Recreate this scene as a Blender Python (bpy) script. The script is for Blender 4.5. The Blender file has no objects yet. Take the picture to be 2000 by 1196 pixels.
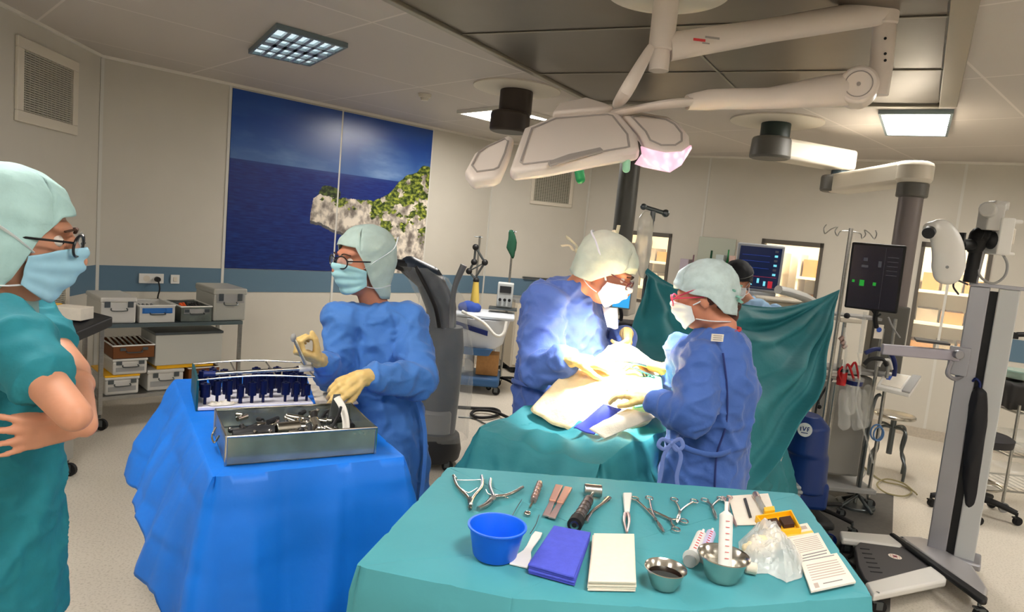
import bpy, bmesh, math, random
from mathutils import Vector as V, Matrix as MX, Euler, noise as NZ
random.seed(7)
S = bpy.context.scene
COL = S.collection
PI = math.pi

# ---------- camera frame (2000 x 1196) ----------
F, CH = 1332.0, 1.70
TH, RO = math.atan(145 / F), math.radians(5.3)
FW = V((0, math.cos(TH), -math.sin(TH)))
UP0 = V((0, math.sin(TH), math.cos(TH)))
R0 = V((1, 0, 0))
RT = R0 * math.cos(RO) + UP0 * math.sin(RO)
UP = UP0 * math.cos(RO) - R0 * math.sin(RO)
EYE = V((0, 0, CH))

def ray(px, py):
    return FW + RT * ((px - 1000) / F) - UP * ((py - 598) / F)
def P(px, py, Y):
    d = ray(px, py)
    return EYE + d * (Y / d.y)
def G(px, py, z):
    d = ray(px, py)
    return EYE + d * ((z - CH) / d.z)
def PW(px, py, a, b):
    """point where the line of sight meets the vertical plane through a and b"""
    n = V((b.y - a.y, a.x - b.x, 0))
    d = ray(px, py)
    return EYE + d * (n.dot(a - EYE) / n.dot(d))

# ---------- colour and materials ----------
def lin(c):
    c = c / 255.0
    return c / 12.92 if c <= 0.04045 else ((c + 0.055) / 1.055) ** 2.4
def rgb(r, g, b):
    return (lin(r), lin(g), lin(b), 1)
MATS = {}
def mat(name, c, rough=0.6, metal=0.0, noise=0.0, nscale=40, bump=0.0, bscale=60, bdist=0.004, trans=0.0,
        alpha=1.0, sheen=0.0, emit=None, estr=0.0, coat=0.0, sub=0.0, spec=0.5, stretch=None, ior=1.45):
    if name in MATS:
        return MATS[name]
    m = bpy.data.materials.new(name)
    m.use_nodes = True
    nt = m.node_tree
    b = nt.nodes['Principled BSDF']
    c = rgb(*c)
    b.inputs['Base Color'].default_value = c
    b.inputs['Roughness'].default_value = rough
    b.inputs['Metallic'].default_value = metal
    b.inputs['IOR'].default_value = ior
    b.inputs['Specular IOR Level'].default_value = spec
    if trans: b.inputs['Transmission Weight'].default_value = trans
    if alpha < 1: b.inputs['Alpha'].default_value = alpha
    if sheen: b.inputs['Sheen Weight'].default_value = sheen
    if coat: b.inputs['Coat Weight'].default_value = coat
    if sub:
        b.inputs['Subsurface Weight'].default_value = sub
        b.inputs['Subsurface Radius'].default_value = (0.01, 0.004, 0.002)
    if emit:
        b.inputs['Emission Color'].default_value = rgb(*emit)
        b.inputs['Emission Strength'].default_value = estr
    tc = nt.nodes.new('ShaderNodeTexCoord')
    src = tc.outputs['Object']
    if stretch:
        mp = nt.nodes.new('ShaderNodeMapping')
        mp.inputs['Scale'].default_value = stretch
        nt.links.new(src, mp.inputs['Vector'])
        src = mp.outputs['Vector']
    if noise:
        n = nt.nodes.new('ShaderNodeTexNoise')
        n.inputs['Scale'].default_value = nscale
        n.inputs['Detail'].default_value = 4
        nt.links.new(src, n.inputs['Vector'])
        r = nt.nodes.new('ShaderNodeValToRGB')
        r.color_ramp.elements[0].position = 0.35
        r.color_ramp.elements[1].position = 0.65
        r.color_ramp.elements[0].color = tuple(x * (1 - noise) for x in c[:3]) + (1,)
        r.color_ramp.elements[1].color = tuple(min(1, x * (1 + noise * 0.6)) for x in c[:3]) + (1,)
        nt.links.new(n.outputs['Fac'], r.inputs['Fac'])
        nt.links.new(r.outputs['Color'], b.inputs['Base Color'])
    if bump:
        n2 = nt.nodes.new('ShaderNodeTexNoise')
        n2.inputs['Scale'].default_value = bscale
        n2.inputs['Detail'].default_value = 3
        nt.links.new(src, n2.inputs['Vector'])
        bp = nt.nodes.new('ShaderNodeBump')
        bp.inputs['Strength'].default_value = bump
        bp.inputs['Distance'].default_value = bdist
        nt.links.new(n2.outputs['Fac'], bp.inputs['Height'])
        nt.links.new(bp.outputs['Normal'], b.inputs['Normal'])
    MATS[name] = m
    return m

M_white = mat('white_plastic', (222, 220, 214), 0.42)
M_cream = mat('cream_plastic', (214, 206, 190), 0.45)
M_grey = mat('grey_plastic', (150, 150, 148), 0.5)
M_dark = mat('dark_plastic', (34, 35, 38), 0.5)
M_black = mat('black_rubber', (14, 14, 16), 0.6)
M_char = mat('charcoal_coating', (66, 64, 66), 0.5)
M_steel = mat('brushed_steel', (176, 176, 172), 0.3, 1.0, noise=0.12, nscale=30, stretch=(1, 1, 8))
M_steel2 = mat('polished_steel', (190, 186, 177), 0.22, 1.0)
M_dsteel = mat('dark_steel', (104, 110, 112), 0.38, 0.9)
M_alu = mat('satin_aluminium', (168, 168, 174), 0.42, 0.75)
M_glass = mat('clear_glass', (240, 246, 244), 0.03, 0, alpha=0.14, spec=0.6)
M_clear = mat('clear_plastic', (232, 232, 226), 0.2, 0, alpha=0.30, spec=0.8, bump=0.4, bscale=25, bdist=0.01)
M_frost = mat('frosted_plastic', (232, 232, 228), 0.4, 0, alpha=0.72)
M_blueplastic = mat('blue_plastic', (12, 98, 226), 0.38)
M_navy = mat('navy_plastic', (16, 34, 96), 0.4)
M_red = mat('red_plastic', (190, 24, 30), 0.4)
M_green = mat('green_plastic', (10, 132, 70), 0.45)
M_dgreen = mat('dark_green_cloth', (12, 66, 44), 0.8)
M_yellow = mat('yellow_plastic', (236, 178, 20), 0.42)
M_brown = mat('cardboard', (170, 124, 74), 0.85, noise=0.08)
M_paper = mat('paper', (222, 215, 202), 0.85, noise=0.03)
M_ink = mat('ink', (120, 116, 116), 0.8)
M_rink = mat('red_ink', (206, 60, 62), 0.7)
M_skin = mat('skin', (192, 136, 108), 0.5, noise=0.08, nscale=14, sub=0.08, bump=0.12, bscale=260, bdist=0.001)
M_skinw = mat('skin_warm', (198, 132, 104), 0.5, noise=0.08, nscale=14, sub=0.08)
M_glove = mat('latex_glove', (222, 190, 122), 0.42, noise=0.06, nscale=22, bump=0.3, bscale=70, bdist=0.004)
M_gownB = mat('blue_gown_cloth', (64, 120, 196), 0.72, noise=0.05, nscale=9, sheen=0.15, bump=0.35, bscale=26, bdist=0.01)
M_gownP = mat('indigo_gown_cloth', (62, 98, 172), 0.72, noise=0.05, nscale=9, sheen=0.15, bump=0.35, bscale=26, bdist=0.01)
M_scrub = mat('teal_scrub_cloth', (24, 118, 132), 0.8, noise=0.07, nscale=30, bump=0.4, bscale=60, bdist=0.004)
M_cap = mat('mint_cap_cloth', (162, 196, 194), 0.8, noise=0.07, nscale=26, bump=0.5, bscale=45, bdist=0.006)
M_mask = mat('mask_cloth', (150, 196, 218), 0.75, noise=0.03, nscale=40)
M_maskw = mat('white_mask_cloth', (222, 226, 230), 0.75)
M_teal = mat('teal_drape_cloth', (36, 118, 127), 0.68, noise=0.05, nscale=8, bump=0.3, bscale=22, bdist=0.008)
M_tealt = mat('teal_table_cloth', (70, 148, 158), 0.6, noise=0.04, nscale=6, bump=0.3, bscale=18, bdist=0.006)
M_blued = mat('blue_drape_cloth', (8, 116, 226), 0.5, noise=0.05, nscale=7, bump=0.25, bscale=18, bdist=0.008)

# ---------- mesh builder ----------
class B:
    def __init__(s):
        s.b = bmesh.new(); s.i = 0
    def m(s, i):
        s.i = i; return s
    def _f(s, fs):
        for f in fs: f.material_index = s.i
        return s
    def box(s, c, d, rot=None, rz=0):
        c = V(c); R = rot.to_3x3() if rot else MX.Rotation(rz, 3, 'Z')
        vs = [s.b.verts.new(c + R @ V((x * d[0] / 2, y * d[1] / 2, z * d[2] / 2))) for x in (-1, 1) for y in (-1, 1) for z in (-1, 1)]
        for q in ((0, 1, 3, 2), (4, 6, 7, 5), (0, 4, 5, 1), (2, 3, 7, 6), (0, 2, 6, 4), (1, 5, 7, 3)):
            s._f([s.b.faces.new([vs[k] for k in q])])
        return s
    def frame_at(s, d):
        d = d.normalized()
        a = V((0, 0, 1)) if abs(d.z) < 0.95 else V((1, 0, 0))
        x = a.cross(d).normalized()
        return x, d.cross(x)
    def cyl(s, p0, p1, r, r2=None, n=16, cap=True):
        p0 = V(p0); p1 = V(p1); r2 = r if r2 is None else r2
        x, y = s.frame_at(p1 - p0)
        A = [s.b.verts.new(p0 + (x * math.cos(t) + y * math.sin(t)) * r) for t in [2 * PI * k / n for k in range(n)]]
        C = [s.b.verts.new(p1 + (x * math.cos(t) + y * math.sin(t)) * r2) for t in [2 * PI * k / n for k in range(n)]]
        for k in range(n):
            s._f([s.b.faces.new((A[k], A[(k + 1) % n], C[(k + 1) % n], C[k]))])
        if cap:
            s._f([s.b.faces.new(A[::-1])]); s._f([s.b.faces.new(C)])
        return s
    def sph(s, c, r, sc=(1, 1, 1), n=16, m=10, R=None):
        c = V(c); R = R or MX.Identity(3)
        top = s.b.verts.new(c + R @ V((0, 0, r * sc[2]))); bot = s.b.verts.new(c - R @ V((0, 0, r * sc[2])))
        rows = []
        for j in range(1, m):
            a = PI * j / m
            rows.append([s.b.verts.new(c + R @ V((r * sc[0] * math.sin(a) * math.cos(2 * PI * k / n), r * sc[1] * math.sin(a) * math.sin(2 * PI * k / n), r * sc[2] * math.cos(a)))) for k in range(n)])
        for k in range(n):
            k2 = (k + 1) % n
            s._f([s.b.faces.new((top, rows[0][k], rows[0][k2]))])
            s._f([s.b.faces.new((bot, rows[-1][k2], rows[-1][k]))])
            for j in range(len(rows) - 1):
                s._f([s.b.faces.new((rows[j][k], rows[j + 1][k], rows[j + 1][k2], rows[j][k2]))])
        return s
    def rings(s, rings, cap=True, closed=False):
        vr = [[s.b.verts.new(p) for p in r] for r in rings]
        n = len(vr[0])
        rng = range(len(vr) if closed else len(vr) - 1)
        for j in rng:
            a, c = vr[j], vr[(j + 1) % len(vr)]
            for k in range(n):
                s._f([s.b.faces.new((a[k], a[(k + 1) % n], c[(k + 1) % n], c[k]))])
        if cap and not closed:
            s._f([s.b.faces.new(vr[0][::-1])]); s._f([s.b.faces.new(vr[-1])])
        return s
    def loft(s, rows, n=24, rz=0):
        """rows: (cx, cy, cz, rx, ry): horizontal elliptical rings"""
        rr = []
        cz, sz = math.cos(rz), math.sin(rz)
        for (cx, cy, z, rx, ry) in rows:
            r = []
            for k in range(n):
                t = 2 * PI * k / n
                ex, ey = rx * math.cos(t), ry * math.sin(t)
                r.append(V((cx + ex * cz - ey * sz, cy + ex * sz + ey * cz, z)))
            rr.append(r)
        return s.rings(rr)
    def tube(s, pts, r, n=8, sub=5, smooth=True, flat=None):
        pts = [V(p) for p in pts]
        if smooth and len(pts) > 2:
            q = []
            for i in range(len(pts) - 1):
                p0 = pts[max(i - 1, 0)]; p1 = pts[i]; p2 = pts[i + 1]; p3 = pts[min(i + 2, len(pts) - 1)]
                for j in range(sub):
                    t = j / sub
                    q.append(0.5 * ((2 * p1) + (p2 - p0) * t + (2 * p0 - 5 * p1 + 4 * p2 - p3) * t * t + (3 * p1 - p0 - 3 * p2 + p3) * t ** 3))
            q.append(pts[-1]); pts = q
        N = len(pts)
        rf = r if callable(r) else (lambda t: r)
        x = None; rr = []
        for i, p in enumerate(pts):
            d = (pts[min(i + 1, N - 1)] - pts[max(i - 1, 0)]).normalized()
            if x is None:
                x, y = s.frame_at(d)
            else:
                x = (x - d * x.dot(d)).normalized(); y = d.cross(x)
            R = rf(i / (N - 1))
            fx, fy = (R, R) if flat is None else (R * flat[0], R * flat[1])
            rr.append([p + x * math.cos(2 * PI * k / n) * fx + y * math.sin(2 * PI * k / n) * fy for k in range(n)])
        return s.rings(rr)
    def cone(s, p0, p1, r0, r1, n=12):
        """round-ended tapering limb"""
        s.cyl(p0, p1, r0, r1, n)
        s.sph(p0, r0, n=n, m=8); s.sph(p1, r1, n=n, m=8)
        return s
    def chain(s, pts, rs, n=12):
        for i in range(len(pts) - 1):
            s.cone(pts[i], pts[i + 1], rs[i], rs[i + 1], n)
        return s
    def lathe(s, prof, c=(0, 0, 0), n=32, ax=None):
        c = V(c)
        R = ax.to_track_quat('Z', 'Y').to_matrix() if ax else MX.Identity(3)
        vr = []
        for (r, z) in prof:
            vr.append([s.b.verts.new(c + R @ V((max(r, 1e-5) * math.cos(2 * PI * k / n), max(r, 1e-5) * math.sin(2 * PI * k / n), z))) for k in range(n)])
        for j in range(len(vr) - 1):
            for k in range(n):
                s._f([s.b.faces.new((vr[j][k], vr[j][(k + 1) % n], vr[j + 1][(k + 1) % n], vr[j + 1][k]))])
        return s
    def prism(s, poly, d):
        """poly: coplanar points, extruded along vector d"""
        poly = [V(p) for p in poly]; d = V(d)
        A = [s.b.verts.new(p) for p in poly]; C = [s.b.verts.new(p + d) for p in poly]
        n = len(poly)
        s._f([s.b.faces.new(A[::-1])]); s._f([s.b.faces.new(C)])
        for k in range(n):
            s._f([s.b.faces.new((A[k], A[(k + 1) % n], C[(k + 1) % n], C[k]))])
        return s
    def grid(s, fn, nu, nv, thick=0, mi=None):
        vs = [[s.b.verts.new(fn(i / nu, j / nv)) for i in range(nu + 1)] for j in range(nv + 1)]
        for j in range(nv):
            for i in range(nu):
                f = s.b.faces.new((vs[j][i], vs[j][i + 1], vs[j + 1][i + 1], vs[j + 1][i]))
                f.material_index = s.i if mi is None else mi((i + .5) / nu, (j + .5) / nv)
        return s
    def ring(s, c, ax, R, r, n=24, m=8, sc=(1, 1)):
        x, y = s.frame_at(V(ax)); a = V(ax).normalized()
        rr = []
        for k in range(n):
            t = 2 * PI * k / n
            d = x * math.cos(t) * sc[0] + y * math.sin(t) * sc[1]
            e = d.normalized()
            rr.append([V(c) + d * R + (e * math.cos(2 * PI * q / m) + a * math.sin(2 * PI * q / m)) * r for q in range(m)])
        return s.rings(rr, closed=True)
    def obj(s, name, mats, parent=None, smooth=True, bev=0, solid=0, ang=40, seg=2):
        me = bpy.data.meshes.new(name)
        bmesh.ops.recalc_face_normals(s.b, faces=s.b.faces)
        s.b.to_mesh(me); s.b.free()
        return finish(name, me, mats, parent, smooth, bev, solid, ang, seg)

WORLD = set()
def finish(name, me, mats, parent=None, smooth=True, bev=0, solid=0, ang=40, seg=2):
    if not isinstance(mats, (list, tuple)): mats = [mats]
    for m in mats: me.materials.append(m)
    o = bpy.data.objects.new(name, me); COL.objects.link(o)
    if smooth:
        me.shade_smooth()
        if hasattr(me, 'set_sharp_from_angle'): me.set_sharp_from_angle(angle=math.radians(ang))
    if solid:
        md = o.modifiers.new('solid', 'SOLIDIFY'); md.thickness = solid; md.offset = 0
    if bev:
        md = o.modifiers.new('bev', 'BEVEL'); md.width = bev; md.segments = seg; md.limit_method = 'ANGLE'; md.angle_limit = math.radians(50)
        md.harden_normals = False
    if parent:
        o.parent = parent
        if parent.name in WORLD:
            o.matrix_parent_inverse = MX.LocRotScale(parent.location, parent.rotation_euler, V((1, 1, 1))).inverted()
            WORLD.add(o.name)
            
    return o

def thing(name, label, cat, loc=(0, 0, 0), rz=0, group=None, world=False):
    o = bpy.data.objects.new(name, None); COL.objects.link(o)
    o.empty_display_size = 0.05
    o.location = loc; o.rotation_euler = (0, 0, rz)
    o['label'] = label; o['category'] = cat
    if group: o['group'] = group
    if world: WORLD.add(o.name)
    return o
def tag(o, label, cat, group=None, kind=None):
    o['label'] = label; o['category'] = cat
    if group: o['group'] = group
    if kind: o['kind'] = kind
    return o
def struct(o):
    o['kind'] = 'structure'; return o
def kids(o):
    return [c for c in bpy.data.objects if c.parent == o]
def dup(o, loc=None, rz=None, label=None, group=None, parent=None):
    c = o.copy(); COL.objects.link(c)
    if parent: c.parent = parent
    if loc is not None: c.location = loc
    if rz is not None: c.rotation_euler[2] = rz
    if label: c['label'] = label
    if group: c['group'] = group
    for k in kids(o): dup(k, parent=c)
    return c
def fuse(b, vox, smooth=3, disp=None, factor=0.5):
    """union of overlapping closed shapes as one continuous skin"""
    me = bpy.data.meshes.new('t'); bmesh.ops.recalc_face_normals(b.b, faces=b.b.faces)
    b.b.to_mesh(me); b.b.free()
    o = bpy.data.objects.new('t', me); COL.objects.link(o)
    md = o.modifiers.new('r', 'REMESH'); md.mode = 'VOXEL'; md.voxel_size = vox; md.adaptivity = 0
    dg = bpy.context.evaluated_depsgraph_get()
    me2 = bpy.data.meshes.new_from_object(o.evaluated_get(dg))
    bpy.data.objects.remove(o); bpy.data.meshes.remove(me)
    r = B(); r.b.from_mesh(me2); bpy.data.meshes.remove(me2)
    for f in r.b.faces: f.smooth = True
    for k in range(smooth):
        bmesh.ops.smooth_vert(r.b, verts=r.b.verts, factor=factor, use_axis_x=True, use_axis_y=True, use_axis_z=True)
    if disp:
        r.b.normal_update()
        mv = [(v, v.normal * disp(v.co, v.normal)) for v in r.b.verts]
        for v, d in mv: v.co += d
    return r
def nz(p, s=1.0, o=0):
    return NZ.noise(V((p.x * s + o, p.y * s + o * 1.7, p.z * s - o)))
def ridge(p, sx, sy, sz, o=0):
    return 1 - 2.2 * abs(NZ.noise(V((p.x * sx + o, p.y * sy, p.z * sz + o))))
def crv(pts, t):
    n = len(pts) - 1; x = min(max(t, 0), 1) * n; i = min(int(x), n - 1); f = x - i
    p0, p1, p2, p3 = pts[max(i - 1, 0)], pts[i], pts[i + 1], pts[min(i + 2, n)]
    return 0.5 * ((2 * p1) + (p2 - p0) * f + (2 * p0 - 5 * p1 + 4 * p2 - p3) * f * f + (3 * p1 - p0 - 3 * p2 + p3) * f ** 3)
def crease(p, s, o=0, w=.11, st=1.0):
    q = V((p.x * s + .35 * nz(p, s * .8, o), p.y * s, p.z * s * st + o))
    return math.exp(-(NZ.noise(q) / w) ** 2)
def lerp(a, b, t): return a + (b - a) * t
def interp(tab, x):
    for i in range(len(tab) - 1):
        if x <= tab[i + 1][0]:
            t = (x - tab[i][0]) / (tab[i + 1][0] - tab[i][0])
            return tab[i][1] + (tab[i + 1][1] - tab[i][1]) * max(0, min(1, t))
    return tab[-1][1]
# ---------- room shell ----------
HC = 2.78
wB = V((-3.403, 5.514, 0)); wC = V((-0.373, 8.49, 0)); wD = V((0.86, 8.86, 0)); wE = V((6.3, 5.60, 0))
wA = V((-3.10, 3.30, 0)); wL = V((-3.10, -2.4, 0)); wR = V((6.3, -2.4, 0))
M_wall = mat('wall_paint', (200, 195, 183), 0.45, noise=0.02, nscale=3)
M_trim = mat('trim_white', (226, 222, 212), 0.5)
M_stripe = mat('blue_grey_band', (88, 116, 136), 0.5)

mfloor = mat('vinyl_floor', (206, 196, 180), 0.34, spec=0.4)
nt = mfloor.node_tree; bs = nt.nodes['Principled BSDF']
tc = nt.nodes.new('ShaderNodeTexCoord'); n1 = nt.nodes.new('ShaderNodeTexNoise'); n1.inputs['Scale'].default_value = 90; n1.inputs['Detail'].default_value = 6
n2 = nt.nodes.new('ShaderNodeTexNoise'); n2.inputs['Scale'].default_value = 1.3
r1 = nt.nodes.new('ShaderNodeValToRGB'); r1.color_ramp.elements[0].position = .33; r1.color_ramp.elements[0].color = rgb(196, 187, 172)
r1.color_ramp.elements[1].position = .5; r1.color_ramp.elements[1].color = rgb(220, 212, 198)
mx = nt.nodes.new('ShaderNodeMixRGB'); mx.blend_type = 'MULTIPLY'; mx.inputs[0].default_value = .25
nt.links.new(tc.outputs['Object'], n1.inputs['Vector']); nt.links.new(tc.outputs['Object'], n2.inputs['Vector'])
nt.links.new(n1.outputs['Fac'], r1.inputs['Fac']); nt.links.new(r1.outputs['Color'], mx.inputs[1]); nt.links.new(n2.outputs['Fac'], mx.inputs[2])
nt.links.new(mx.outputs[0], bs.inputs['Base Color'])

b = B(); b.prism([(x.x, x.y, -0.05) for x in (wL, wR, wE, wD, wC, wB, wA)], (0, 0, 0.05)); struct(b.obj('floor', mfloor, smooth=False))

mceil = mat('ceiling_panels', (196, 188, 178), 0.55)
nt = mceil.node_tree; bs = nt.nodes['Principled BSDF']
tc = nt.nodes.new('ShaderNodeTexCoord'); mp = nt.nodes.new('ShaderNodeMapping'); mp.inputs['Rotation'].default_value = (0, 0, math.radians(-44.5)); mp.inputs['Location'].default_value = (0.3, 0.15, 0)
br = nt.nodes.new('ShaderNodeTexBrick'); br.offset = 0; br.inputs['Scale'].default_value = 1
br.inputs['Brick Width'].default_value = 1.2; br.inputs['Row Height'].default_value = 1.2; br.inputs['Mortar Size'].default_value = 0.008
br.inputs['Color1'].default_value = rgb(196, 188, 180); br.inputs['Color2'].default_value = rgb(190, 183, 176); br.inputs['Mortar'].default_value = rgb(216, 208, 200)
nt.links.new(tc.outputs['Object'], mp.inputs['Vector']); nt.links.new(mp.outputs['Vector'], br.inputs['Vector']); nt.links.new(br.outputs['Color'], bs.inputs['Base Color'])
b = B(); b.prism([(x.x, x.y, HC) for x in (wL, wR, wE, wD, wC, wB, wA)], (0, 0, 0.06)); struct(b.obj('ceiling', mceil, smooth=False))

def wall(name, a, c, holes=(), T=0.12, m=M_wall):
    """wall from a to c; holes as (s0, s1, z0, z1) along it; its thickness goes outwards"""
    u = (c - a); L = u.length; u.normalize(); n = V((-u.y, u.x, 0))
    b = B()
    def slab(s0, s1, z0, z1):
        if s1 - s0 < 1e-4 or z1 - z0 < 1e-4: return
        p = [a + u * s0 + V((0, 0, z0)), a + u * s1 + V((0, 0, z0)), a + u * s1 + V((0, 0, z1)), a + u * s0 + V((0, 0, z1))]
        b.prism(p, n * T)
    x = 0
    for (s0, s1, z0, z1) in holes:
        slab(x, s0, 0, HC); slab(s0, s1, 0, z0); slab(s0, s1, z1, HC); x = s1
    slab(x, L, 0, HC)
    return struct(b.obj(name, m, smooth=False))
def onwall(a, c, s, z, off=0.0):
    u = (c - a).normalized(); n = V((u.y, -u.x, 0))
    return a + u * s + V((0, 0, z)) + n * off
def spos(px, py, a, c):
    q = PW(px, py, a, c); return (q - a).dot((c - a).normalized()), q.z
def wallbox(b, a, c, s0, s1, z0, z1, t0, t1):
    """box on the wall, from t0 to t1 in front of it"""
    p = [onwall(a, c, s, z, t0) for s, z in ((s0, z0), (s1, z0), (s1, z1), (s0, z1))]
    u = (c - a).normalized(); n = V((u.y, -u.x, 0))
    return b.prism(p, n * (t1 - t0))

wall('wall_left_corner', wA, wB); wall('wall_mural', wB, wC); wall('wall_far_corner', wC, wD)
wall('wall_left', wL, wA); wall('wall_right', wE, wR); wall('wall_behind', wR, wL)
wins = []
for (x0, x1, yt, zb) in ((1205, 1314, 444, 0.98), (1489, 1611, 462, 0.86), (1801, 1944, 468, 0.86)):
    s0, zt = spos(x0, yt + 4, wD, wE); s1, z2 = spos(x1, yt + 6, wD, wE)
    wins.append((s0, s1, zb, zt))
wall('wall_far', wD, wE, wins)
M_wframe = mat('window_frame_grey', (92, 86, 78), 0.5)
for i, (s0, s1, z0, z1) in enumerate(wins):
    b = B()
    g = 0.035
    for q in ((s0, s1, z0, z0 + g), (s0, s1, z1 - 0.05, z1), (s0, s0 + g, z0, z1), (s1 - g, s1, z0, z1)):
        wallbox(b, wD, wE, *q, -0.10, 0.012)
    fr = struct(b.obj('window_%d' % (i + 1), M_wframe, smooth=False))
    b = B(); wallbox(b, wD, wE, s0 + g, s1 - g, z0 + g, z1 - 0.05, -0.06, -0.052)
    b.obj('pane', M_glass, fr, smooth=False)
# ceiling cove, panel joints, floor upstand, blue bands
def seg(name, a, c, z0, z1, t, m, s0=0, s1=None, t0=0.0):
    L = (c - a).length
    b = B(); wallbox(b, a, c, s0, L if s1 is None else s1, z0, z1, t0, t)
    return struct(b.obj(name, m, smooth=False))
k = 1
for (a, c) in ((wA, wB), (wB, wC), (wC, wD), (wD, wE)):
    seg('trim_%d' % k, a, c, HC - 0.022, HC, 0.02, M_trim); k += 1
M_cove = mat('floor_upstand', (186, 176, 160), 0.4, noise=0.08, nscale=50)
for nme, a, c in (('left', wA, wB), ('mural', wB, wC), ('corner', wC, wD), ('far', wD, wE)):
    seg('baseboard_' + nme, a, c, 0, 0.10, 0.012, M_cove)
M_joint = mat('panel_joint', (208, 206, 198), 0.5)
def joint(a, c, s, z0=0.1, z1=HC - 0.022):
    global k
    seg('trim_%d' % k, a, c, z0, z1, 0.006, M_joint, s - 0.012, s + 0.012); k += 1
LM = (wC - wB).length
sM = [spos(x, 560, wB, wC)[0] for x in (433, 648, 822)]
for s in (0.014,) + tuple(sM) + (LM - 0.014,): joint(wB, wC, s)
joint(wC, wD, 1.27)
for s in (1.5, 2.72, 4.0): joint(wD, wE, s, 0.1, HC - 0.022) if s != 2.72 else None
sA, _ = spos(118, 560, wA, wB)
b1 = seg('trim_40', wA, wB, 0.905, 1.12, 0.005, M_stripe)
b1 = seg('trim_41', wB, wC, 0.905, 1.12, 0.005, M_stripe)
seg('trim_42', wC, wD, 0.905, 1.12, 0.005, M_stripe)
sR, _ = spos(1934, 660, wD, wE)
seg('trim_43', wD, wE, 0.905, 1.12, 0.005, M_stripe, sR)

# ---------- mural of sea and cliff: two printed panels ----------
mmur = bpy.data.materials.new('printed_mural'); mmur.use_nodes = True
bs = mmur.node_tree.nodes['Principled BSDF']; bs.inputs['Roughness'].default_value = 0.28
at = mmur.node_tree.nodes.new('ShaderNodeAttribute'); at.attribute_name = 'print'
mmur.node_tree.links.new(at.outputs['Color'], bs.inputs['Base Color'])
mA = sM[0] + 0.016; mZ = sM[2] - 0.004; z0m, z1m = 1.125, HC - 0.04
def fbm(x, y, o=0, k=5):
    s, a = 0, 1
    for i in range(k):
        s += a * NZ.noise(V((x, y, o + i * 7.3))); x *= 2.03; y *= 2.03; a *= 0.55
    return s
def mix(a, c, t):
    t = max(0, min(1, t)); return [p + (q - p) * t for p, q in zip(a, c)]
def mural(u, v):
    """u 0..1 left to right, v 0..1 bottom to top -> sRGB"""
    hz = 0.62 - 0.0 * u
    cl = fbm(u * 3, v * 7, 3)
    sky = mix((66, 104, 164), (26, 70, 150), (v - hz) / (1 - hz) * 1.6)
    sky = mix(sky, (150, 178, 212), max(0, cl * 0.5) * (1 - (v - hz) * 2.5))
    d = math.hypot((u - 0.74) / 0.17, (v - 0.74) / 0.15)
    sky = mix(sky, (190, 208, 232), max(0, 1 - d) * (0.55 + 0.5 * cl) + 0.0)
    w = NZ.noise(V((u * 16, v * 150, 1))) * 0.5 + NZ.noise(V((u * 40, v * 300, 5))) * 0.35
    sea = mix((8, 30, 92), (6, 28, 112), v / hz)
    sea = mix(sea, (26, 66, 140), 0.3 + w)
    if v > hz - 0.03: sea = mix(sea, (34, 66, 128), (v - hz + 0.03) / 0.05)
    col = sky if v > hz else sea
    # headland outline (top and foot), in picture fractions
    top = interp([(0.36, 0.30), (0.375, 0.44), (0.41, 0.475), (0.47, 0.47), (0.55, 0.46), (0.60, 0.475), (0.68, 0.475), (0.72, 0.49), (0.76, 0.53), (0.80, 0.575), (0.85, 0.66), (0.90, 0.69), (0.95, 0.735), (1.01, 0.755)], u)
    top += fbm(u * 14, 2.0, 9) * 0.018
    foot = interp([(0.36, 0.29), (0.40, 0.285), (0.48, 0.25), (0.56, 0.20), (0.62, 0.15), (0.68, 0.10), (0.74, 0.02), (0.78, -0.1), (1.01, -0.2)], u) + fbm(u * 20, 5.0, 2) * 0.012
    du = (u - 0.455) / 0.058; dv = (v - 0.485) / 0.045
    bush = du * du + dv * dv + fbm(u * 22, v * 22, 8) * 0.7 < 1
    if u > 0.365 and foot < v < top:
        r = fbm(u * 26, v * 14, 4); r2 = fbm(u * 60, v * 40, 6)
        rock = mix((112, 104, 98), (226, 216, 200), 0.6 + r * 0.9 + r2 * 0.3)
        if v < foot + 0.018: rock = mix(rock, (52, 54, 62), 0.75)
        col = rock
        veg = fbm(u * 15, v * 15, 12) + interp([(0.36, -0.75), (0.6, -0.35), (0.70, 0.15), (0.76, 0.42), (1.0, 0.6)], u) * 0.9 + (v - (top - 0.055)) * (6 if u < 0.72 else 2.2)
        if veg > 0.02:
            g = 0.45 + fbm(u * 55, v * 55, 15) * 0.9
            col = mix((24, 44, 18), (176, 184, 72), g)
    elif bush and v > 0.44:
        col = mix((22, 36, 22), (96, 112, 52), 0.4 + fbm(u * 55, v * 55, 15))
    return col
NU, NV = 420, 380
for nme, ua, ub, lab in (('mural_panel', mA, sM[1] - 0.009, 'left mural panel printed with deep blue sea and the tip of a white cliff'),
                         ('mural_panel', sM[1] + 0.009, mZ, 'right mural panel printed with white cliff, green trees and cloud glow')):
    n_u = int(NU * (ub - ua) / (mZ - mA)); b = B()
    b.grid(lambda u, v: onwall(wB, wC, lerp(ua, ub, u), lerp(z0m, z1m, v), 0.008), n_u, NV)
    wallbox(b.m(0), wB, wC, ua, ub, z0m, z1m, 0.0005, 0.0065)
    lay = b.b.verts.layers.float_color.new('print')
    uu = (wC - wB).normalized()
    for v in b.b.verts:
        s = (v.co - wB).dot(uu); c = mural((s - mA) / (mZ - mA), (v.co.z - z0m) / (z1m - z0m))
        v[lay] = (lin(c[0]), lin(c[1]), lin(c[2]), 1)
    tag(b.obj(nme, mmur, smooth=False), lab, 'mural')

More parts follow.
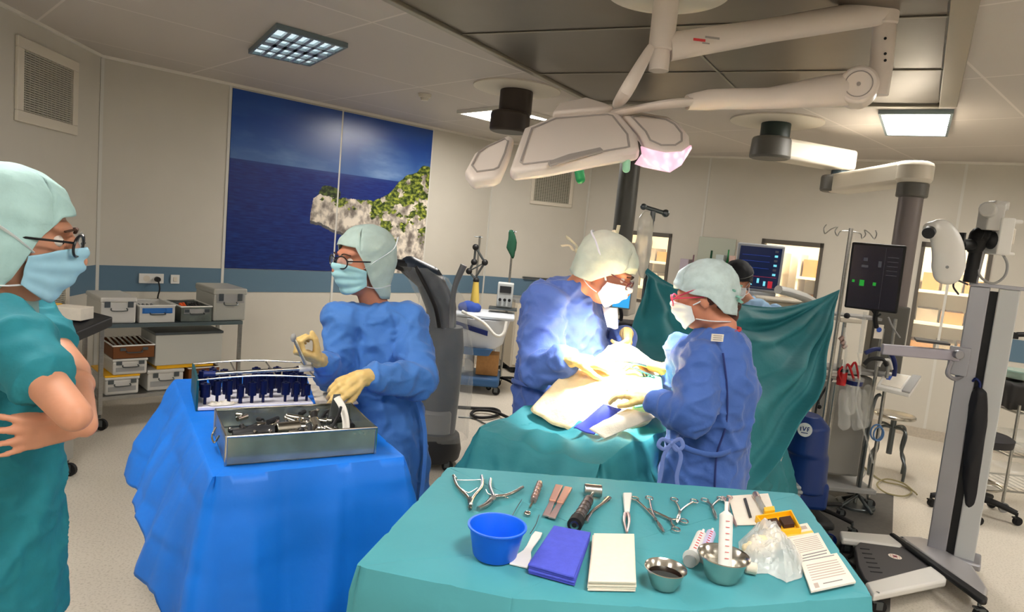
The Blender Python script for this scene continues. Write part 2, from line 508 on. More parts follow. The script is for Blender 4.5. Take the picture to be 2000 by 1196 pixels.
# ---------- air vents ----------
M_vdark = mat('vent_dark', (92, 90, 78), 0.7)
def vent(a, c, s0, s1, z0, z1, lab, rows=22, cols=12, bd=0.07, m=M_cream):
    t = thing('air_vent', lab, 'vent', onwall(a, c, (s0 + s1) / 2, z0), world=True)
    b = B()
    for q in ((s0, s1, z0, z0 + bd), (s0, s1, z1 - bd, z1), (s0, s0 + bd, z0 + bd, z1 - bd), (s1 - bd, s1, z0 + bd, z1 - bd)):
        wallbox(b, a, c, *q, 0.001, 0.022)
    b.obj('frame', m, t, smooth=False, bev=0.005)
    b = B(); wallbox(b, a, c, s0 + bd, s1 - bd, z0 + bd, z1 - bd, 0.001, 0.003); b.obj('backing', M_vdark, t, smooth=False)
    b = B()
    for i in range(rows):
        z = lerp(z0 + bd, z1 - bd, (i + .5) / rows); wallbox(b, a, c, s0 + bd, s1 - bd, z - 0.0045, z + 0.0045, 0.006, 0.014)
    for i in range(cols):
        s = lerp(s0 + bd, s1 - bd, (i + .5) / cols); wallbox(b, a, c, s - 0.003, s + 0.003, z0 + bd, z1 - bd, 0.007, 0.015)
    b.obj('grille', mat('vent_grille', (176, 172, 156), 0.5), t, smooth=False)
sa, za = spos(27, 235, wA, wB); sb, zb_ = spos(146, 262, wA, wB); _, zt = spos(32, 68, wA, wB)
vent(wA, wB, sa, sb, za, zt, 'large cream framed air vent grille high on the wall above the green scrubs person', 26, 12)
sa, za = spos(40, 632, wA, wB); sb, _ = spos(131, 560, wA, wB); _, zt = spos(125, 526, wA, wB)
vent(wA, wB, sa, sb, za, zt, 'cream air vent grille low on the wall behind the green scrubs person', 16, 12, 0.05)
sa, za = spos(1034, 398, wC, wD); sb, _ = spos(1116, 400, wC, wD); _, zt = spos(1040, 318, wC, wD)
vent(wC, wD, sa, sb, za, zt, 'square grey air vent grille below the surgical lamp on the far corner wall', 22, 16, 0.045)

# ---------- laminar flow ceiling field ----------
pc = V((0.50, 5.50, 0)); pu = V((2.13, -0.95, 0)); pv = V((-0.53, -0.90, 0)).normalized() * 3.6
M_plen = mat('plenum_metal', (112, 104, 94), 0.3, 0.7, noise=0.06, nscale=4)
M_pseam = mat('plenum_seam', (150, 144, 130), 0.45, 0.3)
t = thing('laminar_airflow_canopy', 'large grey metal laminar airflow field set in the ceiling above the surgical lamp', 'ceiling canopy', (pc + pu * .5 + pv * .5) + V((0, 0, HC)), world=True)
for i in range(4):
    for j in range(2):
        b = B(); e = 0.012
        q = [pc + pu * lerp(0, 1, s) + pv * r for s, r in ((j * .5 + 0.004, i / 4 + 0.002), (j * .5 + 0.496, i / 4 + .002), (j * .5 + .496, (i + 1) / 4 - .002), (j * .5 + .004, (i + 1) / 4 - .002))]
        b.prism([p + V((0, 0, HC - 0.012)) for p in q], (0, 0, 0.011)); b.obj('metal_panel', M_plen, t, smooth=False)
b = B()
b.prism([p + V((0, 0, HC - 0.018)) for p in (pc + pu * .497, pc + pu * .503, pc + pu * .503 + pv, pc + pu * .497 + pv)], (0, 0, 0.004))
for i in range(1, 4):
    p = pc + pv * (i / 4); d = pv.normalized() * .007
    b.prism([x + V((0, 0, HC - 0.018)) for x in (p - d, p + pu - d, p + pu + d, p + d)], (0, 0, 0.004))
b.obj('seam_strip', M_pseam, t, smooth=False)
un, vn = pu.normalized(), pv.normalized()
b = B()
for (p, q, n_, w_) in ((pc, pc + pu, -vn, .05), (pc, pc + pv, -un, .045), (pc + pu, pc + pu + pv, un, .10)):
    b.prism([x + V((0, 0, HC - 0.03)) for x in (p, q, q + n_ * w_, p + n_ * w_)], (0, 0, 0.029))
b.obj('frame', mat('plenum_frame', (150, 144, 130), 0.35, 0.5), t, smooth=False, bev=0.004)

# ---------- ceiling lights ----------
M_lamp = mat('light_diffuser', (245, 248, 250), 0.5, emit=(255, 249, 241), estr=6.5)
M_louv = mat('louvre_metal', (186, 196, 200), 0.3, 0.5)
M_lframe = mat('light_frame', (120, 134, 138), 0.4, 0.4)
def ceil_light(q, lab, louv=None, fm=M_lframe, dm=None, grp=None):
    """q: four ceiling corners; trough fitting hung flush with the ceiling"""
    q = [V((p.x, p.y, 0)) for p in q]; c = sum(q, V()) / 4
    t = thing('ceiling_light', lab, 'ceiling light', c + V((0, 0, HC)), world=True, group=grp)
    inn = [c + (p - c) * 0.92 for p in q]
    b = B()
    for k in range(4):
        a0, a1 = q[k], q[(k + 1) % 4]; i0, i1 = inn[k], inn[(k + 1) % 4]
        b.prism([p + V((0, 0, HC - 0.03)) for p in (a0, a1, i1, i0)], (0, 0, 0.029))
    b.obj('frame', fm, t, smooth=False)
    b = B(); b.prism([p + V((0, 0, HC - 0.012)) for p in inn], (0, 0, 0.008)); b.obj('diffuser', dm or M_lamp, t, smooth=False)
    if louv:
        nu, nv = louv
        b = B()
        f = lambda u, v: (inn[0].lerp(inn[1], u)).lerp(inn[3].lerp(inn[2], u), v)
        for i in range(1, nu):
            w_ = 0.011 / (inn[1] - inn[0]).length
            b.prism([f(i / nu + s * w_, r) + V((0, 0, HC - 0.034)) for s, r in ((-1, 0), (1, 0), (1, 1), (-1, 1))], (0, 0, 0.018))
        for j in range(1, nv):
            w_ = 0.011 / (inn[3] - inn[0]).length * (1.6 if j % 2 else 4.2)
            b.prism([f(r, j / nv + s * w_) + V((0, 0, HC - 0.034)) for s, r in ((-1, 0), (-1, 1), (1, 1), (1, 0))], (0, 0, 0.018))
        b.obj('louvre', M_louv, t, smooth=False)
    return t
ceil_light([G(485, 96, HC), G(606, 122, HC), G(680, 84, HC), G(540, 44, HC)], 'square louvred ceiling light with grey frame above the sea mural', (6, 4), dm=mat('louvred_lamp', (240, 246, 250), .5, emit=(214, 236, 244), estr=.11))
c0 = G(1000, 226, HC)
ceil_light([V((c0.x + dx, c0.y + dy, HC)) for dx, dy in ((-.52, -.02), (.02, .54), (.52, .02), (-.02, -.54))], 'bright white ceiling light partly behind the dark boom joint', None, M_trim)
ceil_light([G(1716, 214, HC), G(1730, 258, HC), G(1852, 260, HC), G(1864, 213, HC)], 'bright rectangular ceiling light with two glowing halves above the monitor boom', (2, 1))
for (x, y) in ((-1.6, 1.9), (0.6, 0.6), (4.3, 3.4), (-1.4, -0.8), (3.6, 0.6), (2.2, -1.2)):
    ceil_light([V((x + a, y + c, HC)) for a, c in ((-.3, -.3), (-.3, .3), (.3, .3), (.3, -.3))], 'square flush ceiling light behind the photographer', None, M_trim, grp='flush ceiling lights behind the photographer')

# smoke detector
p = G(830, 184, HC); b = B(); b.lathe([(0, -0.055), (0.03, -0.052), (0.036, -0.03), (0.05, -0.026), (0.056, -0.002), (0, -0.001)], (p.x, p.y, HC), 24)
tag(b.obj('smoke_detector', M_cream), 'small round white smoke detector on the ceiling above the mural', 'smoke detector')

# ---------- next room seen through the windows ----------
uN = (wE - wD).normalized(); nN = V((-uN.y, uN.x, 0))
def beyond(s, d, z): return wD + uN * s + nN * d + V((0, 0, z))
b = B()
b.prism([beyond(-1, .12, -.05), beyond(9, .12, -.05), beyond(9, 2.6, -.05), beyond(-1, 2.6, -.05)], (0, 0, .05)); struct(b.obj('floor_corridor', mfloor, smooth=False))
b = B(); b.prism([beyond(-1, .12, HC), beyond(9, .12, HC), beyond(9, 2.6, HC), beyond(-1, 2.6, HC)], (0, 0, .05)); struct(b.obj('ceiling_corridor', M_wall, smooth=False))
M_corr = mat('corridor_wall', (232, 222, 200), 0.6)
b = B(); b.prism([beyond(-1, 2.6, 0), beyond(9, 2.6, 0), beyond(9, 2.7, 0), beyond(-1, 2.7, 0)], (0, 0, HC)); struct(b.obj('wall_corridor', M_corr, smooth=False))
for k_, s in enumerate((-1, 9)):
    b = B(); b.prism([beyond(s, .12, 0), beyond(s, 2.6, 0), beyond(s + .1, 2.6, 0), beyond(s + .1, .12, 0)], (0, 0, HC)); struct(b.obj('wall_corridor_end_%s' % ('left', 'right')[k_], M_corr, smooth=False))
for s, w_ in ((0.9, 'left'), (3.1, 'middle'), (5.2, 'right')):
    q = [beyond(s + a, 1.25 + c, HC) for a, c in ((-.6, -.3), (.6, -.3), (.6, .3), (-.6, .3))]
    ceil_light(q, 'corridor ceiling light beyond the %s window' % w_, None, M_trim, mat('corridor_lamp', (255, 250, 240), .5, emit=(255, 240, 214), estr=9.0))
M_shelf = mat('corridor_shelf', (226, 212, 186), 0.6); M_shelfd = mat('corridor_goods', (150, 136, 116), 0.8, noise=.2, nscale=6)
for s, wd, w_ in ((0.0, 2.1, 'left'), (2.3, 2.3, 'middle'), (4.8, 2.3, 'right')):
    t = thing('storage_shelf', 'beige storage shelving of goods seen through the %s window' % w_, 'shelf', beyond(s + wd / 2, 2.3, 0), world=True)
    b = B()
    for z in (0.05, .62, 1.02, 1.42): b.prism([beyond(s, 1.9, z), beyond(s + wd, 1.9, z), beyond(s + wd, 2.55, z), beyond(s, 2.55, z)], (0, 0, .035))
    b.obj('shelf', M_shelf, t, smooth=False)
    b = B()
    for x in (0, wd * .5, wd - .03): b.prism([beyond(s + x, 1.92, 0), beyond(s + x + .03, 1.92, 0), beyond(s + x + .03, 2.55, 0), beyond(s + x, 2.55, 0)], (0, 0, 1.75))
    b.obj('upright', M_shelf, t, smooth=False)
    for r_, z in enumerate((.085, .655, 1.055, 1.455)):
        x = 0.06
        while x < wd - .3:
            ww = random.uniform(.16, .34); hh = random.uniform(.14, .24)
            if x + ww > wd * .5 - .02 and x < wd * .5 + .05: x = wd * .5 + .05; continue
            b = B(); b.prism([beyond(s + x, 2.0, z), beyond(s + x + ww, 2.0, z), beyond(s + x + ww, 2.5, z), beyond(s + x, 2.5, z)], (0, 0, hh))
            tag(b.obj('storage_box', random.choice([M_shelfd, M_paper, M_brown]), smooth=False), 'box of supplies on the corridor shelving beyond the windows', 'box', 'boxes on the corridor shelving')
            x += ww + .03
# ---------- draped tables ----------
def drape(name, quad, z, hang, mats, fold=0.03, lam=0.16, flare=0.05, rnd=0.03, seed=0, nrow=26, creases=0.0015, ptop=None, top_rows=14, crisp=0.6):
    """quad: four top corners in order; cloth laid over the top and falling in folds. hang(s) with s = 0..4 round the edge"""
    q = [V((p.x, p.y, 0)) for p in quad]; K = len(q); c = sum(q, V()) / K
    per = []
    for k in range(K):
        a, d = q[k], q[(k + 1) % K]; L = (d - a).length; n = max(8, int(L / 0.014))
        u = (d - a).normalized(); out = V((u.y, -u.x, 0))
        if out.dot(a - c) < 0: out = -out
        a2 = q[k - 1]; u0 = (a - a2).normalized(); out0 = V((u0.y, -u0.x, 0))
        if out0.dot(a - c) < 0: out0 = -out0
        cc = a + u * rnd - u0 * rnd
        for j in range(6):
            t = j / 6; o_ = out0.lerp(out, t).normalized()
            per.append((a + (u - u0) * rnd * 0.5 * 0 + (cc - a) * 0.35 * (1 - abs(2 * t - 1) * 0.9), o_, k - 0.0001 + t * 0.001, (1 - abs(2 * t - 1))))
        for j in range(n):
            t = (j + .5) / n
            per.append((a.lerp(d, t), out, k + t, 0))
    b = B(); rings = []
    for i in range(1, top_rows + 1):
        t = i / top_rows; r = []
        for (p, o_, s, cn) in per:
            x = c.lerp(p, t); zz = z
            if creases: zz += creases * (nz(x, 9, seed) + 0.6 * ridge(x, 5, 5, 1, seed)) * min(1, 3 * (1 - t))
            r.append(V((x.x, x.y, zz)))
        rings.append(r)
    arc = 0; acc = []
    for k in range(len(per)):
        acc.append(arc); arc += (per[(k + 1) % len(per)][0] - per[k][0]).length
    for j in range(nrow + 1):
        t = j / nrow; r = []
        for k, (p, o_, s, cn) in enumerate(per):
            H = hang(s)
            a = acc[k] / arc * 2 * PI
            w = NZ.noise(V((math.cos(a) * arc / lam / 6.3, math.sin(a) * arc / lam / 6.3, seed + t * 0.35)))
            w2 = NZ.noise(V((math.cos(a) * arc / lam / 2.6, math.sin(a) * arc / lam / 2.6, seed + 9 + t * 0.8)))
            env = min(1, t * 1.6) ** 0.9
            f = fold * ((1 - 2 * abs(w)) * crisp + w * (1 - crisp) + 0.35 * w2) * env
            off = 0.004 + 0.010 * min(1, t * 12) + flare * t + f + cn * 0.05 * t
            zz = z - 0.010 * min(1, t * 12) - H * t
            off -= .004 * (math.exp(-(((acc[k] / .19) % 1 - .5) / .06) ** 2) + math.exp(-((((H * t) / .17) % 1 - .5) / .09) ** 2))
            r.append(V((p.x + o_.x * off, p.y + o_.y * off, zz)))
        rings.append(r)
    vr = [[b.b.verts.new(p) for p in r] for r in rings]; n = len(per)
    ctr = b.b.verts.new((c.x, c.y, z))
    for k in range(n):
        b.b.faces.new((ctr, vr[0][k], vr[0][(k + 1) % n]))
        for j in range(len(vr) - 1):
            b.b.faces.new((vr[j][k], vr[j][(k + 1) % n], vr[j + 1][(k + 1) % n], vr[j + 1][k]))
    return b.obj(name, mats, None, solid=0.002, ang=70)

def castor(b, p, r=0.035, m=(0, 1), d=V((1, 0, 0))):
    """swivel castor under point p (p.z = stem height)"""
    b.m(m[0]).cyl(p, (p.x, p.y, r * 2 + .004), 0.009, n=8)
    b.box((p.x, p.y, r * 1.75), (0.012 + r * .9, 0.034, 0.008))
    for s in (-1, 1): b.box((p.x + d.x * r * .3, p.y + s * 0.016, r * 1.25), (r * .9, 0.003, r * 1.1))
    c = V((p.x + d.x * r * .4, p.y, r)); b.m(m[1]).cyl(c - V((0, .011, 0)), c + V((0, .011, 0)), r, n=16)
    b.m(m[0])
def table_frame(name, lab, quad, z, inset=0.06, castors=True):
    q = [V((p.x, p.y, 0)) for p in quad]; c = sum(q, V()) / 4
    L = [p + (c - p).normalized() * inset for p in q]
    t = thing(name, lab, 'table', c, world=True)
    b = B(); b.prism([V((p.x, p.y, z - 0.028)) for p in [x + (c - x).normalized() * .012 for x in q]], (0, 0, 0.022)); b.obj('table_top', M_steel, t, smooth=False, bev=.004)
    b = B()
    for k in range(4): b.cyl(L[k] + V((0, 0, .2)), L[(k + 1) % 4] + V((0, 0, .2)), 0.011, n=10)
    b.obj('lower_rail', M_steel, t)
    for p in L:
        b = B(); b.cyl(p + V((0, 0, .085)), p + V((0, 0, z - .028)), 0.0145, n=14); lg = b.obj('leg', M_steel, t)
        b = B(); castor(b, p + V((0, 0, .1))); b.obj('castor', [M_dsteel, M_black], lg)
    return t
ZB = 0.93
bq = [G(342, 742, ZB), G(418, 932, ZB), G(788, 893, ZB), G(342, 742, ZB) + (G(788, 893, ZB) - G(418, 932, ZB))]
def hb(s):
    # s: 0 far-left corner -> 1 near-left -> 2 near-right -> 3 far-right
    return interp([(0, .34), (.4, .33), (.90, .35), (.97, .48), (1.03, .78), (1.1, .80), (1.9, .78), (2.1, .62), (3, .5), (4, .4)], s) + 0.03 * math.sin(s * 9)
table_frame('instrument_table', 'steel castored table hidden under the bright blue drape', bq, ZB - .012)
bd_ = drape('blue_table_drape', bq, ZB, hb, M_blued, fold=0.085, lam=0.34, flare=0.10, seed=3, nrow=34, crisp=.8)
tag(bd_, 'bright blue surgical drape hanging in folds over the instrument table', 'drape')
ZT = 1.0
tq = [G(878, 914, ZT), G(700, 1106, ZT), G(1000, 1168, ZT), G(1350, 1192, ZT), G(1700, 1164, ZT), G(1556, 966, ZT)]
tf = [tq[0], tq[1], tq[4], tq[5]]
table_frame('instrument_table', 'steel castored table hidden under the teal drape in the foreground', tf, ZT - .012, 0.05)
td_ = drape('teal_table_drape', tq, ZT, lambda s: .62 + 0.02 * math.sin(s * 7), M_tealt, fold=0.035, lam=0.22, flare=0.05, seed=8, creases=0.0012)
tag(td_, 'teal surgical drape over the foreground instrument table', 'drape')

# ---------- metal tool shapes for the teal table (laid flat at ZT) ----------
ZS = ZT + 0.0035
def T(px, py, dz=0.0): return G(px, py, ZS + dz)
def inst(name, lab, cat, parts, group=None):
    """parts: list of (part name, builder, materials); one part only -> single mesh thing"""
    if len(parts) == 1:
        o = parts[0][1].obj(name, parts[0][2]); return tag(o, lab, cat, group)
    t = thing(name, lab, cat, parts[0][3] if len(parts[0]) > 3 else (0, 0, 0), world=True, group=group)
    for p in parts: p[1].obj(p[0], p[2], t)
    return t
def flat(px_pts, r, dz=0.004, n=8): return B().tube([T(x, y, dz) for x, y in px_pts], r, n)
# bone rongeurs
b1 = B().tube([T(886, 930, .006), T(893, 950, .006), T(914, 972, .006), T(921, 990, .007)], lambda t: .0042 + .0015 * t, 10)
b1.cyl(T(886, 930, .006), T(890, 936, .006), .0052, n=10)
b2 = B().tube([T(941, 930, .006), T(941, 950, .006), T(924, 972, .007), T(917, 990, .007)], lambda t: .0042 + .0015 * t, 10)
b3 = B().tube([T(892, 938, .006), T(915, 938.5, .006), T(946, 937, .006)], .0012, 6)
b3.tube([T(901, 955, .006), T(915, 963, .006), T(932, 954, .006)], .0014, 6)
b4 = B().cyl(T(918, 974, .001), T(918, 974, .014), .005, n=12).tube([T(918, 976, .007), T(918, 986, .007), T(918, 995, .006)], lambda t: .007 - .003 * t, 10)
t = thing('bone_rongeur', 'spring handled steel bone cutter lying at the top left of the teal table', 'surgical instrument', T(918, 965), world=True)
b1.obj('handle', M_steel2, t); b2.obj('handle', M_steel2, t); b3.obj('spring_bar', M_steel2, t); b4.obj('jaw', M_dsteel, t)
t = thing('bone_rongeur', 'curved steel bone cutter with one handle stretched right, second from left on teal table', 'surgical instrument', T(960, 975), world=True)
B().tube([T(1021, 952, .006), T(1002, 963, .007), T(985, 969, .007), T(968, 971, .008), T(958, 980, .008)], lambda t: .0046 + .0012 * t, 10).obj('handle', M_steel2, t)
B().tube([T(958, 936, .006), T(957, 950, .006), T(962, 965, .007), T(966, 974, .008)], lambda t: .0042 + .0014 * t, 10).obj('handle', M_steel2, t)
B().tube([T(949, 957, .006), T(955, 966, .006), T(975, 967, .006), T(993, 974, .006)], .0014, 6).obj('spring_bar', M_steel2, t)
B().cyl(T(964, 972, .001), T(964, 972, .016), .006, n=12).tube([T(962, 974, .008), T(950, 986, .007), T(934, 994, .006)], lambda t: .0085 - .003 * t, 10).obj('jaw', M_steel, t)
# thin wires / probes
for pts, lab in (([(1019, 976), (1008, 994), (998, 1012), (996, 1016)], 'thin curved steel probe lying above the blue bowl'),
                 ([(1053, 1006), (1047, 1024), (1036, 1042)], 'thin straight steel pin lying above the white spatula')):
    tag(flat(pts, .0011, .003, 6).obj('probe', M_dsteel), lab, 'surgical instrument')
# gouge with ribbed handle
t = thing('bone_gouge', 'steel gouge with a pinkish ribbed handle and bright cup tip', 'surgical instrument', T(1040, 975), world=True)
b = B().tube([T(1054, 944, .009), T(1048, 960, .009), T(1042, 978, .008)], .0085, 12)
for k in range(5):
    p = T(lerp(1053, 1044, k / 4), lerp(948, 972, k / 4), .009); d = (T(1042, 978) - T(1054, 944)).normalized(); b.cyl(p, p + d * .003, .0098, n=12)
M_rose = mat('rose_steel', (188, 160, 152), .3, .8); b.obj('handle', M_rose, t)
B().tube([T(1041, 980, .008), T(1035, 992, .007)], .0035, 8).obj('shaft', M_steel2, t)
B().sph(T(1030, 1003, .006), .009, (1, 1.3, .6)).obj('cup', M_steel2, t)
# chisel pair
for (a0, a1, lab, nm) in (((1092, 952), (1066, 1010), 'long flat pinkish steel chisel, left of the pair by the mallet', 0), ((1110, 956), (1078, 1014), 'long flat pinkish steel chisel, right of the pair by the mallet', 1)):
    p0, p1 = T(*a0, .004), T(*a1, .004); d = (p1 - p0).normalized(); s_ = V((-d.y, d.x, 0))
    t = thing('bone_chisel', lab, 'surgical instrument', p0, world=True)
    B().prism([p0 - s_ * .011, p0 + s_ * .011, p0.lerp(p1, .55) + s_ * .009, p0.lerp(p1, .55) - s_ * .009], (0, 0, .008)).obj('handle', mat('copper_steel', (206, 160, 140), .35, .7), t, bev=.002)
    B().prism([p0.lerp(p1, .55) - s_ * .007, p0.lerp(p1, .55) + s_ * .007, p1 + s_ * .009, p1 - s_ * .009], (0, 0, .0045)).obj('blade', M_rose, t, bev=.001)
# mallet
t = thing('surgical_mallet', 'heavy steel mallet with black round-ended grip lying on the teal table', 'mallet', T(1140, 1000), world=True)
B().cyl(T(1141, 957, .018), T(1175, 960, .018), .0165, n=24).obj('head', M_steel, t, bev=.002)
B().cyl(T(1160, 960, .017), T(1150, 978, .016), .0045, n=10).obj('shaft', M_steel2, t)
b = B().cyl(T(1150, 976, .016), T(1128, 1016, .015), .0125, .0145, n=20)
for k in range(5):
    p = T(lerp(1149, 1131, k / 4), lerp(980, 1010, k / 4), .016); b.ring(p, T(1128, 1016) - T(1150, 976), .0128 + .0004 * k, .0008, 20, 6)
b.obj('grip', mat('mallet_grip', (104, 94, 90), .35, .7), t)
p, q = T(1128, 1016, .015), T(1122, 1026, .015)
B().cyl(p, q, .018, n=24).m(1).cyl(q, q + (q - p) * .06, .011, n=20).m(0).cyl(q + (q - p) * .06, q + (q - p) * .09, .006, n=16).obj('end_cap', [M_black, M_steel2], t)
# bone file / curved retractor right of mallet
t = thing('bone_file', 'silver double ended lever lying half under the mallet grip', 'surgical instrument', T(1160, 1000), world=True)
B().tube([T(1190, 972, .005), T(1176, 984, .006), T(1160, 996, .007), T(1150, 1008, .006), T(1144, 1020, .005)], lambda t: .007 - .003 * math.sin(t * PI), 10, flat=(1, .5)).obj('shaft', M_steel2, t)
B().ring(T(1186, 974, .006), (0, 0, 1), .007, .0022).obj('tip', M_steel, t)
# flat nose plier
t = thing('wire_plier', 'white handled flat nose plier pointing towards the camera', 'plier', T(1223, 1000), world=True)
B().prism([T(1216, 970), T(1234, 970), T(1229, 1006), T(1219, 1006)], (0, 0, .012)).obj('handle', M_white, t, bev=.003)
B().tube([T(1221, 1004, .006), T(1219, 1018, .006), T(1224, 1041, .005)], lambda t: .0052 - .003 * t, 8).obj('jaw', M_rose, t)
B().tube([T(1227, 1004, .006), T(1229, 1018, .006), T(1225, 1040, .005)], lambda t: .0052 - .003 * t, 8).obj('jaw', M_rose, t)
# ring handled clamps
def clamp(r1, r2, piv, tip, lab, m=M_steel2, rr=.011):
    t = thing('ring_clamp', lab, 'clamp', T(*piv), world=True)
    for a0, sgn in ((r1, 1), (r2, -1)):
        b = B(); c = T(*a0, .006); pv = T(*piv, .006); tp = T(*tip, .006)
        b.ring(c, (0, 0, 1), rr, .0021, 20, 6, (1.15, .9))
        d = (pv - c).normalized(); s_ = V((-d.y, d.x, 0)) * sgn * .0025
        b.tube([c + d * rr, c.lerp(pv, .5) + s_, pv, pv.lerp(tp, .5) - s_ * 1.2, tp - s_ * .3], lambda t: .0034 - .0012 * t, 8)
        b.obj('arm', m, t)
    B().cyl(T(*piv, .001), T(*piv, .012), .0042, n=12).obj('pivot', M_dsteel, t)
clamp((1240, 974), (1268, 973), (1280, 1014), (1297, 1040), 'long ring handled clamp lying next to the white plier')
clamp((1320, 1034), (1336, 1018), (1308, 1014), (1266, 994), 'long clamp lying slantwise with its rings towards the camera')
clamp((1317, 976), (1356, 979), (1328, 1000), (1322, 1022), 'short wide open ring clamp in the middle of the teal table')
clamp((1377, 977), (1408, 974), (1391, 990), (1399, 1014), 'ring clamp with dark jaws left of the white paper sheet', M_steel)
clamp((1413, 973), (1425, 971), (1424, 1000), (1438, 1028), 'pinkish ring scissors leaning on the white paper sheet', M_rose, .008)
# blue bowl
c = T(966, 1086, 0); R_ = 0.061
b = B(); b.lathe([(0, .001), (R_ * .72, .001), (R_ * .78, .006), (R_ * .97, .064), (R_ * 1.05, .067), (R_ * 1.05, .070), (R_ * .97, .070), (R_ * .93, .064), (R_ * .73, .008), (0, .005)], (c.x, c.y, ZS), 48)
tag(b.obj('plastic_bowl', M_blueplastic), 'bright blue plastic bowl standing on the teal table', 'bowl')
# spatula
p0, p1 = T(1052, 1042), T(1012, 1108); d = (p1 - p0).normalized(); s_ = V((-d.y, d.x, 0))
prof = [(0, .009), (.15, .011), (.45, .008), (.6, .009), (.75, .017), (1.0, .020)]; L = (p1 - p0).length
poly = [p0 + d * (L * t) + s_ * w_ for t, w_ in prof] + [p0 + d * (L * t) - s_ * w_ for t, w_ in prof[::-1]]
tag(B().prism(poly, (0, 0, .004)).obj('plastic_spatula', M_white, smooth=False, bev=.0015), 'white plastic spatula between the blue bowl and the blue towel', 'spatula')
# folded cloths
def stack(pxq, n, th, m, name, lab, cat, seed, puff=.002, grp=None):
    q = [T(*p) for p in pxq]; b = B()
    for k in range(n):
        j = [V((random.uniform(-.002, .002), random.uniform(-.002, .002), 0)) for _ in q]
        top = [p + dj for p, dj in zip(q, j)]; c = sum(top, V()) / 4
        NN = 14
        def f(u, v, z):
            p = top[0].lerp(top[1], u).lerp(top[3].lerp(top[2], u), v)
            e = min(u, 1 - u, v, 1 - v)
            return V((p.x, p.y, ZS + z)) + (c - p) * 0.02 * (1 - min(1, e * 12))
        z0 = k * th
        pr = [(u / NN, 0) for u in range(NN)] + [(1, v / NN) for v in range(NN)] + [(1 - u / NN, 1) for u in range(NN)] + [(0, 1 - v / NN) for v in range(NN)]
        rings = []
        for zz, sh in ((0.0005, .985), (th * .2, 1.0), (th * .8, 1.0), (th * .99, .985)):
            rings.append([V((c.x + (f(u, v, 0).x - c.x) * sh, c.y + (f(u, v, 0).y - c.y) * sh, ZS + z0 + zz)) for u, v in pr])
        for sh in (.9, .7, .5, .3, .1):
            rings.append([V((c.x + (f(u, v, 0).x - c.x) * sh, c.y + (f(u, v, 0).y - c.y) * sh, ZS + z0 + th + puff * (1 - sh) + .0012 * nz(f(u, v, 0) * sh, 60, seed + k))) for u, v in pr])
        b.rings(rings)
    return tag(b.obj(name, m, ang=60), lab, cat, grp)
M_towel = mat('indigo_towel', (74, 84, 196), .9, noise=.06, nscale=60, bump=.5, bscale=220, bdist=.002)
M_gauze = mat('white_gauze', (224, 214, 196), .92, noise=.03, nscale=80, bump=.5, bscale=300, bdist=.0015)
stack([(1030, 1122), (1121, 1147), (1152, 1056), (1080, 1043)], 4, .0055, M_towel, 'folded_towel', 'folded indigo blue towel on the teal table beside the white gauze', 'towel', 2)
stack([(1146, 1156), (1242, 1158), (1237, 1060), (1156, 1058)], 5, .0045, M_gauze, 'gauze_stack', 'thick stack of folded white gauze right of the blue towel', 'gauze', 5)
# steel cups
def cup(px, py, R_, H, liquid, lab, name='steel_bowl'):
    c = T(px, py); t = thing(name, lab, 'bowl', c, world=True)
    b = B().lathe([(0, .001), (R_ * .62, .001), (R_ * .66, .004), (R_ * .84, H * .55), (R_ * .98, H * .97), (R_ * 1.06, H), (R_ * 1.05, H + .002), (R_ * .95, H * .97), (R_ * .81, H * .55), (R_ * .62, .006), (0, .004)], (c.x, c.y, ZS), 48)
    b.obj('bowl', M_steel2, t)
    zl, m, rl = liquid
    B().lathe([(0, zl), (R_ * rl, zl)], (c.x, c.y, ZS), 40).obj('liquid', m, t)
    return c
M_iod = mat('brown_antiseptic', (22, 10, 8), .06, spec=.8); M_water = mat('water', (196, 196, 180), .04, alpha=.35, spec=.9)
cup(1296, 1146, .041, .040, (.027, M_iod, .87), 'small steel cup holding dark brown antiseptic')
cB = cup(1408, 1130, .052, .052, (.026, M_water, .80), 'larger steel bowl of clear liquid with a syringe standing in it')
# syringes
def syringe(p0, p1, r, lab, cap=True, body=None):
    p0, p1 = V(p0), V(p1); d = (p1 - p0).normalized(); L = (p1 - p0).length
    t = thing('syringe', lab, 'syringe', p0, world=True)
    b = B().cyl(p0, p0 + d * L * .8, r, n=20); b.cyl(p0 + d * L * .8, p0 + d * L * .86, r, r * .3, n=20); b.cyl(p0 - d * .002, p0, r * 1.5, n=20)
    b.obj('barrel', body or M_frost, t)
    B().cyl(p0 + d * L * .85, p1, r * .28, n=10).obj('nozzle', M_white, t)
    B().cyl(p0 - d * .018, p0 + d * .0, r * .55, n=12).cyl(p0 - d * .021, p0 - d * .017, r * 1.15, n=20).obj('plunger', M_grey if cap else M_white, t)
    b = B(); x, y = b.frame_at(d); up_ = V((0, 0, 1)) - d * d.z
    up_ = up_.normalized() if up_.length > .1 else V((0, -1, 0)); up_ = (up_ + V((0, -.5, 0))).normalized(); up_ = (up_ - d * up_.dot(d)).normalized()
    for k in range(7): b.box(p0 + d * L * (.16 + .09 * k) + up_ * r * 1.0, (r * .55, .0012, .003), rot=MX((d.cross(up_), up_, d)).transposed() if False else (MX((d.cross(up_), d, up_)).transposed()))
    b.obj('graduation', M_rink, t)
    return t
syringe(T(1350, 1090, .014), T(1374, 1036, .014), .0125, 'white syringe with dark plunger end, left of the pair beside the steel bowl')
syringe(T(1374, 1082, .012), T(1392, 1034, .012), .0115, 'clear lilac tinted syringe, right of the pair beside the steel bowl', body=mat('lilac_plastic', (206, 200, 232), .3, alpha=.8))
